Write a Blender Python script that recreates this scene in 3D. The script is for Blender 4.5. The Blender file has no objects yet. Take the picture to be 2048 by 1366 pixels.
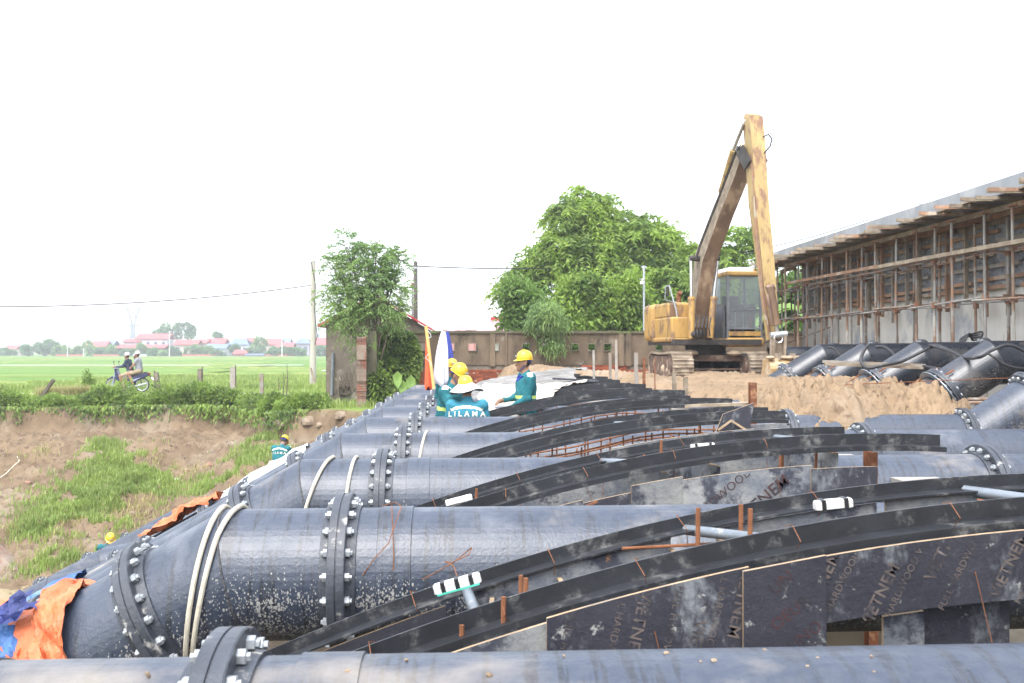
import bpy, math, random
import numpy as np
from mathutils import Vector, Matrix, Euler
random.seed(7); rng = np.random.default_rng(7)
R = math.radians
S = bpy.context.scene
COL = S.collection
# ------------------------------------------------------------------ camera
YAW = R(2.6); CAMZ = 1.75; FPX = 2000.0; HY = 703.0
cam_d = bpy.data.cameras.new('camera'); cam = bpy.data.objects.new('camera', cam_d); COL.objects.link(cam)
cam.location = (0, 0, CAMZ); cam.rotation_euler = (R(90) + math.atan(20 / FPX), 0, -YAW)
cam_d.sensor_width = 36; cam_d.lens = 36 * FPX / 2048; cam_d.clip_start = .05; cam_d.clip_end = 6000
cam_d.dof.use_dof = True; cam_d.dof.focus_distance = 9.0; cam_d.dof.aperture_fstop = 7.1
S.camera = cam
# ------------------------------------------------------------------ sky, sun, exposure (bright overcast)
W = bpy.data.worlds.new('World'); S.world = W; W.use_nodes = True
nt = W.node_tree; nt.nodes.clear()
sky = nt.nodes.new('ShaderNodeTexSky'); sky.sky_type = 'NISHITA'; sky.sun_disc = False
SUN_EL, SUN_AZ = R(58), R(200)
sky.sun_elevation = SUN_EL; sky.sun_rotation = SUN_AZ
sky.air_density = 1.0; sky.dust_density = 1.5; sky.ozone_density = 1.0
hs = nt.nodes.new('ShaderNodeHueSaturation'); hs.inputs['Saturation'].default_value = .36
bg = nt.nodes.new('ShaderNodeBackground'); bg.inputs['Strength'].default_value = .15
wo = nt.nodes.new('ShaderNodeOutputWorld')
tc = nt.nodes.new('ShaderNodeTexCoord'); sz = nt.nodes.new('ShaderNodeSeparateXYZ'); nt.links.new(tc.outputs['Generated'], sz.inputs[0])
mz = nt.nodes.new('ShaderNodeMapRange'); mz.inputs[1].default_value = 0; mz.inputs[2].default_value = 1; mz.inputs[3].default_value = .48; mz.inputs[4].default_value = 1.28; nt.links.new(sz.outputs[2], mz.inputs[0])
vm = nt.nodes.new('ShaderNodeVectorMath'); vm.operation = 'SCALE'; nt.links.new(hs.outputs[0], vm.inputs[0]); nt.links.new(mz.outputs[0], vm.inputs['Scale'])   # overcast: the cloud deck is brightest overhead
nt.links.new(sky.outputs[0], hs.inputs['Color']); nt.links.new(vm.outputs[0], bg.inputs['Color']); nt.links.new(bg.outputs[0], wo.inputs[0])
sun_d = bpy.data.lights.new('sun', 'SUN'); sun_d.energy = .5; sun_d.angle = R(35); sun_d.color = (1, .97, .92)
sun = bpy.data.objects.new('sun', sun_d); COL.objects.link(sun)
sun.rotation_euler = (R(90) - SUN_EL, 0, math.pi - SUN_AZ); sun.location = (0, 0, 60)
S.view_settings.view_transform = 'Standard'; S.view_settings.look = 'None'
S.view_settings.exposure = 2.42; S.view_settings.gamma = 1.0; S.view_settings.use_curve_mapping = False
S.render.engine = 'CYCLES'
S.cycles.use_denoising = True; S.cycles.max_bounces = 6; S.cycles.diffuse_bounces = 3; S.cycles.glossy_bounces = 3
S.cycles.transparent_max_bounces = 8; S.cycles.volume_bounces = 0; S.cycles.caustics_reflective = False; S.cycles.caustics_refractive = False
S.cycles.sample_clamp_indirect = 6

# ------------------------------------------------------------------ helpers
FH = Vector((math.sin(YAW), math.cos(YAW), 0)); RT = Vector((math.cos(YAW), -math.sin(YAW), 0))
def at(px, py, d):
    """the point seen at photograph position (px, py), d metres ahead of the camera"""
    p = FH * d + RT * ((px - 1024) / FPX * d)
    return Vector((p.x, p.y, CAMZ + d * (HY - py) / FPX))

def tag(o, label=None, cat=None, group=None, kind=None):
    if label: o['label'] = label
    if cat: o['category'] = cat
    if group: o['group'] = group
    if kind: o['kind'] = kind
    return o
def thing(name, label, cat, loc=(0, 0, 0), rot=0.0, group=None):
    o = bpy.data.objects.new(name, None); COL.objects.link(o)
    o.location = loc; o.rotation_euler = (0, 0, rot); o.empty_display_size = .2
    return tag(o, label, cat, group)
def link(name, me, parent=None, loc=(0, 0, 0), rot=(0, 0, 0)):
    o = bpy.data.objects.new(name, me); COL.objects.link(o)
    if parent: o.parent = parent
    o.location = loc; o.rotation_euler = rot
    return o
def kids(o): return [c for c in COL.objects if c.parent == o]
def copy_tree(o, parent=None):
    ch = list(o.children)
    c = o.copy(); COL.objects.link(c); c.parent = parent
    for k in ch: copy_tree(k, c)
    return c

def frame_mat(p, d, up=Vector((0, 0, 1))):
    """matrix at p whose Z axis runs along d"""
    z = Vector(d).normalized(); u = Vector(up)
    if abs(z.dot(u)) > .99: u = Vector((0, 1, 0))
    x = u.cross(z).normalized(); y = z.cross(x)
    return Matrix(((x.x, y.x, z.x, p[0]), (x.y, y.y, z.y, p[1]), (x.z, y.z, z.z, p[2]), (0, 0, 0, 1)))

class MB:
    def __init__(s): s.v = []; s.f = []; s.m = []
    def add(s, vs, fs, m=0):
        b = len(s.v); s.v += [tuple(v) for v in vs]; s.f += [tuple(i + b for i in f) for f in fs]; s.m += [m] * len(fs); return s
    def box(s, c, size, rot=None, m=0, taper=1.0):
        x, y, z = (k / 2 for k in size)
        vs = [Vector((-x, -y, -z)), Vector((x, -y, -z)), Vector((x, y, -z)), Vector((-x, y, -z)),
              Vector((-x * taper, -y * taper, z)), Vector((x * taper, -y * taper, z)), Vector((x * taper, y * taper, z)), Vector((-x * taper, y * taper, z))]
        if rot is not None:
            M = rot if isinstance(rot, Matrix) else Euler(rot).to_matrix()
            vs = [M @ v for v in vs]
        c = Vector(c)
        return s.add([v + c for v in vs], [(0, 3, 2, 1), (4, 5, 6, 7), (0, 1, 5, 4), (1, 2, 6, 5), (2, 3, 7, 6), (3, 0, 4, 7)], m)
    def beam(s, a, b, w, h, m=0, up=(0, 0, 1)):
        a = Vector(a); b = Vector(b); M = frame_mat((a + b) / 2, b - a, up)
        L = (b - a).length / 2
        vs = [M @ Vector((sx * w / 2, sy * h / 2, sz * L)) for sz in (-1, 1) for sx, sy in ((-1, -1), (1, -1), (1, 1), (-1, 1))]
        return s.add(vs, [(0, 3, 2, 1), (4, 5, 6, 7), (0, 1, 5, 4), (1, 2, 6, 5), (2, 3, 7, 6), (3, 0, 4, 7)], m)
    def cyl(s, a, b, r0, r1=None, n=12, m=0, caps=True):
        r1 = r0 if r1 is None else r1
        a = Vector(a); b = Vector(b); M = frame_mat(a, b - a); L = (b - a).length
        vs = []
        for k in range(n):
            t = 2 * math.pi * k / n; vs.append(M @ Vector((r0 * math.cos(t), r0 * math.sin(t), 0)))
        for k in range(n):
            t = 2 * math.pi * k / n; vs.append(M @ Vector((r1 * math.cos(t), r1 * math.sin(t), L)))
        fs = [(k, (k + 1) % n, n + (k + 1) % n, n + k) for k in range(n)]
        if caps: fs += [tuple(range(n - 1, -1, -1)), tuple(range(n, 2 * n))]
        return s.add(vs, fs, m)
    def tube(s, pts, r, n=8, m=0, caps=True):
        pts = [Vector(p) for p in pts]; N = len(pts)
        rr = list(r) if hasattr(r, '__len__') else [r] * N
        up = None; vs = []
        for i, p in enumerate(pts):
            d = (pts[min(i + 1, N - 1)] - pts[max(i - 1, 0)])
            if d.length < 1e-9: d = Vector((0, 0, 1))
            d.normalize()
            if up is None:
                up = Vector((0, 0, 1)) if abs(d.z) < .9 else Vector((1, 0, 0))
            x = up.cross(d)
            if x.length < 1e-6: x = Vector((0, 1, 0)).cross(d)
            x.normalize(); y = d.cross(x); up = y
            for k in range(n):
                t = 2 * math.pi * k / n; vs.append(p + x * (rr[i] * math.cos(t)) + y * (rr[i] * math.sin(t)))
        fs = [(i * n + k, i * n + (k + 1) % n, (i + 1) * n + (k + 1) % n, (i + 1) * n + k) for i in range(N - 1) for k in range(n)]
        if caps: fs += [tuple(range(n - 1, -1, -1)), tuple(range((N - 1) * n, N * n))]
        return s.add(vs, fs, m)
    def prism(s, poly, a, b, axis='y', m=0):
        """2-D polygon extruded from a to b along an axis; poly is (x, z) for y, (y, z) for x, (x, y) for z"""
        n = len(poly)
        def P(u, v, t): return {'y': (u, t, v), 'x': (t, u, v), 'z': (u, v, t)}[axis]
        vs = [P(u, v, a) for u, v in poly] + [P(u, v, b) for u, v in poly]
        fs = [tuple(range(n)), tuple(range(2 * n - 1, n - 1, -1))] + [(k, n + k, n + (k + 1) % n, (k + 1) % n) for k in range(n)]
        return s.add(vs, fs, m)
    def lathe(s, prof, p=(0, 0, 0), d=(0, 0, 1), n=24, m=0):
        """profile of (radius, height) turned round the axis d through p"""
        M = frame_mat(p, d); vs = []; N = len(prof)
        for r, h in prof:
            for k in range(n):
                t = 2 * math.pi * k / n; vs.append(M @ Vector((r * math.cos(t), r * math.sin(t), h)))
        fs = [(i * n + k, i * n + (k + 1) % n, (i + 1) * n + (k + 1) % n, (i + 1) * n + k) for i in range(N - 1) for k in range(n)]
        return s.add(vs, fs, m)
    def ball(s, c, r, n=10, m=0, rot=None):
        rx, ry, rz = r if hasattr(r, '__len__') else (r, r, r)
        c = Vector(c); vs = []; h = n // 2 + 1
        for i in range(h + 1):
            a = math.pi * i / h
            for k in range(n):
                t = 2 * math.pi * k / n
                v = Vector((rx * math.sin(a) * math.cos(t), ry * math.sin(a) * math.sin(t), rz * math.cos(a)))
                if rot is not None: v = Euler(rot).to_matrix() @ v
                vs.append(v + c)
        fs = [(i * n + k, (i + 1) * n + k, (i + 1) * n + (k + 1) % n, i * n + (k + 1) % n) for i in range(h) for k in range(n)]
        return s.add(vs, fs, m)
    def sheet(s, P, nu, nv, m=0):
        """grid of nu x nv points P(i, j)"""
        vs = [P(i, j) for i in range(nu) for j in range(nv)]
        fs = [(i * nv + j, (i + 1) * nv + j, (i + 1) * nv + j + 1, i * nv + j + 1) for i in range(nu - 1) for j in range(nv - 1)]
        return s.add(vs, fs, m)
    def mesh(s, name, mats, smooth=False, off=(0, 0, 0)):
        me = bpy.data.meshes.new(name); o = Vector(off)
        me.from_pydata([(v[0] - o.x, v[1] - o.y, v[2] - o.z) for v in s.v], [], s.f)
        for m in (mats if isinstance(mats, (list, tuple)) else [mats]): me.materials.append(m)
        me.polygons.foreach_set('material_index', s.m)
        if smooth:
            me.polygons.foreach_set('use_smooth', [True] * len(s.f))
            me.set_sharp_from_angle(angle=R(38 if smooth is True else smooth))
        me.validate(); me.update(); return me
    def build(s, name, mats, parent=None, smooth=False, world=True, **kw):
        """link as one object; the vertices are world coordinates (or the parent's when world is False)"""
        off = Vector((0, 0, 0)); q = parent
        while world and q is not None: off += q.location; q = q.parent
        o = link(name, s.mesh(name, mats, smooth, off), parent)
        for k, v in kw.items(): o[k] = v
        return o

def np_mesh(name, V, F, mats, smooth=False, mi=None):
    V = np.asarray(V, dtype=np.float32); F = np.asarray(F, dtype=np.int32); k = F.shape[1]
    me = bpy.data.meshes.new(name)
    me.vertices.add(len(V)); me.vertices.foreach_set('co', V.ravel())
    me.loops.add(F.size); me.loops.foreach_set('vertex_index', F.ravel())
    me.polygons.add(len(F)); me.polygons.foreach_set('loop_start', np.arange(len(F), dtype=np.int32) * k)
    for m in (mats if isinstance(mats, (list, tuple)) else [mats]): me.materials.append(m)
    if mi is not None: me.polygons.foreach_set('material_index', np.asarray(mi, dtype=np.int32))
    me.polygons.foreach_set('use_smooth', np.full(len(F), bool(smooth)))
    me.update(calc_edges=True); me.validate()
    return me

# value noise on arrays
def _hash(i, j, k, seed):
    n = (i * 374761393 + j * 668265263 + k * 2147483647 + seed * 1274126177) & 0x7fffffff
    n = ((n ^ (n >> 13)) * 1274126177) & 0x7fffffff
    return ((n ^ (n >> 16)) & 0xffff) / 65535.0
def vnoise(x, y, z=0.0, seed=0):
    x = np.asarray(x, float); y = np.asarray(y, float); z = np.zeros_like(x) + z
    i, j, k = np.floor(x).astype(np.int64), np.floor(y).astype(np.int64), np.floor(z).astype(np.int64)
    u, v, w = x - i, y - j, z - k
    u, v, w = (t * t * (3 - 2 * t) for t in (u, v, w))
    r = 0
    for a in (0, 1):
        for b in (0, 1):
            for c in (0, 1):
                r = r + _hash(i + a, j + b, k + c, seed) * (u if a else 1 - u) * (v if b else 1 - v) * (w if c else 1 - w)
    return r * 2 - 1
def fbm(x, y, z=0.0, o=4, seed=0, g=.5):
    s = 0; a = 1; f = 1
    for q in range(o):
        s = s + a * vnoise(np.asarray(x) * f, np.asarray(y) * f, np.asarray(z) * f, seed + q); a *= g; f *= 2.03
    return s
def sstep(a, b, x):
    t = np.clip((np.asarray(x, float) - a) / (b - a), 0, 1); return t * t * (3 - 2 * t)

# ------------------------------------------------------------------ materials
def pmat(name, c1, c2=None, scale=4.0, rough=.8, bump=0.0, bscale=40.0, dirt=None, dscale=2.0, dlo=.5, dhi=.65, stretch=(1, 1, 1),
         rnd=0.0, metallic=0.0, spec=.35, detail=7.0, dstretch=None, dirt2=None, d2scale=8.0, d2lo=.6, d2hi=.66, lo=.35, hi=.65, drough=None, coat=0.0, emit=0.0, nr=.62):
    m = bpy.data.materials.new(name); m.use_nodes = True; t = m.node_tree; N = t.nodes; L = t.links
    b = N['Principled BSDF']; b.inputs['Metallic'].default_value = metallic; b.inputs['Specular IOR Level'].default_value = spec
    if coat: b.inputs['Coat Weight'].default_value = coat; b.inputs['Coat Roughness'].default_value = .15
    g = N.new('ShaderNodeNewGeometry')
    def noise(sc, st, det=detail):
        mp = N.new('ShaderNodeMapping'); mp.inputs['Scale'].default_value = st; L.new(g.outputs['Position'], mp.inputs[0])
        n = N.new('ShaderNodeTexNoise'); n.inputs['Scale'].default_value = sc; n.inputs['Detail'].default_value = det; n.inputs['Roughness'].default_value = nr; L.new(mp.outputs[0], n.inputs['Vector'])
        return n.outputs['Fac']
    def ramp(fac, lo, hi):
        r = N.new('ShaderNodeMapRange'); r.inputs[1].default_value = lo; r.inputs[2].default_value = hi; r.interpolation_type = 'SMOOTHSTEP'; L.new(fac, r.inputs[0]); return r.outputs[0]
    def mix(fac, a, bb):
        x = N.new('ShaderNodeMix'); x.data_type = 'RGBA'
        if isinstance(fac, float): x.inputs[0].default_value = fac
        else: L.new(fac, x.inputs[0])
        for k, q in ((6, a), (7, bb)):
            if isinstance(q, tuple): x.inputs[k].default_value = (*q, 1)
            else: L.new(q, x.inputs[k])
        return x.outputs[2]
    c2 = c2 or tuple(k * .72 for k in c1)
    col = mix(ramp(noise(scale, stretch), lo, hi), c1, c2)
    rsock = None
    if dirt:
        f = ramp(noise(dscale, dstretch or stretch), dlo, dhi); col = mix(f, col, dirt)
        if drough is not None:
            q = N.new('ShaderNodeMapRange'); q.inputs[3].default_value = rough; q.inputs[4].default_value = drough; L.new(f, q.inputs[0]); rsock = q.outputs[0]
    if dirt2: col = mix(ramp(noise(d2scale, stretch), d2lo, d2hi), col, dirt2)
    if rnd:
        oi = N.new('ShaderNodeObjectInfo'); mr = N.new('ShaderNodeMapRange'); mr.inputs[3].default_value = 1 - rnd; mr.inputs[4].default_value = 1 + rnd; L.new(oi.outputs['Random'], mr.inputs[0])
        hv = N.new('ShaderNodeHueSaturation'); L.new(mr.outputs[0], hv.inputs['Value']); L.new(col, hv.inputs['Color']); col = hv.outputs[0]
    L.new(col, b.inputs['Base Color'])
    if rsock: L.new(rsock, b.inputs['Roughness'])
    else: b.inputs['Roughness'].default_value = rough
    if bump:
        bp = N.new('ShaderNodeBump'); bp.inputs['Strength'].default_value = bump; bp.inputs['Distance'].default_value = .02
        L.new(noise(bscale, stretch, 5.0), bp.inputs['Height']); L.new(bp.outputs[0], b.inputs['Normal'])
    if emit: b.inputs['Emission Strength'].default_value = emit; L.new(col, b.inputs['Emission Color'])
    return m
def leafmat(name, c1, c2, c3=None, scale=.9, trans=.45):
    """leaves: two greens in clumps, a third by leaf, light through the blade"""
    m = bpy.data.materials.new(name); m.use_nodes = True; t = m.node_tree; N = t.nodes; L = t.links
    b = N['Principled BSDF']; b.inputs['Roughness'].default_value = .45; b.inputs['Specular IOR Level'].default_value = .35
    g = N.new('ShaderNodeNewGeometry')
    def noise(sc, det):
        n = N.new('ShaderNodeTexNoise'); n.inputs['Scale'].default_value = sc; n.inputs['Detail'].default_value = det; L.new(g.outputs['Position'], n.inputs['Vector'])
        r = N.new('ShaderNodeMapRange'); r.inputs[1].default_value = .38; r.inputs[2].default_value = .62; L.new(n.outputs['Fac'], r.inputs[0]); return r.outputs[0]
    x = N.new('ShaderNodeMix'); x.data_type = 'RGBA'; L.new(noise(scale, 3), x.inputs[0]); x.inputs[6].default_value = (*c1, 1); x.inputs[7].default_value = (*c2, 1)
    y = N.new('ShaderNodeMix'); y.data_type = 'RGBA'; rd = N.new('ShaderNodeMath'); rd.operation = 'MULTIPLY'; L.new(g.outputs['Random Per Island'], rd.inputs[0]); rd.inputs[1].default_value = .55
    L.new(rd.outputs[0], y.inputs[0]); L.new(x.outputs[2], y.inputs[6]); y.inputs[7].default_value = (*(c3 or c2), 1)
    L.new(y.outputs[2], b.inputs['Base Color'])
    tr = N.new('ShaderNodeBsdfTranslucent'); L.new(y.outputs[2], tr.inputs[0])
    ms = N.new('ShaderNodeMixShader'); ms.inputs[0].default_value = trans
    L.new(b.outputs[0], ms.inputs[1]); L.new(tr.outputs[0], ms.inputs[2]); L.new(ms.outputs[0], N['Material Output'].inputs[0])
    return m
# ================================================================== terrain
def yedge(X):
    return 33 - 4.5 * sstep(-8.2, -4.2, X) - 2.2 * sstep(-4.6, -2.0, X) + .35 * fbm(np.asarray(X) * .35, 3.3, 0, 3, 5)
def ground_h(X, Y, fine=True):
    X = np.asarray(X, float); Y = np.asarray(Y, float)
    u = yedge(X) - Y
    lump = fbm(X * 1.3, Y * 1.3, 0, 4, 11)
    plate = .18 * sstep(-7, -2.5, X) * sstep(34, 28, Y) + .03 * fbm(X * .3, Y * .3, 0, 3, 2)
    plate = plate - .12 * sstep(44, 46, Y)
    zb = plate - .85 * sstep(0, .5, u + .1 * lump) - .2 * sstep(.5, 3, u) - .235 * np.clip(u - 3, 0, 14)
    zs = -.14 - .555 * np.maximum(0, -1.45 - X) - 0 * Y
    zs = np.maximum(zs, -4.3)
    zbank = np.maximum(zb, -4.3)
    h = np.where(u < 0, zb, np.maximum(zbank, zs))
    h = h + 5.5 * sstep(-4, -13, Y) * sstep(60, 25, np.abs(X))      # unseen dike, added behind the camera to darken the near pipe flanks
    disturbed = sstep(0.1, .6, u) * sstep(-1.0, -2.2, X)
    gully = -.35 * sstep(.2, .75, fbm(X * .55 + .3 * Y, Y * .16, 0, 3, 31))
    if fine:
        h = h + disturbed * (.09 * lump + .085 * fbm(X * 4, Y * 4, 0, 4, 21) + gully * .5 + .09 * np.abs(fbm(X * 7, Y * 7, 0, 3, 8)) + .03 * fbm(X * 15, Y * 15, 0, 2, 18))
        h = h + .03 * fbm(X * 2, Y * 2, 0, 3, 9) * sstep(-1.5, 0, X) * sstep(33, 30, Y)
    return h
def grid_axis(segs):
    a = []
    for lo, hi, st in segs: a += list(np.arange(lo, hi, st))
    return np.array(a + [segs[-1][1]])
gx = grid_axis([(-2500, -300, 550), (-300, -40, 65), (-40, -17, 3.8), (-17, -1.2, .085), (-1.2, 14, .4), (14, 40, 5), (40, 300, 65), (300, 2500, 550)])
gy = grid_axis([(-60, -10, 10), (-10, 16, .8), (16, 35, .085), (35, 60, .8), (60, 120, 6), (120, 400, 40), (400, 3200, 400)])
GX, GY = np.meshgrid(gx, gy, indexing='ij'); GZ = ground_h(GX, GY)
def grid_faces(a, b):
    i, j = np.meshgrid(np.arange(a - 1), np.arange(b - 1), indexing='ij'); i = i.ravel(); j = j.ravel()
    return np.stack([i * b + j, (i + 1) * b + j, (i + 1) * b + j + 1, i * b + j + 1], 1)

m_dirt = pmat('dirt', (.19, .137, .086), (.13, .092, .058), 1.1, .95, .9, 18, dirt=(.235, .19, .137), dscale=.6, dlo=.48, dhi=.7, dirt2=(.105, .074, .052), d2scale=5, d2lo=.54, d2hi=.66, spec=.1)
# the plateau's green turf takes over where the ground is flat and behind the bank
def turfmat():
    m = m_dirt.copy(); m.name = 'ground_soil_and_turf'; t = m.node_tree; N = t.nodes; L = t.links; b = N['Principled BSDF']
    old = b.inputs['Base Color'].links[0].from_socket
    a = N.new('ShaderNodeAttribute'); a.attribute_name = 'turf'
    g = N.new('ShaderNodeNewGeometry'); n = N.new('ShaderNodeTexNoise'); n.inputs['Scale'].default_value = .5; n.inputs['Detail'].default_value = 8; L.new(g.outputs['Position'], n.inputs['Vector'])
    r = N.new('ShaderNodeMix'); r.data_type = 'RGBA'; L.new(n.outputs['Fac'], r.inputs[0]); r.inputs[6].default_value = (.105, .175, .03, 1); r.inputs[7].default_value = (.18, .225, .06, 1)
    x = N.new('ShaderNodeMix'); x.data_type = 'RGBA'; L.new(a.outputs['Fac'], x.inputs[0]); L.new(old, x.inputs[6]); L.new(r.outputs[2], x.inputs[7]); 
    a2 = N.new('ShaderNodeAttribute'); a2.attribute_name = 'mud_shade'; y = N.new('ShaderNodeMix'); y.data_type = 'RGBA'; L.new(a2.outputs['Fac'], y.inputs[0]); L.new(x.outputs[2], y.inputs[6]); y.inputs[7].default_value = (.075, .058, .042, 1); L.new(y.outputs[2], b.inputs['Base Color'])
    return m
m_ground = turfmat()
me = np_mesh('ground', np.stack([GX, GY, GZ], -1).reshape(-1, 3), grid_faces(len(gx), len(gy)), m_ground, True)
turf = (sstep(.15, -.4, yedge(GX) - GY)).astype(np.float32)
turf = np.maximum(turf, sstep(-4, -7, GY).astype(np.float32))
turf *= (1 - sstep(-3.0, -1.5, GX) * sstep(34, 30, GY))
mud_shade = (sstep(-2.4, -1.2, GX) * sstep(26.5, 25, GY) * sstep(-4, -2, GY)).astype(np.float32); mud_shade = np.maximum(mud_shade, (sstep(.25, -.1, np.abs(GZ - (-.14 - .555 * np.maximum(0, -1.45 - GX)))) * sstep(25, 23.5, GY) * sstep(-4, -2, GY)).astype(np.float32))  # muddy yard, its colour darkened further to paint contact shade under the pipes
at2 = me.attributes.new('mud_shade', 'FLOAT', 'POINT'); at2.data.foreach_set('value', mud_shade.ravel())
at_ = me.attributes.new('turf', 'FLOAT', 'POINT'); at_.data.foreach_set('value', turf.ravel())
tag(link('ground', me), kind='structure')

# rice fields: strips of young rice parted by low grass banks, out to the village
m_rice = [pmat('young_rice_a', (.085, .165, .035), (.10, .19, .04), .25, .85, .6, 9, spec=.1), pmat('young_rice_b', (.12, .195, .04), (.095, .17, .04), .2, .85, .6, 9, spec=.1),
          pmat('young_rice_c', (.14, .205, .05), (.115, .18, .04), .3, .85, .6, 9, spec=.1)]
m_bund = pmat('field_bank_grass', (.19, .215, .07), (.12, .165, .045), .7, .9, .8, 6, spec=.1)
fy = [46.5, 52, 58, 65, 74, 86, 101, 122, 150, 195, 262, 372]
mb = MB(); mbb = MB()
rr = random.Random(3)
for k in range(len(fy) - 1):
    cuts = [-260, -120, -60, -28, -12, 6, 30, 90, 240]
    cuts = [c * (.6 + .4 * fy[k] / 150) * (1.5 if fy[k] > 150 else 1) + rr.uniform(-4, 4) for c in cuts]
    for c in range(len(cuts) - 1):
        a, b = cuts[c] + .35, cuts[c + 1] - .35; y0, y1 = fy[k] + .45, fy[k + 1] - .45; zz = -.02 + rr.uniform(-.03, .05); mi = rr.choice([0, 0, 1, 2])
        mb.box(((a + b) / 2, (y0 + y1) / 2, zz - .05), (b - a, y1 - y0, .32), m=mi)
tag(mb.build('rice_field', m_rice), kind='structure')
for k in range(len(fy)):
    P = [(-330 + 10 * q, fy[k] + .3 * math.sin(q * .7 + k), .03) for q in range(67)]
    mbb.add([(x, y - .5, .0 - .12) for x, y, z in P] + [(x, y - .1, .17 + .09 * math.sin(i * 1.7 + k)) for i, (x, y, z) in enumerate(P)] + [(x, y + .5, -.12) for x, y, z in P],
            [(i, i + 1, 68 + i - 0, 67 + i) for i in range(66)] + [(67 + i, 68 + i, 135 + i, 134 + i) for i in range(66)])
tag(mbb.build('field_path', m_bund), kind='structure')
# a strip of standing water and bare mud far out in the paddies
m_wet = pmat('paddy_water', (.45, .45, .42), (.36, .37, .34), .3, .18, 0, spec=.5)
mb = MB()
for x0, x1, y in ((-58, -30, 118.5), (-27, -19, 118), (-46, -40, 119.4), (-12, 2, 84.4), (8, 22, 118.4)):
    mb.box(((x0 + x1) / 2, y, .16), (x1 - x0, 2.1, .05))
tag(mb.build('water', m_wet), kind='structure')
# the road the motorbike rides on: a thin lane along the plateau
m_lane = pmat('lane_concrete', (.46, .42, .36), (.36, .32, .26), .8, .9, .5, 25, dirt=(.22, .2, .1), dscale=.9, spec=.1)
mb = MB(); mb.sheet(lambda i, j: (-45 + 2.5 * i, 39.6 + 2.3 * j, float(ground_h(-45 + 2.5 * i, 40.6, False)) + .05), 25, 2)
tag(mb.build('road', m_lane), kind='structure')
# ditch water at the foot of the bank
m_water = pmat('muddy_water', (.30, .235, .135), (.26, .20, .115), .7, .16, .15, 6, spec=.5)
mb = MB(); mb.add([(-40, -2, -3.18), (-5.4, -2, -3.18), (-5.4, 26, -3.18), (-40, 26, -3.18)], [(0, 1, 2, 3)])
tag(mb.build('ditch_water', m_water), kind='structure')
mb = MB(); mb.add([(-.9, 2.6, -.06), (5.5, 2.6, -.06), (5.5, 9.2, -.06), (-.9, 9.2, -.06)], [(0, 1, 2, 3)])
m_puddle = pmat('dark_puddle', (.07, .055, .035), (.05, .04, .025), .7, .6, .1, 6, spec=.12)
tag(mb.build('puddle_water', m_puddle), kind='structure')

# ================================================================== sand fill
def sand_h(X, Y):
    X = np.asarray(X, float); Y = np.asarray(Y, float)
    left = 3.35 - (Y - 11.5) * .135 - .35 * sstep(14.5, 18, Y) + .25 * fbm(Y * .6, 1.1, 0, 3, 41)
    front = 11.1 + .35 * fbm(X * .9, 7.7, 0, 3, 42) + .5 * sstep(3.9, 3.2, X)
    right = 7.6 + .2 * fbm(Y * .8, 2.2, 0, 3, 43) + .3 * sstep(14.5, 17, Y)
    e = np.minimum(np.minimum(sstep(0, 1.5, X - left + .35), sstep(0, 1.35, Y - front)), sstep(0, 1.0 + .7 * sstep(16, 14, Y), right - X))
    body = 1.17 - .10 * sstep(17, 20, Y) + .08 * np.exp(-((Y - 13.2) / 1.0) ** 2) * sstep(3.4, 5.4, X) + .26 * np.exp(-((X - left - 1.3) / .8) ** 2) * sstep(17, 21, Y) + .13 * sstep(5.3, 6.2, X) * sstep(16, 18, Y)
    lumps = .06 * fbm(X * 1.6, Y * 1.6, 0, 4, 44) + .05 * (np.abs(fbm(X * 3.2, Y * 3.2, 0, 4, 45)) - .35) + .10 * (np.abs(fbm(X * 7.5, Y * 7.5, 0, 3, 47)) - .35) + .06 * fbm(X * 17, Y * 17, 0, 2, 48)
    rough = .35 + .9 * np.exp(-((Y - 13.0) / 1.3) ** 2) + .5 * sstep(.9, .2, e)
    return -.3 + e ** .8 * (body + .3) + lumps * rough * sstep(0, .12, e) * 1.25
sx = np.arange(.4, 9.3, .036); sy = np.concatenate([np.arange(10.9, 15.4, .036), np.arange(15.4, 31.4, .11)])
SX, SY = np.meshgrid(sx, sy, indexing='ij'); SZ = sand_h(SX, SY)
m_sand = pmat('sand', (.275, .196, .122), (.205, .146, .092), 1.0, .97, .9, 30, dirt=(.31, .245, .178), dscale=.5, dlo=.52, dhi=.7, dirt2=(.15, .105, .068), d2scale=7, d2lo=.55, d2hi=.66, spec=.08)  # second dirt layer paints dark crevice shade between the clods
tag(link('sand_mound', np_mesh('sand_mound', np.stack([SX, SY, SZ], -1).reshape(-1, 3), grid_faces(len(sx), len(sy)), m_sand, True)), kind='structure')

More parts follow.
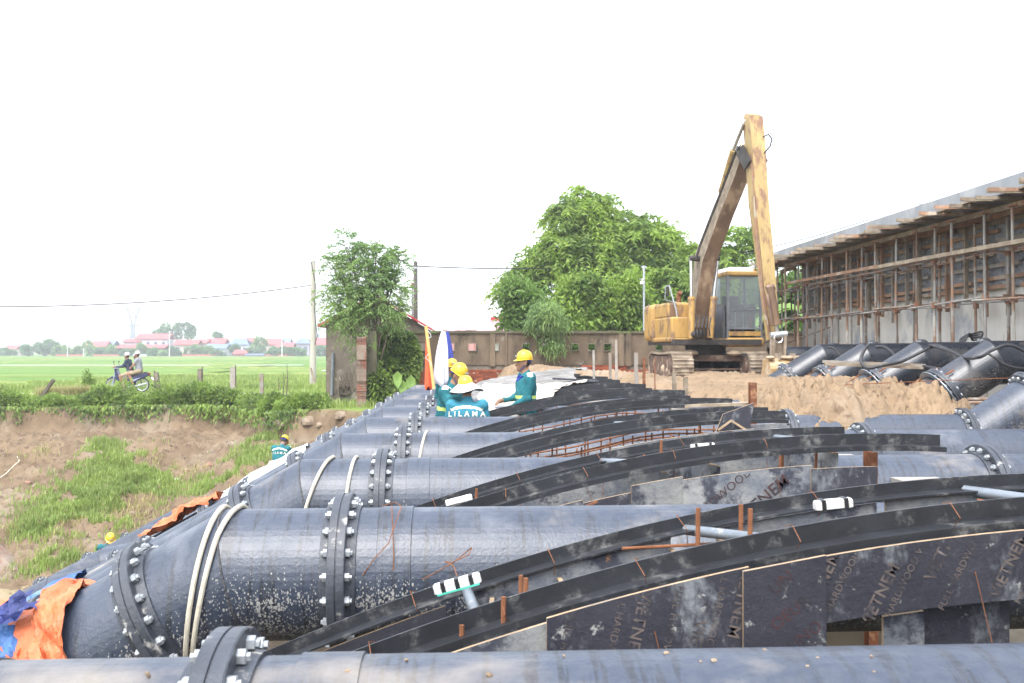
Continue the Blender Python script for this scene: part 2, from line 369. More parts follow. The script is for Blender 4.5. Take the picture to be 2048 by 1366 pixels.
# ================================================================== pipes
def pipemat(name='dark_coated_steel', k_=1.0, wet=0.0):
    m = bpy.data.materials.new(name); m.use_nodes = True; t = m.node_tree; N = t.nodes; L = t.links
    b = N['Principled BSDF']; g = N.new('ShaderNodeNewGeometry'); pos = g.outputs['Position']
    def noise(sc, st=(1, 1, 1), det=6, lo=.4, hi=.6, off=(0, 0, 0)):
        mp = N.new('ShaderNodeMapping'); mp.inputs['Scale'].default_value = st; mp.inputs['Location'].default_value = off; L.new(pos, mp.inputs[0])
        n = N.new('ShaderNodeTexNoise'); n.inputs['Scale'].default_value = sc; n.inputs['Detail'].default_value = det; n.inputs['Roughness'].default_value = .58; L.new(mp.outputs[0], n.inputs['Vector'])
        r = N.new('ShaderNodeMapRange'); r.inputs[1].default_value = lo; r.inputs[2].default_value = hi; L.new(n.outputs['Fac'], r.inputs[0]); return r.outputs[0]
    def mth(op, a, bb):
        x = N.new('ShaderNodeMath'); x.operation = op
        for k, q in ((0, a), (1, bb)):
            if isinstance(q, (int, float)): x.inputs[k].default_value = q
            else: L.new(q, x.inputs[k])
        return x.outputs[0]
    def mix(f, a, bb):
        x = N.new('ShaderNodeMix'); x.data_type = 'RGBA'; L.new(f, x.inputs[0])
        for k, q in ((6, a), (7, bb)):
            if isinstance(q, tuple): x.inputs[k].default_value = (*q, 1)
            else: L.new(q, x.inputs[k])
        return x.outputs[2]
    col = mix(noise(1.6), (.025 * k_, .034 * k_, .054 * k_), (.032 * k_, .043 * k_, .066 * k_))
    runs = noise(1.0, (34, 3.0, 1.1), 6, .535, .575)                     # water runs down the flank
    runs = mth('MULTIPLY', runs, noise(1.3, (1, 1, 1), 4, .36, .5))
    col = mix(mth('MULTIPLY', runs, .85), col, (.012, .014, .019))
    mot = noise(26, (1, 1, 1), 4, .42, .6); col = mix(mth('MULTIPLY', mot, .35), col, (.060 * k_, .068 * k_, .084 * k_))
    dust = mth('MULTIPLY', noise(1.1, (1, 1.4, 1.4), 7, .60, .74, (4, 0, 0)), .45 * k_); col = mix(dust, col, (.40, .34, .26))
    # cement splashes: small pale spots, thickest on the under half
    sx_ = N.new('ShaderNodeSeparateXYZ'); L.new(g.outputs['True Normal'], sx_.inputs[0])
    low = N.new('ShaderNodeMapRange'); low.inputs[1].default_value = .45; low.inputs[2].default_value = -.15; low.inputs[3].default_value = .06; low.inputs[4].default_value = 1.0; L.new(sx_.outputs[2], low.inputs[0])
    spot = None
    for sc, th in ((32, .13), (64, .19), (120, .27)):
        mp = N.new('ShaderNodeMapping'); mp.inputs['Scale'].default_value = (1, 1, .62); L.new(pos, mp.inputs[0])
        v = N.new('ShaderNodeTexVoronoi'); v.inputs['Scale'].default_value = sc; L.new(mp.outputs[0], v.inputs['Vector'])
        cr = N.new('ShaderNodeSeparateColor'); L.new(v.outputs['Color'], cr.inputs[0])
        rad = mth('MULTIPLY', mth('SUBTRACT', mth('MULTIPLY', low.outputs[0], noise(1.4, (1, 1, 1), 3, .3, .62)), cr.outputs[0]), th * 2.4)
        s_ = mth('GREATER_THAN', rad, v.outputs['Distance']); spot = s_ if spot is None else mth('MAXIMUM', spot, s_)
    col = mix(mth('MULTIPLY', spot, .8), col, (.34, .33, .30))
    smear = mth('MULTIPLY', noise(2.1, (1, 1, .7), 9, .60, .72, (2, 5, 1)), .34 * k_); col = mix(smear, col, (.22, .23, .25))
    L.new(col, b.inputs['Base Color'])
    ro = N.new('ShaderNodeMapRange'); ro.inputs[3].default_value = .37 - wet; ro.inputs[4].default_value = .43 - wet; L.new(noise(6), ro.inputs[0])
    L.new(mth('MAXIMUM', ro.outputs[0], mth('MULTIPLY', spot, .9)), b.inputs['Roughness'])
    b.inputs['IOR'].default_value = 1.62; b.inputs['Specular IOR Level'].default_value = .5
    bp = N.new('ShaderNodeBump'); bp.inputs['Strength'].default_value = .20; bp.inputs['Distance'].default_value = .008; L.new(noise(70, (1, 1, 1), 3, .2, .8), bp.inputs['Height']); L.new(bp.outputs[0], b.inputs['Normal'])
    return m
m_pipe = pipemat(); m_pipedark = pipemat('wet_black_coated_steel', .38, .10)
m_flange = pmat('flange_steel', (.05, .056, .068), (.03, .034, .043), 5, .42, .25, 60, dirt=(.33, .32, .29), dscale=9, dlo=.6, dhi=.7, spec=.55)
m_bolt = pmat('galvanised_bolt', (.40, .42, .43), (.28, .30, .31), 30, .42, .1, 60, metallic=.25, spec=.5)
m_weld = pmat('weld_bead', (.035, .038, .045), (.09, .085, .08), 40, .5, .6, 90)
PR = .318
T1, T2, T3, T4 = .555, .2, .53, .62
PTS = [(-11.2, None), (-6.62, None), (-5.95, None), (-1.11, .655), (6.15, .655), (7.62, None), (9.9, None)]
zz = [0] * 7; zz[3] = zz[4] = .655; zz[2] = .655 - T1 * (5.95 - 1.11); zz[1] = zz[2] - T2 * .67; zz[0] = zz[1] - T3 * (11.2 - 6.62); zz[5] = .655 + T4 * (7.62 - 6.15); zz[6] = zz[5]
PATH = [Vector((p[0], 0, z)) for p, z in zip(PTS, zz)]
def on_path(x):
    for a, b in zip(PATH[:-1], PATH[1:]):
        if a.x - 1e-4 <= x <= b.x + 1e-4: return a.lerp(b, (x - a.x) / (b.x - a.x)), (b - a).normalized()
def ring(p, d_in, d_out, r, n):
    """ring of points at p on the mitre plane between two directions"""
    nrm = (d_in + d_out).normalized(); y = Vector((0, 1, 0)); x = y.cross(d_in).normalized(); out = []
    for k in range(n):
        t = 2 * math.pi * k / n; q = x * (r * math.cos(t)) + y * (r * math.sin(t))
        q = q - d_in * (q.dot(nrm) / d_in.dot(nrm)); out.append(p + q)
    return out
def sweep(mb, xa, xb, r=PR, n=56, path=PATH, endcap=False, step=.6):
    pa, da = on_path(xa); pb, db = on_path(xb)
    rings = [ring(pa, da, da, r, n)]; prev = pa; d = da; mits = []
    for i, p in enumerate(path[1:-1], 1):
        if xa + .02 < p.x < xb - .02:
            d2 = (path[i + 1] - p).normalized()
            mits.append(ring(p, d, d2, r, n)); rings.append(mits[-1]); d = d2
    rings.append(ring(pb, db, db, r, n))
    N = len(rings); vs = [v for q in rings for v in q]
    mb.add(vs, [(i * n + k, i * n + (k + 1) % n, (i + 1) * n + (k + 1) % n, (i + 1) * n + k) for i in range(N - 1) for k in range(n)])
    return mits
bolt_mb = MB(); hexp = [(.002, -.074), (.0115, -.073), (.0115, -.062), (.021, -.062), (.021, -.041), (.011, -.041), (.011, .041), (.021, .041), (.021, .062), (.0115, .062), (.0115, .073), (.002, .074)]
bolt_mb.lathe(hexp, n=6)
bolt_me = bolt_mb.mesh('bolt', m_bolt)
fl_mb = MB(); fl_mb.lathe([(PR + .001, -.085), (PR + .012, -.084), (PR + .018, -.041), (.388, -.041), (.392, -.037), (.392, -.004), (.386, -.002), (.386, .002), (.392, .004), (.392, .037), (.388, .041), (PR + .018, .041), (PR + .012, .084), (PR + .001, .085)], n=64)
fl_me = fl_mb.mesh('flange', m_flange, R(30))
ring_mb = MB()
for k in range(20):
    t = 2 * math.pi * (k + .5) / 20; c = Vector((.35 * math.cos(t), .35 * math.sin(t), 0))
    for s in (-1, 1): ring_mb.cyl(c + Vector((0, 0, s * .041)), c + Vector((0, 0, s * .07)), .024, n=6)
ring_me = ring_mb.mesh('bolts', m_bolt)
FL = [-7.7, -5.55, -2.9, -1.47, -.6, 3.85, 6.02, 6.92, 8.72]
def make_pipe(name, label, Y, single, x0=-11.2, x1=9.85, collar=True, group='large water pipes laid side by side'):
    t = thing(name, label, 'pipe', (0, Y, 0), 0, group); t.rotation_euler = (0, -.003, 0)
    fx = [x for x in FL if x0 < x < x1]; cuts = [x0] + fx + [x1]
    for a, b in zip(cuts[:-1], cuts[1:]):
        mb = MB(); mits = sweep(mb, a + (.0 if a == x0 else .0), b)
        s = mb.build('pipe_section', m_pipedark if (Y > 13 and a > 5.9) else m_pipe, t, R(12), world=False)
        for q in mits:
            w = MB(); w.tube(q + [q[0]], .006, 5, caps=False); w.build('weld_seam', m_weld, s, world=False)
    for x in fx:
        p, d = on_path(x)
        f = link('flange', fl_me, t); f.matrix_local = frame_mat(p, d, Vector((0, 1, 0)))
        if single:
            for k in range(20):
                a = 2 * math.pi * (k + .5) / 20; link('bolt', bolt_me, f, (.35 * math.cos(a), .35 * math.sin(a), 0), (0, 0, a))
        else:
            o = link('bolts', ring_me, f); o['kind'] = 'stuff'
    if collar:
        mb = MB(); mb.lathe([(PR, 0), (PR + .007, .002), (PR + .007, .16), (PR, .162)], (-.42, 0, .655), (1, 0, 0), 56); mb.build('collar', m_pipe, t, R(30), world=False)
        mb = MB(); p0, d = on_path(-1.11)
        a = PATH[3]; q = a + Vector((0, -.285, -.13)); dd = (PATH[2] - PATH[3]).normalized()
        mb.tube([q + dd * .02, q + dd * .36], .004, 5); mb.build('weld_seam', m_weld, t, world=False)
    return t
PY = [2.55, 5.0, 7.3, 9.6, 11.9, 14.2, 16.5, 18.8, 21.1, 23.4]
LAB = ['black steel pipe nearest the camera, running along the very bottom of the picture', 'second black pipe from the camera, tied with a doubled cream rope at its bend',
       'third black pipe from the camera, with two separate cream ropes over its top', 'fourth black pipe from the camera, with one cream rope beside its flange',
       'black pipe right behind which the worker in the wide brimmed sun hat stands', 'sixth black pipe from the camera, half covered by the white sheet by the workers',
       'seventh black pipe from the camera, at the bare wooden stake of the white parasol', 'eighth black pipe from the camera, just short of the orange flag',
       'ninth black pipe from the camera, one before the last by the ivy', 'farthest black pipe of the row, ending beside the ivy and the brick pillar']
for i, (y, l) in enumerate(zip(PY, LAB)):
    make_pipe('water_pipe', l, y, i < 4, x1=(9.85 if i != 9 else 5.9))
# the farthest pipe is not joined yet: a loose end waits at the wall
t = thing('pipe_stub', 'loose mitred black pipe end poking out of the wall beside the excavator bucket', 'pipe', (0, 23.4, 0))
mb = MB(); n = 40; z0 = PATH[5].z; A_ = [Vector((7.15 + .28 * math.cos(2 * math.pi * k / n), .3 * math.sin(2 * math.pi * k / n), z0 + .3 * math.cos(2 * math.pi * k / n))) for k in range(n)]
A_ = [Vector((7.3 - .17 * (v.z - z0) / .3, v.y, v.z)) for v in A_]; B_ = [Vector((9.85, v.y, v.z)) for v in A_]
A2 = [Vector((v.x, v.y * .95, z0 + (v.z - z0) * .95)) for v in A_]; B2 = [Vector((9.85, v.y, v.z)) for v in A2]
mb.add(A_ + B_ + A2 + B2, [f for k in range(n) for f in ((k, (k + 1) % n, n + (k + 1) % n, n + k), (k, 2 * n + k, 2 * n + (k + 1) % n, (k + 1) % n), (2 * n + k, 3 * n + k, 3 * n + (k + 1) % n, 2 * n + (k + 1) % n))])
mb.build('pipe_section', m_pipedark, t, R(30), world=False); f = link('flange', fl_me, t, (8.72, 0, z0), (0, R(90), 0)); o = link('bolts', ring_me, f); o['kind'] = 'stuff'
# ================================================================== haze: the pale air that fades the village
def haze(dens):
    mb = MB(); mb.box((0, 260, 23.5), (1500, 1000, 58)); m = bpy.data.materials.new('haze_air'); m.use_nodes = True; t = m.node_tree; t.nodes.clear()
    v = t.nodes.new('ShaderNodeVolumePrincipled'); v.inputs['Density'].default_value = dens; v.inputs['Color'].default_value = (.97, .985, 1, 1); v.inputs['Anisotropy'].default_value = .1
    o = t.nodes.new('ShaderNodeOutputMaterial'); t.links.new(v.outputs[0], o.inputs['Volume']); tag(mb.build('haze', m), kind='stuff')
haze(.0009)

# ================================================================== curved forms of steel angle, plywood and rebar between the pipes
m_angle = pmat('black_painted_angle', (.012, .013, .015), (.022, .024, .028), 3, .38, .12, 45, dirt=(.15, .148, .138), dscale=7, dlo=.52, dhi=.72, nr=.74, dirt2=(.17, .085, .045), d2scale=5, d2lo=.66, d2hi=.74, spec=.5)
m_ply = pmat('film_faced_plywood', (.019, .019, .026), (.031, .030, .038), 2.5, .42, .25, 40, nr=.74, detail=11, dirt=(.17, .18, .185), dscale=3.6, dlo=.515, dhi=.68, dstretch=(1, 1, .6), dirt2=(.24, .24, .22), d2scale=15, d2lo=.595, d2hi=.66, spec=.45, rnd=.25)
m_ply2 = pmat('cement_stained_plywood', (.23, .23, .215), (.085, .095, .115), 3.2, .75, .4, 30, nr=.74, detail=11, dirt=(.035, .038, .05), dscale=4, dlo=.49, dhi=.60, dirt2=(.33, .16, .07), d2scale=4, d2lo=.66, d2hi=.72, rnd=.2)
m_plyedge = pmat('raw_wood_edge', (.40, .29, .18), (.29, .20, .12), 9, .85, .2, 60, dirt=(.25, .2, .15), dscale=7)
m_timber = pmat('weathered_timber', (.30, .245, .18), (.20, .16, .11), 6, .9, .5, 50, dirt=(.2, .15, .11), dscale=3, rnd=.18)
m_greytimber = pmat('grey_timber', (.31, .285, .25), (.23, .21, .18), 5, .9, .5, 50, dirt=(.26, .2, .15), dscale=4, rnd=.15)
m_rust = pmat('rusty_steel', (.20, .08, .042), (.13, .055, .03), 9, .85, .4, 70, dirt=(.32, .17, .09), dscale=14, spec=.2)
m_rebar = pmat('rusty_rebar', (.25, .105, .05), (.17, .07, .035), 12, .85, .4, 200, spec=.2)
m_tube = pmat('galvanised_tube', (.20, .225, .25), (.15, .17, .19), 6, .4, .1, 60, metallic=.3, spec=.5, dirt=(.4, .38, .33), dscale=9, dlo=.58, dhi=.7)
m_foam = pmat('white_foam', (.60, .59, .56), (.52, .51, .47), 14, .9, .3, 90, dirt=(.5, .45, .36), dscale=9, dlo=.6, dhi=.7)
m_band = pmat('black_tape', (.02, .02, .022), None, 10, .45)
m_green = pmat('green_film', (.10, .52, .38), None, 10, .5)
m_conc = pmat('site_concrete', (.36, .335, .285), (.29, .27, .235), 1.6, .9, .4, 30, dirt=(.34, .30, .23), dscale=2.1, dlo=.52, dhi=.7, dirt2=(.42, .40, .35), d2scale=6)
m_wetconc = pmat('wet_stained_concrete', (.10, .085, .065), (.06, .05, .04), 3, .6, .4, 30, dirt=(.05, .042, .035), dscale=5)
m_print = pmat('plywood_print', (.115, .092, .08), (.03, .027, .03), 11, .55, lo=.42, hi=.62)
m_redprint = pmat('plywood_red_print', (.06, .027, .026), (.026, .022, .025), 11, .55, lo=.42, hi=.62)
XP = 2.45
def zarc(x): return CAMZ - .49 - .065 * (x - XP) ** 2
def arc_member(mb, y, x0, x1, side=-1, n=40, h=.036):
    """L-section bent to the curve: upright leg and a ledge at its foot towards -y"""
    prof = [(0, h), (.009, h), (.009, -h), (0, -h)], [(.0, -h + .008), (side * .075, -h + .005), (side * .075, -h - .003), (0, -h)], [(side * .075, -h + .006), (side * .083, -h + .006), (side * .083, -h - .024), (side * .075, -h - .024)]
    for pf in (prof if h > .03 else prof[:2]):
        vs = []
        for i in range(n + 1):
            x = x0 + (x1 - x0) * i / n
            for (py, pz) in pf: vs.append((x, y + py, zarc(x) + pz - h))
        fs = [(i * 4 + k, i * 4 + (k + 1) % 4, (i + 1) * 4 + (k + 1) % 4, (i + 1) * 4 + k) for i in range(n) for k in range(4)]
        mb.add(vs, fs + [(0, 1, 2, 3), (n * 4 + 3, n * 4 + 2, n * 4 + 1, n * 4)])
def panel(name, par, y, x0, x1, drop, h0, h1, mat, t=.016, curve=True, edge=True, tilt=0.0, label=None):
    """a board standing on edge whose top follows the curve (or is straight), with a raw wood top edge"""
    n = 10 if curve else 1; mb = MB(); vs = []
    for i in range(n + 1):
        f = i / n; x = x0 + (x1 - x0) * f
        zt = (zarc(x) if curve else zarc(x0) + (zarc(x1) - zarc(x0)) * f) - drop; h = h0 + (h1 - h0) * f
        vs += [(x, y, zt), (x, y + t, zt), (x, y + t + tilt, zt - h), (x, y + tilt, zt - h)]
    for i in range(n):
        a, b = i * 4, i * 4 + 4
        mb.f += [(a, a + 1, b + 1, b), (a + 1, a + 2, b + 2, b + 1), (a + 2, a + 3, b + 3, b + 2), (a + 3, a, b, b + 3)]; mb.m += [1 if edge else 0, 0, 0, 0]
    mb.f += [(0, 3, 2, 1), (4 * n, 4 * n + 1, 4 * n + 2, 4 * n + 3)]; mb.m += [1, 1]; mb.v = vs
    o = mb.build(name, [mat, m_plyedge], par)
    if label: o['label'] = label
    return o
import bmesh
FONT_SERIF = None
def text_mesh(txt, size, depth=.0, bold=0.0, squeeze=1.0):
    c = bpy.data.curves.new('lettering', 'FONT'); c.body = txt; c.size = size; c.offset = bold; c.extrude = depth; c.resolution_u = 3; c.align_x = 'CENTER'; c.align_y = 'CENTER'; c.space_character = 1.06
    o = bpy.data.objects.new('lettering', c); COL.objects.link(o)
    dg = bpy.context.evaluated_depsgraph_get(); me = bpy.data.meshes.new_from_object(o.evaluated_get(dg)); bpy.data.objects.remove(o); bpy.data.curves.remove(c)
    return me
def print_text(par, items, y, mat, clip, zfun=None):
    """flat print on a board facing -y; items = (text, x, z, size, angle); clip = list of (point, outward normal) in x, z"""
    bm = bmesh.new()
    for txt, x, z, size, ang, bold in items:
        me = text_mesh(txt, size, bold=bold); me.transform(Matrix.Translation((x, y, z)) @ Matrix.Rotation(R(90), 4, 'X') @ Matrix.Rotation(R(ang), 4, 'Z')); bm.from_mesh(me); bpy.data.meshes.remove(me)
    for (px, pz), (nx, nz) in clip:
        bmesh.ops.bisect_plane(bm, geom=bm.verts[:] + bm.edges[:] + bm.faces[:], plane_co=(px, y, pz), plane_no=(nx, 0, nz), clear_outer=True)
    if not bm.faces: bm.free(); return
    me = bpy.data.meshes.new('lettering'); bm.to_mesh(me); bm.free(); me.materials.clear(); me.materials.append(mat)
    off = Vector(); q = par
    while q is not None: off += q.location; q = q.parent
    me.transform(Matrix.Translation(-off)); o = link('lettering', me, par); o['kind'] = 'stuff'
def tie_wire(par, x, yf, yb, r=.0022):
    mb = MB(); w = random.Random(int(x * 1000)); z = zarc(x)
    P = [(x, yb, z + .004), (x + w.uniform(-.02, .02), yb - .02, z + .012), (x + w.uniform(.0, .03), yb - .1, z - .03), (x + w.uniform(.0, .05), yf - .02, z - .10), (x + w.uniform(.0, .06), yf - .05, z - .17), (x + w.uniform(0, .07), yf - .055, z - .25 - w.uniform(0, .08))] + ([(x + w.uniform(.02, .05), yf - .15, z - .2), (x + w.uniform(.04, .09), yf - .172, z - .46)] if yf == yb else [])
    mb.tube(P, r * .7, 5); mb.build('tie_wire', m_rebar, par)
FORM_LAB = ['curved black steel form nearest the camera, faced with dark printed plywood boards', 'second curved form, faced with cement stained boards behind the second pipe',
            'third curved form, open over its orange rebar, behind the third pipe', 'fourth curved form with open rebar, ending at the leaning dark board',
            'fifth curved form, just in front of the standing worker on the right', 'curved form right behind the legs of the worker on the right', 'curved form under the white sheet that the workers hold',
            'curved form under the grey weathered sheets', 'farthest curved form by the boundary wall']
forms = []
for g in range(9):
    ym = (PY[g] + PY[g + 1]) / 2 + (.0 if g else -.1); yf, yb = ym - .27, ym + .27
    ft = thing('curved_form', FORM_LAB[g], 'formwork', (1.0, ym, 0), 0, 'curved steel forms between the pipes'); forms.append(ft)
    dx = random.Random(g).uniform(-.12, .12)
    for y, xe in ((yb, 2.55 + dx if g else 3.4), (yf, 2.75 - dx if g else 3.2)):
        mb = MB(); arc_member(mb, y, -1.35, xe, -1, 40, .027 if y == yb else .036); mb.build('steel_angle', m_angle, ft, R(25))
    for x in ((-.0, .87, 2.0) if g < 2 else (-.1, 1.3, 2.2)):
        mb = MB(); xs = x + (.32 if x > .5 else .05); mb.cyl((x, yb - .005, zarc(x) - .055), (xs, yf + .01, zarc(xs) - .075), .021, n=12); mb.build('strut_tube', m_tube, ft, True)
    if g < 2:
        for k in range(8 if g == 0 else 6): tie_wire(ft, -.7 + (.37 + .02 * k) * k + .1 * g, yf, yf + .0 if k % 2 else yf + .012)
        for k in range(4): tie_wire(ft, -.2 + .52 * k, yb - .02, yb)
# ---- boards of the nearest form
ft = forms[0]; yf = (PY[0] + PY[1]) / 2 - .1 - .27; yp = yf - .125
def clip_panel(x0, x1, drop, h0, h1):
    def Z(x, d): return zarc(x) - d
    return [((x0, 0), (-1, 0)), ((x1, 0), (1, 0)), ((x0, Z(x0, drop) - .004), (-(Z(x1, drop) - Z(x0, drop)), x1 - x0)), ((x0, Z(x0, drop) - h0), ((Z(x1, drop) - h1) - (Z(x0, drop) - h0), -(x1 - x0)))]
p1 = panel('plywood_board', ft, yp, -.55, .265, .09, .3, .5, m_ply2)
p2 = panel('plywood_board', ft, yp - .018, .262, .93, .07, .55, .52, m_ply, label='dark plywood board with tan print running downward')
p4 = panel('plywood_board', ft, yp - .012, 1.14, 2.3, .085, .22, .235, m_ply, label='long dark plywood board with tan print running upward')
p3 = panel('plywood_board', ft, yp - .04, .905, 1.18, .075, .75, .78, m_ply, curve=False, label='upright plywood board with faded red print')
L2 = []
for k, x in enumerate((.34, .52, .70, .86)):
    zc = zarc(x) - .26
    L2 += [('FULL HARDWOOD WBP', x - .045, zc - .02 + .05 * (k % 2), .036, -103, 0), ('VIETNEM', x + .04, zc - .05 + .14 * (k % 2), .058, -103, .0005)]
print_text(p2, L2, yp - .0195, m_print, clip_panel(.262, .93, .07, .55, .52))
L4 = []
for k, x in enumerate((1.2, 1.4, 1.62, 1.84, 2.06, 2.24)):
    zc = zarc(x) - .20
    L4 += [('VIETNEM', x - .03, zc + (.02, -.05, .08, .0, .03, -.06)[k], .056, 63, .001), ('FULL HARDWOOD WBP', x + .045, zc + (.03, -.02, .05, -.03, .02, .0)[k], .034, 63, 0)]
print_text(p4, L4, yp - .0135, m_print, clip_panel(1.14, 2.3, .085, .22, .235))
print_text(p3, [('UN', 1.03, zarc(1.05) - .14, .06, 38, .0), ('OEUR', 1.06, zarc(1.05) - .24, .055, 38, .0), ('OUNO', 1.09, zarc(1.05) - .33, .055, 38, .0)], yp - .0415, m_redprint, [((.91, 0), (-1, 0)), ((1.175, 0), (1, 0))])
panel('plywood_board', ft, yp + .03, 1.40, 1.54, .33, .5, .5, m_ply2, curve=False); panel('plywood_board', ft, yp + .06, 1.545, 1.85, .31, .5, .5, m_ply, curve=False)
panel('plywood_board', ft, yp - .03, .10, .30, .36, .3, .3, m_ply2, curve=False)
panel('plywood_board', ft, yf + .49, .02, .80, .062, .26, .26, m_ply2); panel('plywood_board', ft, yf + .47, -1.2, -.08, .075, .34, .34, m_ply)
panel('plywood_board', ft, yf + .485, .98, 1.62, .066, .26, .26, m_ply2); panel('plywood_board', ft, yf + .49, 1.66, 2.3, .062, .24, .24, m_ply2)
for x, dx in ((.80, .07), (.99, .2), (1.67, .25), (.1, -.03), (1.9, .22), (.36, .05)):
    mb = MB(); a = Vector((x, yf + .50, zarc(x) - .12)); b = Vector((x + dx, yf - .02, zarc(x) - .15)); mb.beam(a - Vector((0, 0, .09)), b - Vector((0, 0, .09)), .016, .2, 0); mb.build('divider_board', m_ply2, ft)
    mb = MB(); mb.beam(a + Vector((0, 0, .011)), b + Vector((0, 0, .011)), .018, .006); mb.build('board_edge', m_plyedge, ft)
for x, y, z0, z1 in ((-.02, yf - .04, -.28, -.03), (.12, yf - .045, -.25, .02), (1.0, yf + .1, -.3, .07), (.86, yf + .3, -.3, .07), (.2, yf + .35, -.3, -.02), (.21, yf + .2, -.25, .0), (1.05, yf + .4, -.3, .03)):
    mb = MB(); mb.cyl((x, y, zarc(x) + z0), (x + .004, y, zarc(x) + z1), .009, n=7); mb.build('rebar', m_rebar, ft)
for k in range(24):
    w = random.Random(k); x = (.12, .16, .84, .88, .92, .95, 1.7, 1.75, 1.9, 2.0, .05, .2, .3, .45, .6, .7, 1.05, 1.15, 1.3, 1.4, 1.55, 1.82, 2.1, .8)[k]
    mb = MB(); y = yf + .1 + .35 * w.random(); mb.cyl((x - .1, y, zarc(x) - .07 - .1 * w.random()), (x + .28, y + w.uniform(-.12, .12), zarc(x) - .05 - .1 * w.random()), .0065, n=7); mb.build('rebar', m_rebar, ft)
# the underside block of stained concrete and the stop end
mb = MB(); mb.box((2.05, 3.7, -.15), (.5, .4, .7)); mb.box((1.38, 3.98, -.18), (.7, .2, .8)); mb.build('footing', m_wetconc, ft)
# ---- boards of the second form
ft = forms[1]; ym = (PY[1] + PY[2]) / 2; yf = ym - .27; yp = yf - .12
xs = [-.35, .28, .66, .95, 1.24, 2.0, 2.38]; mats = [m_ply2, m_ply2, m_ply, m_ply2, m_ply2, m_ply]
for k in range(6):
    b_ = panel('plywood_board', ft, yp - .008 * (k % 2) - .004 * k, xs[k], xs[k + 1] + .01, .14 + .02 * (k % 3), .5, .5, mats[k])
    if k == 4:
        print_text(b_, [('FULL HARDWOOD', 1.4, .86, .07, 40, 0), ('VIETNEM', 1.7, .88, .1, 40, .001), ('VIETNEM', 1.95, .80, .1, 40, .001), ('VIETNEM', 1.36, .72, .08, 20, .001)], yp - .0335, m_redprint, clip_panel(xs[k], xs[k + 1], .16, .5, .5))
panel('plywood_board', ft, yf + .48, -.4, 1.08, .062, .25, .25, m_ply2); panel('plywood_board', ft, yf + .485, 1.12, 2.3, .066, .24, .24, m_ply2)
for x, dx in ((-.28, .06), (.1, .05), (1.08, .1), (1.33, .16), (2.05, .15)):
    mb = MB(); a = Vector((x, yf + .50, zarc(x) - .10)); b = Vector((x + dx, yf - .02, zarc(x) - .12)); mb.beam(a - Vector((0, 0, .09)), b - Vector((0, 0, .09)), .018, .2); mb.build('divider_board', m_ply2, ft)
    mb = MB(); mb.beam(a + Vector((0, 0, .012)), b + Vector((0, 0, .012)), .02, .007); mb.build('board_edge', m_plyedge, ft)
for k in range(9):
    w = random.Random(50 + k); x = (.0, .05, 1.12, 1.2, 1.24, 1.9, 2.0, 2.1, 2.2)[k]; y = yf + .05 + .4 * w.random()
    mb = MB(); mb.cyl((x, y, zarc(x) - .3), (x + .01, y, zarc(x) + (.04 if k in (1, 3) else -.05)), .009, n=7); mb.build('rebar', m_rebar, ft)
panel('plywood_board', ft, ym + .38, .95, 1.9, .0, .16, .14, m_ply2)
for (x, z) in ((.33, -.26), (.35, -.2)):
    mb = MB(); mb.beam((x, yp - .05, zarc(x) + z), (x + .42, yp - .05, zarc(x + .42) - .18), .02, .012); mb.build('batten', m_rust, ft); break
# ---- rebar cages in the open forms
for g in (2, 3, 4):
    ym = (PY[g] + PY[g + 1]) / 2; n = (34, 30, 20)[g - 2]
    ct = thing('rebar_cage', ['orange rusty rebar cage under the third curved form', 'orange rusty rebar cage under the fourth curved form', 'rusty rebar cage under the curved form by the standing worker'][g - 2], 'rebar', (1.2, ym, 0), 0, 'rebar cages in the forms')
    w = random.Random(g)
    for y in (ym - .2, ym + .22):
        for dz in (.17, .24, .40):
            mb = MB(); P = [(x, y, zarc(x) - dz + .02 * math.sin(x * 5)) for x in np.linspace(-.35, 2.45, 12)]; mb.tube(P, .008, 6); mb.build('long_bar', m_rebar, ct)
    for k in range(n):
        x = -.2 + 2.55 * (k + w.uniform(-.3, .3)) / n; y = ym + w.choice((-.21, .23)); mb = MB()
        mb.cyl((x, y, zarc(x) - .8), (x + w.uniform(-.03, .03), y, zarc(x) - w.choice((.13, .15, .16, .1))), .007, n=6); mb.build('upright_bar', m_rebar, ct)
    for k in range(9):
        x = .1 + .27 * k; mb = MB(); mb.cyl((x, ym - .2, zarc(x) - .18), (x + .05, ym + .22, zarc(x) - .2), .007, n=6); mb.build('cross_bar', m_rebar, ct)
# ---- foam floats with black bands lying on the forms
def foam(label, p, L, ang, green=False, tilt=0.0, yaw=0.0, bands=2):
    t = thing('foam_block', label, 'foam block', p, yaw, 'white foam blocks on the forms'); t.rotation_euler = (0, -ang, yaw); t.scale = (.85, .8, .8)
    mb = MB(); w = random.Random(int(L * 999)); P = [(-L / 2, .75), (-L * .46, .95), (-L * .2, 1), (L * .1, .96), (L * .3, 1), (L * .47, .95), (L / 2, .7)]
    vs = []
    for x, s in P: vs += [(x, -.03 * s, -.016), (x, -.03 * s, .014 * s), (x, -.018 * s, .024 * s), (x, .018 * s, .024 * s), (x, .03 * s, .014 * s), (x, .03 * s, -.016)]
    mb.add(vs, [(i * 6 + k, i * 6 + (k + 1) % 6, i * 6 + 6 + (k + 1) % 6, i * 6 + 6 + k) for i in range(6) for k in range(6)] + [(5, 4, 3, 2, 1, 0), (36, 37, 38, 39, 40, 41)]); mb.build('foam', m_foam, t, False, False)
    for b in range(bands):
        x = -L * .3 + b * L * .6 / max(1, bands - 1); mb = MB(); mb.box((x, 0, .004), (.018, .066, .046)); mb.build('band', m_band, t, False, False)
    if green: mb = MB(); mb.box((0, -.012, -.02), (L * .9, .05, .008)); mb.build('green_film', m_green, t, False, False)
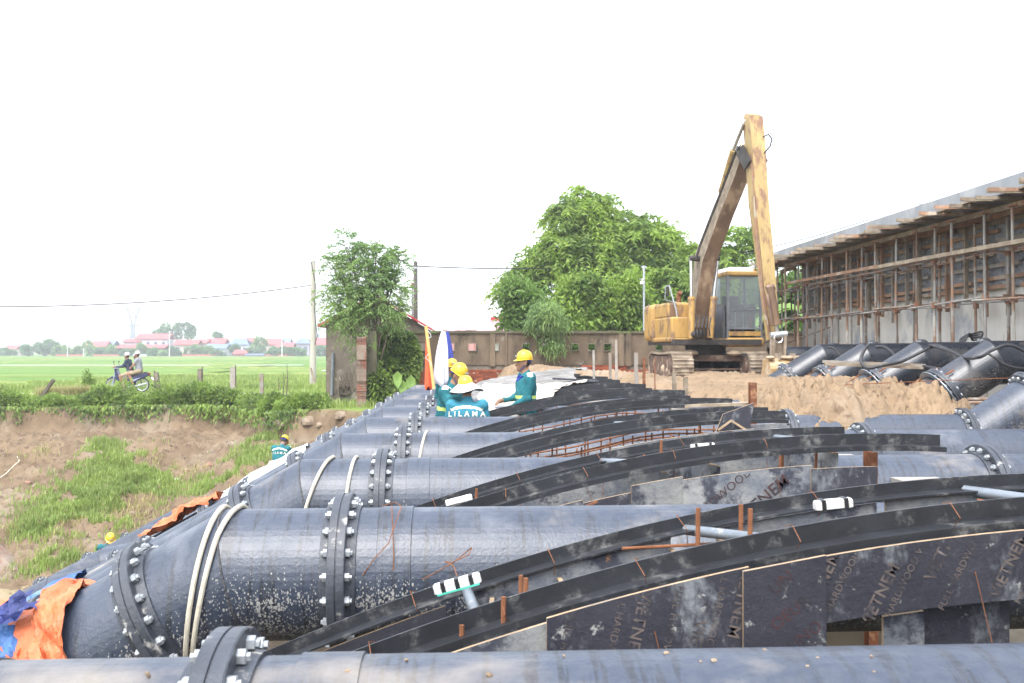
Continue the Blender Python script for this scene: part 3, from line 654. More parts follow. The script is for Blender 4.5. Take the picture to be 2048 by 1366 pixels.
foam('white foam block with green film and black bands leaning on the nearest form', tuple(at(915, 1166, 3.55)), .20, R(15), True, bands=3)
foam('white foam block with two black bands on the nearest form, at the right', tuple(at(1665, 1008, 3.62)), .16, R(5))
foam('white foam block on the second form, beside its grey strut', tuple(at(1405, 893, 6.05)), .17, R(4))
foam('plain white foam block on the second form, at its left foot', tuple(at(918, 1000, 5.95)), .19, R(14), bands=0)

# ================================================================== concrete cross wall, posts, loose boards
mb = MB(); mb.box((3.2, 7.2, .2), (.34, 2.9, 1.3)); o = mb.build('concrete_wall', m_conc); tag(o, 'pale concrete cross wall that the third pipe runs through at the right', 'concrete wall')
def ipost(label, px, d, ytop, zb, w=.10):
    p = at(px, ytop, d); t = thing('steel_post', label, 'post', (p.x, p.y, zb), 0, 'rusty steel posts')
    mb = MB(); h = p.z - zb; mb.box((p.x, p.y, zb + h / 2), (.012, w, h)); mb.build('web', m_rust, t)
    for s in (-1, 1): mb = MB(); mb.box((p.x, p.y + s * (w / 2 + .004), zb + h / 2), (w * .8, .009, h)); mb.build('post_flange', m_rust, t)
ipost('rusty steel post in front of the concrete cross wall', 1740, 6.15, 903, -.2, .07)
ipost('rusty steel post standing tall behind the leaning dark board', 1505, 10.4, 765, 0, .08)
ipost('short rusty steel post at the end of the second form', 1659, 6.7, 861, 0, .08)
ipost('rusty steel post in the sand left of the excavator tracks', 1288, 16.6, 716, .3, .05)
for (px, yt, d, mat, w, lab) in ((1187, 700, 19.2, m_greytimber, .042, 'grey wooden stake farthest left at the sand edge'), (1220, 705, 18.2, m_greytimber, .05, 'grey wooden stake just left of the tallest stake'),
        (1232, 679, 18.8, m_greytimber, .045, 'tallest grey wooden stake at the sand edge'), (1272, 705, 16.8, m_greytimber, .058, 'grey stake left of the rusty steel post in the sand'),
        (1348, 744, 14.6, m_timber, .055, 'pale brown stake in front of the excavator, left of a shorter one'), (1371, 754, 13.6, m_timber, .06, 'short pale brown stake in front of the excavator'), (1309, 715, 15.2, m_rust, .016, 'thin rusty rod standing in the sand')):
    p = at(px, yt, d); mb = MB(); mb.beam((p.x + .02, p.y, .2), p, w, w * .8); tag(mb.build('wooden_stake' if w > .02 else 'steel_rod', mat), lab, 'stake' if w > .02 else 'rod', 'stakes at the sand edge')
# leaning dark board and the loose boards on the fourth form
t = thing('plywood_sheet', 'dark plywood board leaning on the fourth form by the rusty post', 'board', tuple(at(1470, 865, 7.98)))
mb = MB(); q = [at(1432, 864, 7.98), at(1446, 828, 7.98), at(1507, 806, 7.98), at(1500, 858, 7.98)]; nrm = Vector((0, .016, 0))
mb.add(q + [v + nrm for v in q], [(0, 3, 2, 1), (4, 5, 6, 7)], 0); mb.add(q + [v + nrm for v in q], [(0, 1, 5, 4), (1, 2, 6, 5), (2, 3, 7, 6), (3, 0, 4, 7)], 1); mb.build('board', [m_ply, m_plyedge], t)
mb = MB(); mb.beam(at(1436, 860, 7.95), at(1462, 841, 7.95), .01, .016); mb.beam(at(1462, 841, 7.95), at(1492, 860, 7.95), .01, .016); mb.build('batten', m_plyedge, t)
for k, (x0, y0, x1, y1, d, lab, mt) in enumerate(((1342, 812, 1500, 807, 10.6, 'weathered plank lying on the fourth form by the rusty post', m_timber), (1340, 819, 1440, 822, 10.5, 'cement grey board lying under the weathered plank', m_greytimber),
        (1105, 757, 1196, 762, 17.3, 'dark plywood offcut on the grey sheets beside the sand', m_ply), (1440, 862, 1570, 853, 8.6, 'cement splashed plank lying behind the second form', m_ply2), (1372, 886, 1560, 866, 7.0, 'long stained plank on edge along the second form', m_ply2))):
    a, b = at(x0, y0, d), at(x1, y1, d); mb = MB(); mb.beam(a, b, .22 if k < 3 else .05, .03 if k < 3 else .07); tag(mb.build('plank', mt), lab, 'plank', 'loose boards on the forms')
# ---- cream ropes over the pipes
m_rope = pmat('cream_webbing', (.60, .55, .44), (.50, .45, .35), 18, .85, .5, 160, dirt=(.42, .35, .25), dscale=9, dlo=.58, dhi=.7)
def rope(name, label, Y, strands):
    mb = MB()
    for x0, x1, a1, sl in strands:
        P = []
        for i in range(31):
            a = R(-60) + (a1 + R(60)) * i / 30; f = max(0, a / a1); x = x0 + (x1 - x0) * f ** 1.15
            r = PR + .012; za = .655 + r * math.cos(a); zb_ = .655 + T1 * (x + 1.11) + 1.143 * r * math.cos(a)
            P.append((x, Y - r * math.sin(a), min(za, zb_) if math.cos(a) > 0 else (zb_ if x < -1.05 else za)))
        mb.tube(P, .0125, 8)
    tag(mb.build(name, m_rope, None, True), label, 'rope')
rope('rope', 'doubled cream rope over the bend of the second pipe', PY[1], [(-1.20, -1.33, R(150), 0), (-1.12, -1.31, R(150), 0)])
rope('rope', 'cream rope over the third pipe, nearest its bend', PY[2], [(-.97, -1.16, R(115), 0)])
rope('rope', 'cream rope over the third pipe, nearest its flange', PY[2], [(-.80, -.84, R(92), 0)])
rope('rope', 'cream rope over the fourth pipe just right of its flange', PY[3], [(-.38, -.47, R(110), 0)])
# ---- tarpaulins on the sloping pipes
m_otarp = pmat('orange_tarpaulin', (.62, .17, .065), (.50, .12, .045), 5, .5, .9, 14, dirt=(.60, .29, .18), dscale=2.6, dlo=.54, dhi=.7, spec=.4)
m_btarp = pmat('blue_tarpaulin', (.055, .15, .36), (.035, .10, .26), 5, .5, .9, 14, dirt=(.16, .25, .42), dscale=2.6, dlo=.54, dhi=.7, spec=.4)
m_ntarp = pmat('navy_tarpaulin', (.035, .05, .2), (.03, .04, .13), 5, .5, .6, 20)
m_white = pmat('white_sheet', (.62, .62, .61), (.54, .54, .53), 2, .8, .4, 25, dirt=(.62, .58, .50), dscale=1.3, dlo=.54, dhi=.75)
def drape(mb, Y, xa, xb, a0, a1, puff, seed, nx=16, na=30, skew=0.0, m=0, lift=.012):
    """cloth laid round a sloping pipe between axis stations xa..xb and angles a0..a1 (from the top, towards the camera)"""
    def P(i, j):
        f, g_ = i / (nx - 1), j / (na - 1); a = a0 + (a1 - a0) * g_; x = xa + (xb - xa) * f + skew * (a / R(90)) + .05 * float(fbm(g_ * 5, f * 3 + seed, 0, 3, seed))
        c, d = on_path(min(max(x, -11), 9)); u = Vector((0, -1, 0)); n_ = Vector((-d.z, 0, d.x))
        wr = puff * (float(fbm(f * 3.1 + seed, g_ * 4.3, 0, 4, seed)) * .6 + .45) + .35 * puff * float(fbm(f * 8, g_ * 13, 0, 3, seed + 9)) + .22 * puff * abs(math.sin(9 * f + 6 * g_ + seed)) * math.sin(math.pi * min(1, max(0, f)))
        r = PR + lift + max(-.004, wr); hang = max(0, a - R(110)) * .12
        return c + u * (r * math.sin(a)) + n_ * (r * math.cos(a)) + Vector((0, Y, -hang)) + Vector((0, 0, 0))
    mb.sheet(P, nx, na, m)
mb = MB(); drape(mb, PY[1], -1.98, -1.70, R(-60), R(165), .075, 3, 30, 70, -.03)
tag(mb.build('orange_tarp', m_otarp, None, R(60)), 'crumpled orange tarpaulin wrapped round the second pipe at the lower left', 'tarp', 'orange tarpaulins')
mb = MB(); drape(mb, PY[1], -2.6, -1.92, R(-60), R(165), .11, 8, 40, 70, -.03, lift=.0); o = mb.build('blue_tarp', m_btarp, None, R(60)); tag(o, 'crumpled blue tarpaulin beside the orange one at the lower left', 'tarp')
mb = MB(); drape(mb, PY[1], -2.0, -1.86, R(14), R(34), .05, 5, 8, 10, -.02, lift=.085); tag(mb.build('navy_cloth', m_ntarp, None, R(60)), 'dark navy scrap tucked between the orange and blue tarpaulins', 'cloth')
mb = MB(); P = []
for i in range(20):
    a = R(55) + R(110) * i / 19; c, d = on_path(-2.15 + .06 * math.sin(i * .6)); P.append(c + Vector((0, -1, 0)) * (.385 * math.sin(a)) + Vector((-d.z, 0, d.x)) * (.385 * math.cos(a)) + Vector((0, PY[1], 0)))
mb.tube(P, .011, 6); tag(mb.build('cord', m_white, None, True), 'white cord over the blue tarpaulin', 'cord')
mb = MB(); drape(mb, PY[3], -4.75, -3.95, R(-50), R(120), .12, 12, 20, 30, -.05); tag(mb.build('orange_tarp', m_otarp, None, R(60)), 'orange tarpaulin heaped on a far pipe at the left edge, by the ditch', 'tarp', 'orange tarpaulins')
mb = MB(); drape(mb, PY[4], -3.55, -2.75, R(-30), R(26), .10, 15, 40, 20, -.05); tag(mb.build('orange_tarp', m_otarp, None, R(60)), 'narrow orange tarpaulin stretched along a sloping pipe left of the third pipe', 'tarp', 'orange tarpaulins')
mb = MB(); drape(mb, PY[5], -3.3, -2.1, R(-40), R(60), .06, 19, 24, 14, -.1); tag(mb.build('white_sheet', m_white, None, R(60)), 'white sheet lying along a sloping pipe below the crouching worker', 'sheet')
mb = MB(); drape(mb, PY[3], -4.0, -3.45, R(-30), R(45), .06, 21, 12, 12, -.05, lift=.03); tag(mb.build('blue_tarp', m_btarp, None, R(60)), 'small blue tarpaulin scrap beside the orange heap', 'tarp')
# ---- white sheet held by the workers, grey weathered sheets behind it
m_geo = pmat('cream_geotextile', (.45, .41, .34), (.36, .32, .255), 2, .9, .5, 30, dirt=(.52, .51, .48), dscale=1.2, dlo=.5, dhi=.7)
m_old = pmat('weathered_sheet', (.21, .20, .185), (.13, .125, .115), 3, .9, .9, 20, dirt=(.30, .285, .265), dscale=2.5, dstretch=(1, 5, 5), dlo=.5, dhi=.65)
def blanket(name, label, cat, mat, Y0, Y1, x0, x1, z, sag, seed, nx=40, ny=14, fan=0.0):
    mb = MB()
    def P(i, j):
        f, q = i / (nx - 1), j / (ny - 1); x = x0 + .25 * fan * q + (x1 + fan * q - x0) * f * (1 if not fan else 1) + .12 * float(fbm(q * 4, 1.3, 0, 2, seed)); y = Y0 + (Y1 - Y0) * q
        return (x, y, z(x, q) + .035 * float(fbm(x * 3, y * 3, 0, 3, seed)) + sag * math.sin(q * math.pi * 3 + x) * .25 - (.18 * (1 - q) ** 4))
    mb.sheet(P, nx, ny); tag(mb.build(name, mat, None, R(70)), label, cat)
blanket('white_sheet', 'cream white sheet stretched over the form between the two groups of workers', 'sheet', m_geo, 13.45, 16.9, .1, .85, lambda x, q: np.maximum(1.0 + .20 * q, zarc(x) + .02), .06, 61, 40, 30, 1.0)
blanket('grey_sheet', 'grey weathered sheets heaped over the form beyond the white sheet', 'sheet', m_old, 16.9, 19.6, -.1, 1.7, lambda x, q: zarc(x) + .05 + .13 * q, .10, 67, 60, 40, .5)
blanket('white_sheet', 'small white sheet over the sixth pipe beside the workers', 'sheet', m_white, 13.75, 14.45, -.38, .25, lambda x, q: .99 - .12 * abs(q - .55) - .25 * max(0, .3 - q), .0, 71, 14, 10)
# stained concrete showing under the printed board, mud clods on the nearest pipe, stray wires on the second
ft = forms[0]; mb = MB(); mb.box((2.15, yp0 + .1 if False else 3.42, .30), (.58, .12, .8)); mb.build('side_block', m_conc, ft)
w = random.Random(6); mb = MB()
for k in range(22):
    x = w.uniform(-.9, 1.5); a = w.uniform(-.1, .75); c = Vector((x, PY[0] - (PR + .003) * math.sin(a), .655 + (PR + .003) * math.cos(a) - .003 * x)); s = w.uniform(.002, .008); mb.ball(c, (s * 1.5, s, s * .7), 7, 0, (w.random(), w.random(), w.random()))
mb.build('mud_crumbs', m_sand, None, True)['kind'] = 'stuff'
for lab, pts in (('thin rusty wire looped over the second pipe right of its flange', ((765, 1012, 4.95), (790, 1004, 4.9), (803, 1012, 4.82), (792, 1045, 4.72), (778, 1085, 4.67), (748, 1118, 4.66), (726, 1150, 4.66))), ('thin straight wire hanging down the second pipe', ((784, 1010, 4.9), (785, 1040, 4.73), (788, 1110, 4.67), (786, 1180, 4.66))), ('tangled rusty wire in front of the second pipe above the foam block', ((845, 1158, 4.6), (880, 1140, 4.55), (910, 1122, 4.5), (936, 1100, 4.5), (944, 1094, 4.48), (938, 1108, 4.45), (905, 1124, 4.4), (890, 1122, 4.4), (908, 1132, 4.2), (914, 1150, 3.95)))):
    mb = MB(); mb.tube([at(*q) for q in pts], .0025, 5); tag(mb.build('wire', m_rebar, None, True), lab, 'wire')
# ================================================================== boundary wall with brick foot
m_plaster = pmat('mouldy_render', (.175, .132, .09), (.11, .083, .058), 1.3, .95, .5, 35, dirt=(.06, .05, .038), dscale=1.5, dlo=.5, dhi=.7, stretch=(1, 1, .45), dirt2=(.25, .22, .18), d2scale=2.3, d2lo=.6, d2hi=.72, spec=.15)
m_moss = pmat('mossy_coping', (.085, .08, .05), (.13, .115, .08), 2.5, .95, .6, 30, dirt=(.12, .17, .05), dscale=2, dlo=.55, dhi=.68, spec=.1)
m_brick = pmat('red_brick', (.27, .08, .043), (.20, .06, .035), 6, .9, .4, 60, dirt=(.40, .33, .27), dscale=6, dlo=.58, dhi=.72, rnd=.35, spec=.15)
m_mortar = pmat('mortar', (.21, .18, .145), (.15, .13, .10), 5, .95, .5, 50, spec=.1)
m_white_paint = pmat('white_paint', (.78, .77, .74), (.70, .69, .66), 1, .7)
WY = 31.5
def wx(px, d=WY): return at(px, 703, d).x
x0, x1 = wx(824), 13.5
wall = thing('boundary_wall', 'mouldy plastered boundary wall with square openings and a bare red brick foot', 'wall', (x0, WY, 0))
opens = [(wx(a - 8.5), wx(a + 8.5)) for a in (848, 901, 944, 990, 1052, 1085, 1117, 1150, 1184, 1216, 1320)]
zt, zo1, zo0, zb = 2.32, 2.02, 1.76, 1.33
mb = MB(); T = .2
mb.box(((x0 + x1) / 2, WY, (zo1 + zt) / 2), (x1 - x0, T, zt - zo1)); mb.box(((x0 + x1) / 2, WY, (zb + zo0) / 2), (x1 - x0, T, zo0 - zb))
xs = x0
for a, b in opens + [(x1, x1)]:
    mb.box(((xs + a) / 2, WY, (zo0 + zo1) / 2), (a - xs, T, zo1 - zo0)); xs = b
for px in (985 + 0, 1012, 1243, 1258): mb.box((wx(px), WY - .06, 1.8), (.16 if px != 1012 else .05, T, 1.02))
mb.build('render_panel', m_plaster, wall)
mb = MB(); n = 90
for i in range(n):
    a = x0 + (x1 - x0) * i / n; w = (x1 - x0) / n; h = .07 + .025 * random.random(); mb.box((a + w / 2, WY, zt + h / 2), (w * 1.001, .30 + .02 * random.random(), h))
mb.build('coping', m_moss, wall)['kind'] = 'stuff'
for a, b in opens:
    f = MB(); q = .02
    f.box(((a + b) / 2, WY - .09, zo0 - q / 2 + .02), (b - a - .002, .1, q)); f.box(((a + b) / 2, WY - .09, zo1 - .022), (b - a - .002, .1, q)); f.box((a + .012, WY - .09, (zo0 + zo1) / 2), (.02, .1, zo1 - zo0 - .06)); f.box((b - .012, WY - .09, (zo0 + zo1) / 2), (.02, .1, zo1 - zo0 - .06))
    f.build('opening_frame', m_mortar, wall)
mb = MB(); mb.box(((x0 + x1) / 2, WY + .03, zb / 2 - .1), (x1 - x0, .16, zb + .2)); mb.build('mortar_bed', m_mortar, wall)
bk = MB(); bk.box((0, 0, 0), (.21, .11, .058)); bme = bk.mesh('brick', m_brick)
nb = 0; rest = MB(); r_ = random.Random(9)
for c in range(18):
    z = zb - .04 - c * .069
    x = x0 + .11 + (c % 2) * .11
    while x < x1 - .1:
        jag = z > zb - .12 and float(fbm(x * .9, 0.3, 0, 2, 3)) < -.05
        px = 1024 + (x * RT.x + WY * RT.y) / (x * FH.x + WY * FH.y) * FPX
        if not jag:
            y = WY - .055 + r_.uniform(-.008, .008)
            if nb < 300 and c < 7 and 930 < px < 1290: link('brick', bme, wall, (x - x0, y - WY, z), (0, r_.uniform(-.02, .02), r_.uniform(-.02, .02))); nb += 1
            elif z > .3: rest.box((x, y, z), (.21, .11, .058))
        x += .222
o = rest.build('bricks', m_brick, wall); o['kind'] = 'stuff'
# things seen through the openings: red and white corrugated store front behind the wall
m_redshed = pmat('red_corrugated', (.38, .06, .055), (.5, .30, .28), 9, .5, 0, stretch=(1, 1, .02))
# ================================================================== grey outhouse with red roof edge, behind the wall's left end
m_grey = pmat('stained_grey_wall', (.20, .168, .132), (.13, .108, .085), 1.1, .95, .4, 30, dirt=(.36, .32, .27), dscale=1.4, dlo=.52, dhi=.68, dirt2=(.10, .085, .07), d2scale=2.0, d2lo=.58, d2hi=.7, spec=.15)
m_redroof = pmat('red_sheet_roof', (.42, .045, .05), (.34, .04, .04), 3, .45, .1, 20)
m_dark = pmat('dark_interior', (.015, .014, .013), None, 3, .9)
hs_ = thing('outhouse', 'grey stained outhouse with a red edged gable roof behind the small tree', 'house', tuple(at(750, 780, 32.6)))
D = 32.6
L_, R_, PK = at(652, 648, D), at(849, 654, D), at(752, 596, D)
ze = (L_.z + R_.z) / 2
mb = MB(); poly = [(L_.x, -.3), (R_.x, -.3), (R_.x, R_.z), (PK.x, PK.z), (L_.x, L_.z)]; mb.prism(poly, L_.y, L_.y + 6.5); mb.build('wall', m_grey, hs_)
for a, b in ((L_, PK), (R_, PK)):
    dx = (a - b).normalized() * .28; p, q = a + dx, b.copy(); mb = MB()
    v = [(p.x, L_.y - .22, p.z + .03), (q.x, L_.y - .22, q.z + .03), (q.x, L_.y + 6.7, q.z + .03), (p.x, L_.y + 6.7, p.z + .03)]
    mb.add(v + [(k[0], k[1], k[2] + .07) for k in v], [(0, 1, 2, 3), (7, 6, 5, 4), (0, 4, 5, 1), (1, 5, 6, 2), (2, 6, 7, 3), (3, 7, 4, 0)]); mb.build('roof', m_redroof, hs_)
mb = MB(); mb.cyl(at(664, 790, D - .1), at(666, 706, D - .1), .05, n=8); mb.build('downpipe', m_tube, hs_, True)
mb = MB(); mb.box(tuple(at(690, 782, D - .05)), (.35, .1, .3)); mb.build('hole', m_dark, hs_)
# pink corrugated shed roof beyond the wall
m_pinkroof = pmat('pale_pink_roof', (.62, .44, .46), (.54, .37, .40), 1, .5, dirt=(.66, .55, .56), dscale=.4)
sh = thing('shed', 'low shed with a pale pink corrugated roof behind the boundary wall', 'shed', tuple(at(950, 720, 43)))
mb = MB(); a0, b0 = at(872, 672, 43), at(1035, 672, 43); a1, b1 = at(884, 641, 46), at(1035, 640, 46); n = 96; vs = []
for i in range(n + 1):
    f = i / n; dz = .03 * (1 if i % 2 else -1); vs += [a0.lerp(b0, f) + Vector((0, 0, dz)), a1.lerp(b1, f) + Vector((0, 0, dz))]
mb.add(vs, [(2 * i, 2 * i + 2, 2 * i + 3, 2 * i + 1) for i in range(n)]); mb.build('roof', m_pinkroof, sh)
mb = MB(); mb.box(((a0.x + b0.x) / 2, 45.2, 1.2), (b0.x - a0.x - .5, 3.0, 2.1)); mb.build('wall', m_white_paint, sh)
mb = MB(); mb.box(tuple(at(1003, 638, 46.1)), (1.0, .3, .16)); mb.build('ridge_cap', m_redroof, sh)
mb = MB(); mb.box(tuple(at(935, 692, 40)), (1.5, .2, 1.2)); mb.build('red_panel', m_redshed, sh)
# ================================================================== brick gate pillar
pl = thing('brick_pillar', 'worn brick gate pillar with patches of render at the head of the bank', 'pillar', tuple(at(723, 806, 28.6)))
m_oldplaster = pmat('flaking_render', (.24, .19, .145), (.17, .13, .10), 4, .95, .6, 40, dirt=(.20, .09, .06), dscale=3)
PX0, PX1 = at(714, 0, 28.6).x, at(733, 0, 28.6).x; PB, PT = at(723, 806, 28.6).z - .3, at(723, 674, 28.6).z; PYc = at(723, 0, 28.6).y
mb = MB(); mb.box(((PX0 + PX1) / 2, PYc + .16, (PB + PT) / 2), (PX1 - PX0 - .03, .3, PT - PB)); mb.build('core', m_mortar, pl)
r_ = random.Random(4); z = PB + .035; k = 0
bp = MB(); bp.box((0, 0, 0), ((PX1 - PX0) * .49, .12, .06)); m_oldbrick = pmat('weathered_brick', (.21, .085, .055), (.15, .09, .065), 5, .95, .5, 50, dirt=(.20, .155, .115), dscale=5, dlo=.48, dhi=.6, rnd=.3); bpm = bp.mesh('brick', m_oldbrick); bf = MB(); bf.box((0, 0, 0), ((PX1 - PX0) * 1.0, .12, .06)); bfm = bf.mesh('brick', m_oldbrick)
pc = pl.location
while z < PT:
    if k % 2: link('brick', bfm, pl, ((PX0 + PX1) / 2 - pc.x + r_.uniform(-.008, .008), PYc - .02 - pc.y + r_.uniform(-.01, .01), z - pc.z))
    else:
        for s in (-1, 1): link('brick', bpm, pl, ((PX0 + PX1) / 2 + s * (PX1 - PX0) * .25 - pc.x, PYc - .02 - pc.y + r_.uniform(-.012, .012), z - pc.z))
    z += .071; k += 1
for f, h in ((.10, .30), (.50, .34), (.80, .42)):
    mb = MB(); mb.box(((PX0 + PX1) / 2 + .01, PYc - .09, PB + (PT - PB) * f), ((PX1 - PX0) * .93, .03, h)); mb.build('render_patch', m_oldplaster, pl)
mb = MB(); mb.box((at(743, 0, 28.9).x, at(743, 0, 29.2).y, 1.05), (.26, .3, 2.6)); o = mb.build('gate_post', m_moss); tag(o, 'dark mossy concrete post beside the brick pillar', 'post')
# dead twiggy bush / dark thorn branches by the outhouse
m_twig = pmat('dry_twig', (.10, .08, .06), (.15, .12, .09), 8, .9)
tw = MB(); r_ = random.Random(5)
for k in range(26):
    a = at(r_.uniform(672, 704), 790, 29.5); P = [a]
    for q in range(5): P.append(P[-1] + Vector((r_.uniform(-.09, .09), r_.uniform(-.05, .05), r_.uniform(.06, .22))))
    tw.tube(P, [.012, .01, .008, .007, .005, .004], 4, caps=False)
o = tw.build('dead_bush', m_twig); tag(o, 'tangle of dry dark twigs against the outhouse wall', 'bush'); o['kind'] = 'stuff'

# ================================================================== poles and wires
m_polec = pmat('pale_concrete_pole', (.42, .395, .34), (.34, .315, .27), 2, .9, .3, 30, dirt=(.36, .32, .26), dscale=3, stretch=(1, 1, .2), dlo=.55, dhi=.7)
m_poled = pmat('dark_mossy_pole', (.085, .08, .07), (.13, .125, .11), 4, .95, .5, 30, stretch=(1, 1, .2))
m_wire = pmat('black_wire', (.02, .02, .022), None, 10, .6)
m_metal = pmat('grey_metal', (.42, .45, .47), (.34, .37, .39), 8, .45, metallic=.4)
t = thing('utility_pole', 'pale concrete utility pole left of the outhouse, with meter boxes', 'pole', tuple(at(626, 778, 47)))
mb = MB(); mb.cyl(at(626, 784, 47), at(626, 521, 47), .165, .10, 16); mb.build('shaft', m_polec, t, True)
for (px, py, w, h) in ((638, 650, .12, .16), (638, 660, .14, .18), (637, 671, .12, .2)): mb = MB(); mb.box(tuple(at(px, py, 46.9)), (w, .1, h)); mb.build('meter_box', m_metal, t)
mb = MB(); mb.tube([at(622, 524, 46.8), at(626, 545, 46.8), at(631, 570, 46.8), at(629, 620, 46.8), at(634, 672, 46.8), at(630, 690, 46.8)], .02, 5); mb.build('service_cable', m_wire, t)
mb = MB(); mb.beam(at(617, 526, 47), at(635, 524, 47), .05, .08); mb.build('cross_arm', m_metal, t)
mb = MB(); mb.beam(at(632, 770, 46.5), at(621, 736, 46.6), .13, .05); mb.build('prop_plank', m_timber, t)
t = thing('utility_pole', 'dark mossy utility pole standing behind the outhouse roof', 'pole', tuple(at(831, 700, 37.5)))
mb = MB(); a, b = at(831, 720, 37.5), at(831, 523, 37.5); mb.cyl(a, b, .095, .075, 8); mb.build('shaft', m_poled, t)
mb = MB(); mb.cyl(b + Vector((0, 0, -.2)), b + Vector((0, 0, -.27)), .085, .085, 10); mb.build('clamp', m_metal, t)
t = thing('vent_pipe', 'thin grey pipe standing beside the dark utility pole', 'pipe', tuple(at(824, 700, 37)))
mb = MB(); mb.cyl(at(824.5, 720, 37), at(824.5, 569, 37), .028, n=8); mb.build('shaft', m_tube, t, True); mb = MB(); mb.cyl(at(824.5, 571, 37), at(824.5, 566, 37), .045, n=8); mb.build('cap', m_rust, t, True)
def wire(name, label, a, b, sag, r, group=None, n=24):
    mb = MB(); a, b = Vector(a), Vector(b); mb.tube([a.lerp(b, i / n) - Vector((0, 0, sag * 4 * (i / n) * (1 - i / n))) for i in range(n + 1)], r, 5); tag(mb.build(name, m_wire), label, 'cable', group)
wire('cable', 'cable running left from the pale utility pole across the sky', at(626, 570, 47), at(-120, 612, 44), .35, .022)
wire('cable', 'cable running right from the dark pole into the big tree', at(812, 531, 37.5), at(1120, 536, 40), .06, .022)
wire('cable', 'cable rising from the trees to the concrete deck at the right', at(1290, 522, 43), at(1735, 440, 33), .35, .016)
t = thing('camera_pole', 'slim grey pole with two cameras in front of the big tree', 'pole', tuple(at(1288, 670, 33)))
mb = MB(); mb.cyl(at(1288, 700, 33), at(1288, 531, 33), .035, n=8); mb.build('shaft', m_metal, t, True)
mb = MB(); mb.beam(at(1283, 534, 33), at(1293, 534, 33), .05, .06); mb.build('bracket', m_metal, t)
mb = MB(); mb.ball(at(1284, 566, 32.8), .07, 10); mb.beam(at(1284, 560, 32.9), at(1288, 557, 33), .03, .03); mb.build('dome_camera', m_white_paint, t, True)
mb = MB(); mb.beam(at(1278, 558, 32.9), at(1288, 558, 33), .03, .02); mb.build('arm', m_metal, t)

# ================================================================== foliage
m_bark = pmat('bark', (.16, .125, .09), (.10, .08, .06), 5, .95, .7, 30, stretch=(1, 1, .3))
m_leaf = leafmat('bright_leaves', (.27, .41, .065), (.075, .155, .04), (.40, .50, .11))
m_leafdark = leafmat('dark_leaves', (.15, .26, .06), (.07, .14, .04), (.25, .36, .09))
m_leafsmall = leafmat('feathery_leaves', (.24, .36, .11), (.12, .22, .08), (.33, .44, .15))
m_hedge = leafmat('hedge_leaves', (.24, .36, .07), (.055, .11, .03), (.36, .46, .12), 1.6)
m_banana = leafmat('banana_leaves', (.22, .36, .08), (.14, .26, .06), (.30, .44, .11), .7, .45)
def unit(v): return v / np.maximum(np.linalg.norm(v, axis=-1, keepdims=True), 1e-9)
def leaves(P, D, L, Wd, rg, droop=.25):
    """one folded diamond leaf at each P pointing along D"""
    n = len(P); D = unit(D + rg.normal(0, .25, (n, 3))); U = unit(rg.normal(0, 1, (n, 3)) + np.array([0, 0, 1.2])); X = unit(np.cross(D, U)); Nn = np.cross(X, D)
    L = (L * rg.uniform(.7, 1.25, n))[:, None]; w = (Wd * rg.uniform(.75, 1.2, n))[:, None]
    tip = P + D * L + np.array([0, 0, -1.0]) * L * droop; mid = P + D * L * .45
    a = mid + X * w * .5 + Nn * w * .18; b = mid - X * w * .5 + Nn * w * .18
    V = np.stack([P, a, tip, b], 1).reshape(-1, 3); F = np.arange(4 * n).reshape(n, 4)
    return V, F
def sprays(C, Dir, rg, length, pairs, leaf, wid, droop=.5):
    """compound leaves: paired leaflets along drooping stalks that start at C"""
    n = len(C); Dir = unit(Dir); s = np.linspace(.12, 1, pairs)
    Lg = (length * rg.uniform(.6, 1.25, n))[:, None, None]
    pt = C[:, None, :] + Dir[:, None, :] * (s[None, :, None] * Lg) + np.array([0, 0, -1.0]) * (droop * (s ** 2))[None, :, None] * Lg
    tan = unit(Dir[:, None, :] + np.array([0, 0, -1.0]) * (2 * droop * s)[None, :, None]); side = unit(np.cross(tan, np.array([0, 0, 1.0]) + rg.normal(0, .25, (n, 1, 3))))
    Ps, Ds = [], []
    for sg in (-1, 1): Ps.append(pt.reshape(-1, 3)); Ds.append((side * sg + tan * .55).reshape(-1, 3))
    return leaves(np.concatenate(Ps), np.concatenate(Ds), leaf, wid, rg, .2)
def cat(parts):
    V, F, o = [], [], 0
    for v, f in parts: V.append(v); F.append(f + o); o += len(v)
    return np.concatenate(V), np.concatenate(F)
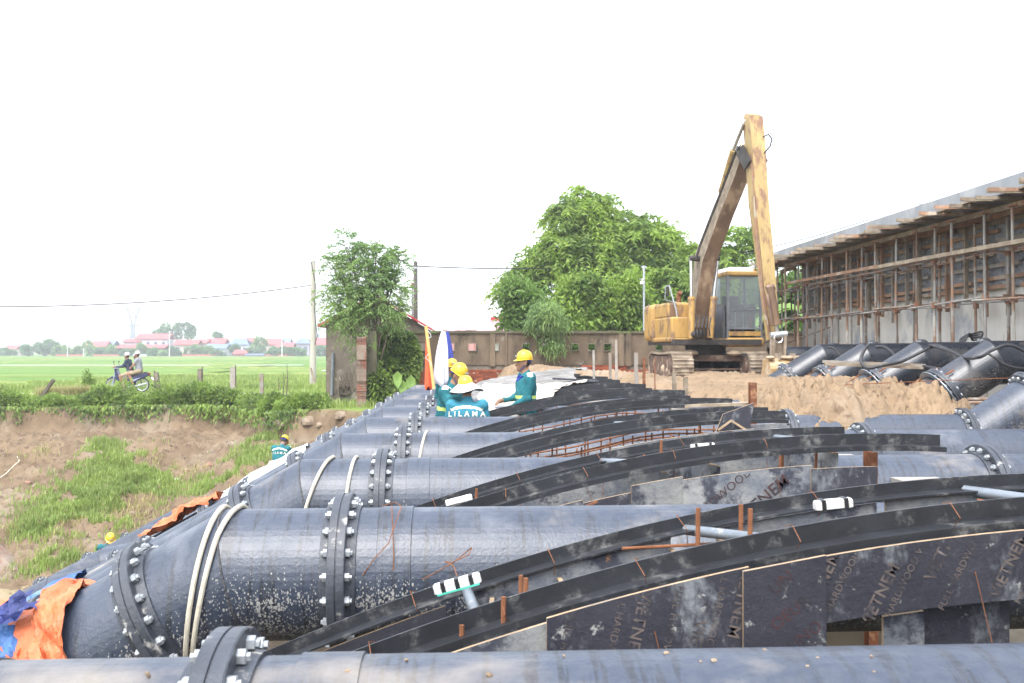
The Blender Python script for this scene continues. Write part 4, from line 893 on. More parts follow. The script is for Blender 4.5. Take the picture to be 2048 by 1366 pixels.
def blob_tree(name, label, d, base, blobs, mat, seed, n_tips, spray, depth=1.0, group=None, trunk_r=.12, catg='tree', limbs=True, top_bias=.35):
    """tree whose crown fills clumps given as (px, py, rx, ry) seen at d metres; limbs run from the trunk into the clumps"""
    rg = np.random.default_rng(seed); sc = d / FPX; b0 = at(*base, d)
    t = thing(name, label, catg, tuple(b0), 0, group); mbt = MB(); parts = []; tot = sum(b[2] * b[3] for b in blobs); fork = None
    for (px, py, rx, ry) in blobs:
        off = rg.uniform(-.35, .35) * depth * rx * sc; c = at(px, py, d) + Vector((0, off, 0)); r3 = np.array([rx * sc, min(rx, ry * 1.3) * sc * depth, ry * sc])
        n = max(4, int(n_tips * rx * ry / tot)); q = unit(rg.normal(0, 1, (n, 3))); q[:, 2] = np.where(rg.random(n) < top_bias, np.abs(q[:, 2]), q[:, 2])
        rad = rg.uniform(.25, 1.0, n) ** .55 * np.where(rg.random(n) < .14, 1.22, 1.0); pos = np.array(c) + q * r3 * rad[:, None]
        dirn = unit(q * .9 + rg.normal(0, .45, (n, 3)) + np.array([0, 0, .35])); parts.append(spray(pos, dirn, rg))
        if limbs:
            st = b0 + Vector((0, 0, (c.z - b0.z) * rg.uniform(.25, .5))); st.x += (c.x - b0.x) * .12; m_ = st.lerp(c, .55) + Vector((0, 0, .08 * (c - st).length))
            mbt.tube([b0 + Vector((0, 0, (st.z - b0.z) * .6)), st, m_, c], [trunk_r * .7, trunk_r * .5, trunk_r * .3, trunk_r * .1], 6, caps=False)
            for k in range(4):
                e = pos[int(rg.integers(0, n))]; mbt.tube([m_, m_.lerp(Vector(e), .6) + Vector((0, 0, .05)), Vector(e)], [trunk_r * .22, trunk_r * .12, trunk_r * .05], 5, caps=False)
    if limbs:
        top = max(at(b[0], b[1], d).z for b in blobs); h = top - b0.z
        mbt.tube([b0 + Vector((0, 0, -.4)), b0 + Vector((.02, 0, h * .25)), b0 + Vector((-.03, .05, h * .55)), b0 + Vector((.05, 0, h * .9))], [trunk_r * 1.15, trunk_r * .95, trunk_r * .6, trunk_r * .12], 9)
        o = mbt.build('trunk', m_bark, t, True)
    V, F = cat(parts); o = link('crown', np_mesh('crown', V - np.array(b0), F, mat), t); o['kind'] = 'stuff'
    return t
def sp(length, pairs, leaf, wid, droop=.5): return lambda P, D, rg: sprays(P, D, rg, length, pairs, leaf, wid, droop)
def lv(L, W_, k=6, spread=.12, droop=.25):
    def f(P, D, rg):
        P2 = np.repeat(P, k, 0) + rg.normal(0, spread, (len(P) * k, 3)); D2 = np.repeat(D, k, 0) + rg.normal(0, .7, (len(P) * k, 3)); return leaves(P2, D2, L, W_, rg, droop)
    return f
# the small feathery tree over the gate pillar
blob_tree('small_tree', 'small feathery tree growing over the brick pillar and the outhouse', 29.4, (748, 800),
          [(728, 560, 52, 42), (700, 600, 48, 36), (770, 590, 40, 44), (735, 520, 36, 30), (672, 530, 22, 14), (655, 520, 10, 6), (695, 500, 14, 26), (684, 478, 7, 12), (790, 530, 20, 26), (803, 518, 10, 12), (765, 515, 16, 18), (660, 600, 18, 16), (690, 640, 28, 24), (740, 640, 40, 26), (790, 632, 22, 20), (730, 690, 18, 14)],
          m_leafsmall, 21, 1150, sp(.46, 8, .11, .042, .5), trunk_r=.07)
# the big tree and the shrubs behind the wall
blob_tree('big_tree', 'biggest tree, a broad crown behind the boundary wall left of the excavator', 41, (1195, 700),
          [(1160, 440, 52, 38), (1185, 420, 30, 26), (1158, 395, 12, 18), (1125, 440, 26, 22), (1130, 500, 50, 40), (1085, 530, 40, 34), (1050, 560, 32, 26), (1015, 585, 18, 13), (1003, 596, 9, 9), (1220, 480, 56, 40), (1270, 480, 44, 34), (1320, 490, 40, 34), (1295, 450, 26, 14), (1345, 520, 34, 32), (1195, 520, 66, 40), (1260, 540, 60, 40), (1120, 560, 56, 34), (1330, 560, 40, 30), (1210, 405, 10, 14), (1240, 440, 18, 14)],
          m_leaf, 33, 2700, sp(.66, 6, .26, .085, .75), trunk_r=.28, top_bias=.5)
blob_tree('leafy_shrub', 'broad leaved dark green fruit tree bulging over the left part of the wall', 34.5, (1080, 700),
          [(1045, 625, 30, 36), (1030, 590, 20, 26), (1060, 600, 20, 20), (1025, 650, 16, 16)], m_leafdark, 41, 420, lv(.22, .10, 12, .16), trunk_r=.09, group='fruit trees behind the wall')
blob_tree('leafy_shrub', 'bright topped fruit tree over the middle of the wall', 34.8, (1170, 700),
          [(1150, 600, 26, 44), (1180, 590, 22, 40), (1120, 630, 24, 32), (1200, 620, 30, 40), (1160, 645, 40, 20)], m_leaf, 42, 620, lv(.22, .10, 12, .16), trunk_r=.10, group='fruit trees behind the wall')
blob_tree('leafy_shrub', 'bright fruit tree over the wall just left of the excavator', 35.2, (1255, 700),
          [(1235, 610, 26, 44), (1265, 600, 24, 50), (1250, 650, 40, 20), (1290, 640, 20, 30)], m_leaf, 43, 600, lv(.22, .10, 12, .16), trunk_r=.10, group='fruit trees behind the wall')
blob_tree('drooping_bush', 'grey green bush hanging over the wall and its square openings', 31.0, (1085, 668),
          [(1090, 630, 30, 22), (1105, 650, 28, 14), (1075, 655, 22, 14), (1095, 690, 14, 10), (1115, 692, 10, 12), (1103, 705, 8, 8)], m_leafsmall, 44, 240, lv(.17, .035, 14, .11, .6), trunk_r=.04, catg='bush')
blob_tree('broad_tree', 'light green tree seen between the excavator boom and its cab', 37, (1350, 700),
          [(1345, 580, 34, 30), (1370, 610, 30, 40), (1340, 625, 28, 30), (1320, 560, 20, 16), (1395, 630, 30, 34), (1360, 650, 50, 20)], m_leaf, 45, 900, sp(.5, 5, .22, .09, .5), trunk_r=.12, group='trees behind the excavator')
blob_tree('broad_tree', 'tree standing behind the excavator cab, up to the stick', 39, (1480, 700),
          [(1475, 482, 40, 22), (1440, 520, 28, 22), (1490, 510, 26, 16), (1470, 560, 40, 34), (1520, 590, 30, 40), (1500, 650, 60, 40), (1440, 620, 40, 40), (1385, 530, 24, 40)], m_leaf, 46, 1300, sp(.5, 5, .22, .09, .5), trunk_r=.14, group='trees behind the excavator')
blob_tree('broad_tree', 'low tree behind the far end of the scaffolding', 36.5, (1560, 700),
          [(1550, 600, 30, 40), (1590, 590, 34, 44), (1570, 650, 44, 34), (1625, 640, 30, 40)], m_leafdark, 47, 620, lv(.26, .1, 10, .2), trunk_r=.1, group='trees behind the excavator')
# banana plants at the far end of the scaffolding
def banana(px, d, seed, n, label):
    r_ = random.Random(seed); b = at(px, 710, d); t = thing('banana_plant', label, 'banana plant', tuple(b), 0, 'banana plants')
    mb = MB(); mb.cyl(b, b + Vector((0, 0, 1.3)), .11, .07, 10); mb.build('stem', m_banana, t, True)
    for k in range(n):
        a = r_.uniform(0, 2 * math.pi); L = r_.uniform(1.3, 2.0); el = r_.uniform(.5, 1.35); P = []; mb = MB()
        for i in range(11):
            f = i / 10; P.append(b + Vector((math.cos(a) * L * f * math.cos(el), math.sin(a) * L * f * math.cos(el), 1.2 + L * f * math.sin(el) - .75 * L * f * f)))
        sd = Vector((-math.sin(a), math.cos(a), 0)); vs = []
        for i, p in enumerate(P):
            w = .30 * math.sin(math.pi * min(1, .08 + .92 * i / 10)) ** .7 * (1 if i < 10 else .1); vs += [p - sd * w + Vector((0, 0, -.35 * w)), p, p + sd * w + Vector((0, 0, -.35 * w))]
        mb.add(vs, [(i * 3 + k2, i * 3 + k2 + 1, i * 3 + k2 + 4, i * 3 + k2 + 3) for i in range(10) for k2 in (0, 1)]); mb.build('leaf', m_banana, t, R(60))
banana(1560, 32.5, 3, 9, 'banana plant just right of the excavator stick'); banana(1592, 33.2, 5, 10, 'banana plant in the middle behind the scaffold end'); banana(1615, 32.0, 8, 8, 'banana plant closest to the concrete wall')
# ivy over the wall corner
rg = np.random.default_rng(77); parts = []
for (px, py, rx, ry, d) in ((790, 700, 34, 40, 30.4), (775, 750, 40, 36, 29.8), (810, 740, 26, 44, 30.2), (760, 700, 18, 30, 30.0), (780, 665, 26, 14, 30.8), (800, 785, 34, 18, 29.4), (770, 790, 30, 14, 29.0), (755, 770, 24, 30, 29.2), (745, 720, 20, 30, 29.6), (822, 720, 18, 40, 30.3), (815, 690, 20, 26, 30.6)):
    c = at(px, py, d); n = int(rx * ry * 1.5); q = unit(rg.normal(0, 1, (n, 3))) * (rg.uniform(.3, 1, n) ** .5)[:, None]
    parts.append(leaves(np.array(c) + q * np.array([rx * d / FPX, .45, ry * d / FPX]), q + np.array([0, -.6, -.2]), .15, .11, rg, .3))
V, F = cat(parts); t = thing('climbing_plant', 'thick climbing plant covering the corner of the boundary wall', 'creeper', tuple(at(790, 800, 30)))
o = link('foliage', np_mesh('foliage', V - np.array(t.location), F, m_hedge), t); o['kind'] = 'stuff'
mb = MB(); r_ = random.Random(2)
for k in range(7):
    a = at(r_.uniform(760, 815), 805, 29.9); mb.tube([a, a + Vector((r_.uniform(-.2, .2), .2, .8)), a + Vector((r_.uniform(-.4, .4), .3, 1.7))], [.03, .02, .01], 5)
mb.build('stems', m_bark, t)['kind'] = 'stuff'
t = thing('taro_plant', 'plant with two big pale taro leaves at the foot of the climbing plant', 'plant', tuple(at(800, 790, 28.8)))
for px, py, ang in ((795, 757, .3), (822, 765, -.5), (806, 775, .1)):
    c = at(px, py, 28.7); mb = MB(); mb.add([c + Vector((0, 0, .22)), c + Vector((-.14, -.02, .08)), c + Vector((-.1, -.06, -.12)), c + Vector((.02, -.1, -.3)), c + Vector((.13, -.06, -.1)), c + Vector((.13, -.02, .1)), c + Vector((0, .02, 0))], [(0, 1, 6), (1, 2, 6), (2, 3, 6), (3, 4, 6), (4, 5, 6), (5, 0, 6)]); mb.build('leaf', m_banana, t)
    mb = MB(); mb.tube([t.location, t.location.lerp(c, .6), c], .012, 5); mb.build('stalk', m_banana, t)

# ---- hedge along the lip of the bank: one bush after another
def bush(label, x, y, z, rx, ry, rz, seed, mat=None, n=900, leaf=.125):
    rg = np.random.default_rng(seed); t = thing('bush', label, 'bush', (x, y, z), 0, 'bushes along the lip of the bank'); parts = []
    for k in range(5):
        c = np.array([x + rg.uniform(-.55, .55) * rx, y + rg.uniform(-.4, .4) * ry, z + rg.uniform(.2, .7) * rz]); r3 = np.array([rx, ry, rz]) * rg.uniform(.4, .62)
        q = unit(rg.normal(0, 1, (n // 5, 3))) * (rg.uniform(.3, 1, n // 5) ** .45)[:, None]; parts.append(leaves(c + q * r3, q + np.array([0, 0, .4]) + rg.normal(0, .3, q.shape), leaf, leaf * .62, rg, .15))
    nh = n // 5; q = np.stack([x + rg.uniform(-1, 1, nh) * rx, np.full(nh, y - ry * .75) + rg.normal(0, .12, nh), z - rg.random(nh) ** 1.6 * .5 + .15], 1); parts.append(leaves(q, np.tile([0, -.5, -.7], (nh, 1)) + rg.normal(0, .3, (nh, 3)), leaf, leaf * .6, rg, .3))
    V, F = cat(parts); o = link('foliage', np_mesh('foliage', V - np.array([x, y, z]), F, mat or m_hedge), t); o['kind'] = 'stuff'
    return t
r_ = random.Random(12); k = 0; x = -17.6
where = ['at the far left edge of the picture', 'second from the left edge', 'below the tilted dark fence post', 'right of the tilted dark fence post', 'below the bare gap left of the motorbike', 'below the front wheel of the motorbike', 'below the motorbike', 'below the rear wheel of the motorbike', 'around the double post',
         'just right of the double fence post', 'left of the broad grey fence post', 'below the broad grey fence post', 'between the broad and the thin grey posts', 'below the thin grey post', 'where the bare saplings stand', 'below the bare saplings', 'left of the pale utility pole', 'below the pale utility pole', 'between the utility pole and the dry twigs', 'below the dry twigs', 'left of the brick pillar', 'at the foot of the brick pillar', 'behind the rubble', 'above the boulders']
while x < -3.0 and k < 24:
    ye = float(yedge(x)); s = r_.uniform(.75, 1.15)
    bush('green bush on the lip of the bank ' + where[k], x, ye + .25 + r_.uniform(-.05, .2), float(ground_h(x, ye + .7, False)) - .12, .62 * s, .62 * s, .55 * s + (.22 if k in (10, 11, 14, 15, 16) else 0), 100 + k, n=1000)
    x += .63 * s; k += 1
# ---- grass: tufts on the bank, on the plateau and along the road
def blades(P, H, rg, w=.012, lean=.5):
    n = len(P); a = rg.uniform(0, 2 * math.pi, n); d = np.stack([np.cos(a), np.sin(a), 0 * a], 1); H = (H * rg.uniform(.5, 1.3, n))[:, None]; s = np.stack([-np.sin(a), np.cos(a), 0 * a], 1)
    b = rg.uniform(.1, 1, n)[:, None] * lean; m_ = P + np.array([0, 0, .6]) * H + d * H * b * .3; tp = P + np.array([0, 0, 1.0]) * H * (1 - .3 * b) + d * H * b
    V = np.stack([P - s * w, P + s * w, m_ + s * w * .7, tp, m_ - s * w * .7], 1).reshape(-1, 3); i = np.arange(n)[:, None] * 5
    F = np.concatenate([i + np.array([0, 1, 2, 4]), np.concatenate([i + 4, i + 2, i + 3, i + 3], 1)])
    return V, F
m_grass = leafmat('bank_grass', (.26, .37, .07), (.18, .28, .055), (.40, .42, .17), .9, .4)
m_drygrass = leafmat('dry_grass', (.38, .33, .14), (.28, .27, .10), (.45, .40, .19), .9, .35)
def tri_mesh(name, V, F, mat):
    quads = F[:, 2] != F[:, 3]
    # triangles carry a repeated last index: give them their own mesh faces
    me = bpy.data.meshes.new(name); q = F[quads]; t3 = F[~quads][:, :3]; V = np.asarray(V, np.float32)
    me.vertices.add(len(V)); me.vertices.foreach_set('co', V.ravel()); idx = np.concatenate([q.ravel(), t3.ravel()]).astype(np.int32)
    me.loops.add(len(idx)); me.loops.foreach_set('vertex_index', idx); st = np.concatenate([np.arange(len(q)) * 4, len(q) * 4 + np.arange(len(t3)) * 3]).astype(np.int32)
    me.polygons.add(len(st)); me.polygons.foreach_set('loop_start', st); me.materials.append(mat); me.update(calc_edges=True); return me
def grass_patch(name, pts, dens, H, mat, seed, thin=None, w=.012):
    """blades inside ellipses (centre x, y, radii) of the ground"""
    rg = np.random.default_rng(seed); out = []
    for (cx, cy, rx, ry) in pts:
        n = int(dens * rx * ry); q = rg.normal(0, .45, (n, 2)); xy = np.stack([cx + q[:, 0] * rx, cy + q[:, 1] * ry], 1); keep = fbm(xy[:, 0] * 1.1, xy[:, 1] * 1.1, 0, 3, seed) > -.28; xy = xy[keep]
        out.append(np.stack([xy[:, 0], xy[:, 1], ground_h(xy[:, 0], xy[:, 1]) - .02], 1))
    P = np.concatenate(out); V, F = blades(P, H, rg, w); o = link(name, tri_mesh(name, V, F, mat)); o['kind'] = 'stuff'; return o
def gp(px, py, rx, ry):
    """ground point under a photograph position on the bank, found by marching the ray"""
    for d in np.arange(15, 45, .05):
        p = at(px, py, d)
        if float(ground_h(p.x, p.y, False)) >= p.z: return (p.x, p.y, rx, ry)
    return (p.x, p.y, rx, ry)
bank = [gp(230, 940, 1.5, 1.6), gp(180, 1000, 1.6, 1.4), gp(260, 990, 1.4, 1.3), gp(130, 1030, 1.1, .9), gp(210, 900, .6, 1.0), gp(300, 960, .8, .9), gp(160, 1060, 1.2, .8), gp(480, 930, 1.3, 1.0), gp(440, 965, .9, .7), gp(520, 895, .7, .7), gp(110, 1125, .9, .5), gp(410, 895, .5, .4), gp(550, 870, .6, .5), gp(60, 1070, .5, .4), gp(250, 1040, .9, .7), gp(420, 985, .5, .5)]
grass_patch('grass', bank, 3000, .20, m_grass, 301)
grass_patch('dry_grass', [gp(230, 1030, 1.6, 1.1), gp(180, 1080, 1.5, .9), gp(120, 1050, .8, .8), gp(290, 1010, .7, .8), gp(330, 930, .9, .7), gp(460, 1000, .7, .5), gp(60, 910, .9, .6), gp(30, 1060, .7, .6), gp(380, 950, .8, .6)], 520, .15, m_drygrass, 302)
rg = np.random.default_rng(303); xy = np.stack([rg.uniform(-19, -2.5, 26000), rg.uniform(28, 44.5, 26000)], 1); xy = xy[(yedge(xy[:, 0]) - xy[:, 1] < -.05) & ((xy[:, 1] < 39.6) | (xy[:, 1] > 42))]
V, F = blades(np.stack([xy[:, 0], xy[:, 1], ground_h(xy[:, 0], xy[:, 1], False)], 1), .22, rg, .012); o = link('verge_grass', tri_mesh('verge_grass', V, F, m_grass)); o['kind'] = 'stuff'
xy = np.stack([rg.uniform(-22, 3, 30000), rg.choice([46.3, 51.7, 57.7, 64.7], 30000) + rg.normal(0, .3, 30000)], 1)
V, F = blades(np.stack([xy[:, 0], xy[:, 1], 0 * xy[:, 0] + .05], 1), .28, rg, .02); o = link('bank_grass', tri_mesh('bank_grass', V, F, m_grass)); o['kind'] = 'stuff'
cl = []
for px, py, d, rx in ((150, 770, 37, .7), (120, 775, 36.5, .6), (170, 775, 36.5, .5), (100, 780, 36, .5)):
    c = at(px, py, d); q = rg.normal(0, .45, (900, 2)) * rx; cl.append(np.stack([c.x + q[:, 0], c.y + q[:, 1] * .6, np.full(900, .0)], 1))
V, F = blades(np.concatenate(cl), .5, rg, .01, .8); o = link('tall_grass', tri_mesh('tall_grass', V, F, m_drygrass)); o['kind'] = 'stuff'
t = bush('small leafy bush beside the road, left of the motorbike', *at(176, 786, 38.5), .28, .28, .75, 190, n=420)
# ---- fence posts along the lip
m_fence = pmat('old_fence_wood', (.21, .175, .135), (.13, .105, .08), 7, .9, .5, 50, rnd=.2)
def fpost(label, a, b, d, w, mat=None):
    p, q = at(*a, d), at(*b, d); mb = MB(); mb.beam(p - (q - p) * .25, q, w, w * .7); tag(mb.build('fence_post', mat or m_fence), label, 'fence post', 'old fence posts along the bank')
m_darkpost = pmat('dark_wet_post', (.13, .105, .085), (.09, .07, .06), 6, .9, .4, 40)
fpost('dark fence post tilted far to the right, left of the motorbike', (88, 788), (108, 759), 34, .13, m_darkpost)
fpost('pale fence post in front of the motorbike', (251, 792), (251, 753), 34, .14); fpost('thin brown stick beside the double fence post', (311, 792), (309, 741), 33.6, .055); fpost('thick fence post right of the motorbike', (321, 796), (313, 745), 33.5, .14)
fpost('fence post with a thin stick, right of the thick one', (399, 788), (400, 738), 33.5, .13); fpost('thin stick tied to a fence post', (404, 788), (405, 733), 33.6, .04); fpost('broad grey fence post in the middle of the row', (466, 790), (466, 734), 33.2, .17, m_greytimber); fpost('thin stick against the broad grey post', (472, 790), (471, 730), 33.2, .035)
fpost('thin grey fence post left of the bare saplings', (524, 782), (523, 747), 32.5, .12, m_greytimber)
for px, h in ((573, 728), (566, 745), (556, 755)):
    a, b = at(px, 790, 31), at(px + 1, h, 31); mb = MB(); mb.tube([a, a.lerp(b, .5) + Vector((.03, 0, 0)), b], [.018, .014, .008], 6); mb.tube([a.lerp(b, .55), a.lerp(b, .7) + Vector((.1, 0, .05))], [.008, .004], 5); tag(mb.build('sapling', m_twig), 'bare dark sapling ' + {573: 'tallest of the three', 566: 'in the middle of the three', 556: 'shortest of the three'}[px] + ' left of the utility pole', 'sapling', 'bare saplings')
# ---- rocks, clods and scraps on the bank
m_rock = pmat('earthy_rock', (.25, .19, .135), (.18, .13, .09), 3, .95, .8, 25, dirt=(.30, .245, .18), dscale=2)
m_redclod = pmat('broken_brick_rubble', (.26, .15, .10), (.19, .115, .08), 5, .95, .7, 30)
def rock(name, label, px, py, d, s, seed, mat=None, grp=None, sink=.2):
    mb = MB(); rg_ = random.Random(seed); c = at(px, py, d); n = 10; mb.ball((0, 0, 0), (s[0], s[1], s[2]), n); V = []
    for v in mb.v:
        k = 1 + .28 * float(fbm(v[0] / s[0] * 1.3 + seed, v[1] / s[1] * 1.3, v[2] / s[2] * 1.3, 3, seed)); V.append((v[0] * k + c.x, v[1] * k + c.y, v[2] * k + c.z))
    mb.v = V; o = mb.build(name, mat or m_rock, None, R(30)); tag(o, label, 'rock', grp); return o
def on_bank(px, py): x, y, _, _ = gp(px, py, 0, 0); return FH.x * x + FH.y * y
for px, py, s, lab, mt in ((618, 843, (.24, .22, .16), 'largest tan boulder at the head of the bank', None), (640, 850, (.10, .1, .08), 'small boulder right of the largest one', None), (568, 847, (.34, .2, .12), 'flat slab of rock left of the largest boulder', None), (682, 832, (.2, .2, .12), 'rounded boulder below the brick pillar', None), (374, 943, (.12, .1, .08), 'orange brown clod beside the grass on the slope', m_redclod),
                       (56, 968, (.13, .12, .1), 'brown clod on the bare slope at the far left', m_redclod), (76, 972, (.1, .1, .1), 'grey brown clod right of another at the far left', None), (38, 1005, (.08, .03, .13), 'dark tilted roof tile scrap on the slope', m_redclod), (265, 1028, (.1, .08, .08), 'pale stone low in the grass', None), (418, 932, (.16, .12, .09), 'stone right of the orange brown clod', m_redclod), (396, 986, (.14, .1, .06), 'flat dark stone near the orange tarpaulin', None)):
    d = on_bank(px, py); rock('rock', lab, px, py, d, s, int(px), mt, 'rocks on the bank')
rg = np.random.default_rng(400); mb = MB(); rk = random.Random(4)
for k in range(1100):
    x = rk.uniform(-14, -1.8); y = rk.uniform(19.5, 32.5)
    if float(yedge(x)) - y < .6: continue
    s = rk.uniform(.015, .055); z = float(ground_h(x, y)); M = Euler((rk.uniform(0, 6), rk.uniform(0, 6), rk.uniform(0, 6))).to_matrix(); mb.box((x, y, z + s * .2), (s * 1.5, s, s * .8), M, taper=.7)
mb.build('rubble', m_rock)['kind'] = 'stuff'
for px, py, lab, mt, s in ((208, 838, 'scrap of blue plastic under the bushes', m_btarp, .14), (358, 962, 'crumpled pale plastic bag on the slope', m_white, .16)):
    d = on_bank(px, py); c = at(px, py, d); mb = MB(); mb.ball(c, (s, s * .5, s * .4), 9); mb.v = [(v[0] + .03 * float(fbm(v[0] * 9, v[2] * 9, 0, 2, 1)), v[1], v[2] + .05 * float(fbm(v[0] * 7, v[2] * 7, 0, 2, 2))) for v in mb.v]; tag(mb.build('plastic_scrap', mt), lab, 'plastic scrap')
mb = MB(); mb.tube([at(-10, 962, on_bank(5, 960) - .2), at(12, 948, on_bank(12, 948) - .2), at(30, 930, on_bank(30, 930) - .2), at(40, 922, on_bank(40, 922) - .2), at(34, 910, on_bank(34, 910) - .2)], .013, 6); tag(mb.build('white_hose', m_rope, None, True), 'white hose lying on the bare slope at the left edge', 'hose')
# sloping concrete apron above the ditch water
mb = MB(); a, b, c = at(-60, 1060, 22.8), at(50, 1152, 21.6), at(-60, 1200, 21.2); mb.add([a, at(-10, 1098, 22.2), b, at(48, 1170, 21.4), at(-60, 1170, 21.4), a + Vector((0, .5, -.05)), at(-10, 1098, 22.2) + Vector((0, .5, -.05)), b + Vector((.1, .5, -.05)), at(48, 1170, 21.4) + Vector((.1, .5, 0)), at(-60, 1170, 21.4) + Vector((0, .5, 0))], [(0, 4, 3, 2, 1), (0, 1, 6, 5), (1, 2, 7, 6), (2, 3, 8, 7), (5, 6, 7, 8, 9)])
tag(mb.build('concrete_apron', m_oldplaster), 'sloping concrete wing wall above the ditch water at the left edge', 'concrete apron')
# ================================================================== the village across the fields
VD = 372
m_pink = pmat('faded_red_roof', (.40, .085, .08), (.34, .075, .07), .3, .7); m_bluer = pmat('blue_grey_roof', (.13, .18, .27), (.11, .15, .23), .3, .6); m_cream = pmat('cream_render', (.46, .41, .33), (.40, .36, .29), .3, .8); m_wwall = pmat('white_render', (.50, .51, .53), (.43, .44, .47), .3, .8)
m_lav = pmat('lavender_render', (.36, .33, .42), (.32, .29, .38), .3, .8); m_glass = pmat('dark_window', (.05, .07, .09), None, .5, .2, spec=.6); m_vbrick = pmat('village_brick', (.40, .14, .10), (.33, .12, .09), .4, .9)
def gable(t, x0, x1, y0, y1, ze, zr, mat, ov=.5, hip=.0):
    mb = MB(); a, b = (x0 - ov), (x1 + ov); ym = (y0 + y1) / 2; h = hip * (b - a)
    v = [(a, y0 - ov, ze), (b, y0 - ov, ze), (b - h, ym, zr), (a + h, ym, zr), (a, y1 + ov, ze), (b, y1 + ov, ze)]
    v += [(p[0], p[1], p[2] + .25) for p in v]
    mb.add(v, [(6, 7, 8, 9), (9, 8, 11, 10), (0, 3, 2, 1), (3, 4, 5, 2), (0, 1, 7, 6), (1, 2, 8, 7), (2, 5, 11, 8), (5, 4, 10, 11), (4, 3, 9, 10), (3, 0, 6, 9)]); mb.build('roof', mat, t)
def house(label, px0, px1, ye, yr, wall_m, roof_m, wins, d=VD, ybase=716, hip=0.0, dep=8.0, storeys=2, balcony=False):
    a, b, r_ = at(px0, ye, d), at(px1, ye, d), at(px0, yr, d); zb = -.3; t = thing('village_house', label, 'house', ((a.x + b.x) / 2, d, zb), 0, 'houses of the village')
    mb = MB(); mb.box(((a.x + b.x) / 2, d + dep / 2, (zb + a.z) / 2), (b.x - a.x, dep, a.z - zb)); w = mb.build('wall', wall_m, t)
    gable(t, a.x, b.x, d, d + dep, a.z, r_.z, roof_m, .6, hip)
    for s in range(storeys):
        z = a.z - 1.6 - 3.1 * s
        for k in range(wins):
            x = a.x + (b.x - a.x) * (k + .5) / wins; f = MB(); f.box((x, d - .06, z), (1.3, .1, 1.4)); wo_ = f.build('window', wall_m, t); g = MB(); g.box((x, d - .13, z), (1.1, .06, 1.2)); g.build('pane', m_glass, wo_)
    if balcony:
        mb = MB(); mb.box(((a.x + b.x) / 2, d - .8, a.z - 3.2), (b.x - a.x + .6, 1.5, .3)); mb.build('balcony', wall_m, t)
    return t
house('large white house with a red gable roof in front of the tall trees', 284, 343, 679, 669, m_wwall, m_pink, 4, balcony=True)
house('white side house with a low red roof left of the large white one', 259, 288, 685, 679, m_wwall, m_pink, 2, d=VD - 1)
house('low open shed with a long red roof below the large white house', 248, 336, 697, 690, m_dark, m_pink, 0, d=VD - 12)
house('cream house with red roof half hidden by trees, left of the pylon', 186, 222, 694, 684, m_cream, m_pink, 2, d=VD + 20); house('blue roofed house just right of the cream half hidden one', 212, 236, 692, 682, m_lav, m_bluer, 1, d=VD + 28)
house('tan two storey house with a red roof right of the large white house', 357, 400, 690, 681, m_cream, m_pink, 3, balcony=True); house('small tan house with a red roof beside the tan two storey house', 398, 418, 687, 680, m_cream, m_pink, 2, d=VD + 6)
house('red roofed house behind the low grey roof', 421, 453, 688, 678, m_wwall, m_pink, 2, d=VD + 10); house('low house with a wide blue grey roof', 420, 456, 698, 689, m_wwall, m_bluer, 2, d=VD - 8, storeys=1)
house('white house under a blue grey hipped roof', 464, 500, 690, 678, m_wwall, m_bluer, 3, hip=.25); house('house with a dark red roof right behind the blue hipped roof', 482, 510, 684, 677, m_cream, m_pink, 1, d=VD + 14)
house('pink roofed house left of the blue grey one in the right group', 528, 562, 690, 679, m_cream, m_pink, 3); house('blue grey roofed house in the middle of the right group', 555, 580, 688, 678, m_lav, m_bluer, 2, d=VD + 8); house('low house with red roof in front of the right group', 556, 586, 696, 686, m_cream, m_pink, 2, d=VD - 8, storeys=1)
house('lavender house with blue hipped roof left of the utility pole', 594, 621, 688, 678, m_lav, m_bluer, 2, hip=.3); house('house with red roof right of the utility pole', 633, 662, 690, 677, m_lav, m_pink, 2)
house('tiny red roofed house at the far left of the village', 30, 48, 699, 692, m_cream, m_pink, 1, d=VD + 60); house('tiny pale house at the left edge of the picture', -4, 16, 703, 697, m_wwall, m_pink, 1, d=VD + 70)
house('small red brick shed in front of the village', 474, 496, 708, 701, m_vbrick, m_pink, 0, d=VD - 22, storeys=0); house('low grey roofed shed right of the red brick shed', 498, 528, 711, 708, m_vbrick, m_bluer, 0, d=VD - 24, storeys=0)
for a, b, lab, mt, d in ((128, 182, 'long red brick garden wall at the left of the village', m_vbrick, 350), (200, 250, 'red brick wall below the trees left of the shed', m_vbrick, 352), (276, 308, 'white garden wall below the large white house', m_wwall, 351), (318, 360, 'grey garden wall right of the white one', m_conc, 352), (372, 440, 'red garden wall in the middle of the village', m_vbrick, 350), (530, 600, 'long low red wall in front of the right group', m_vbrick, 350)):
    p, q = at(a, 714, d), at(b, 709, d); mb = MB(); mb.box(((p.x + q.x) / 2, d, q.z / 2 - .2), (q.x - p.x, .3, q.z + .5)); tag(mb.build('garden_wall', mt), lab, 'wall', 'garden walls of the village')
m_vtree = [leafmat('village_tree_a', (.11, .24, .08), (.07, .17, .07), (.16, .28, .09), .15, .25), leafmat('village_tree_b', (.18, .31, .09), (.11, .23, .07), (.24, .37, .12), .15, .25)]
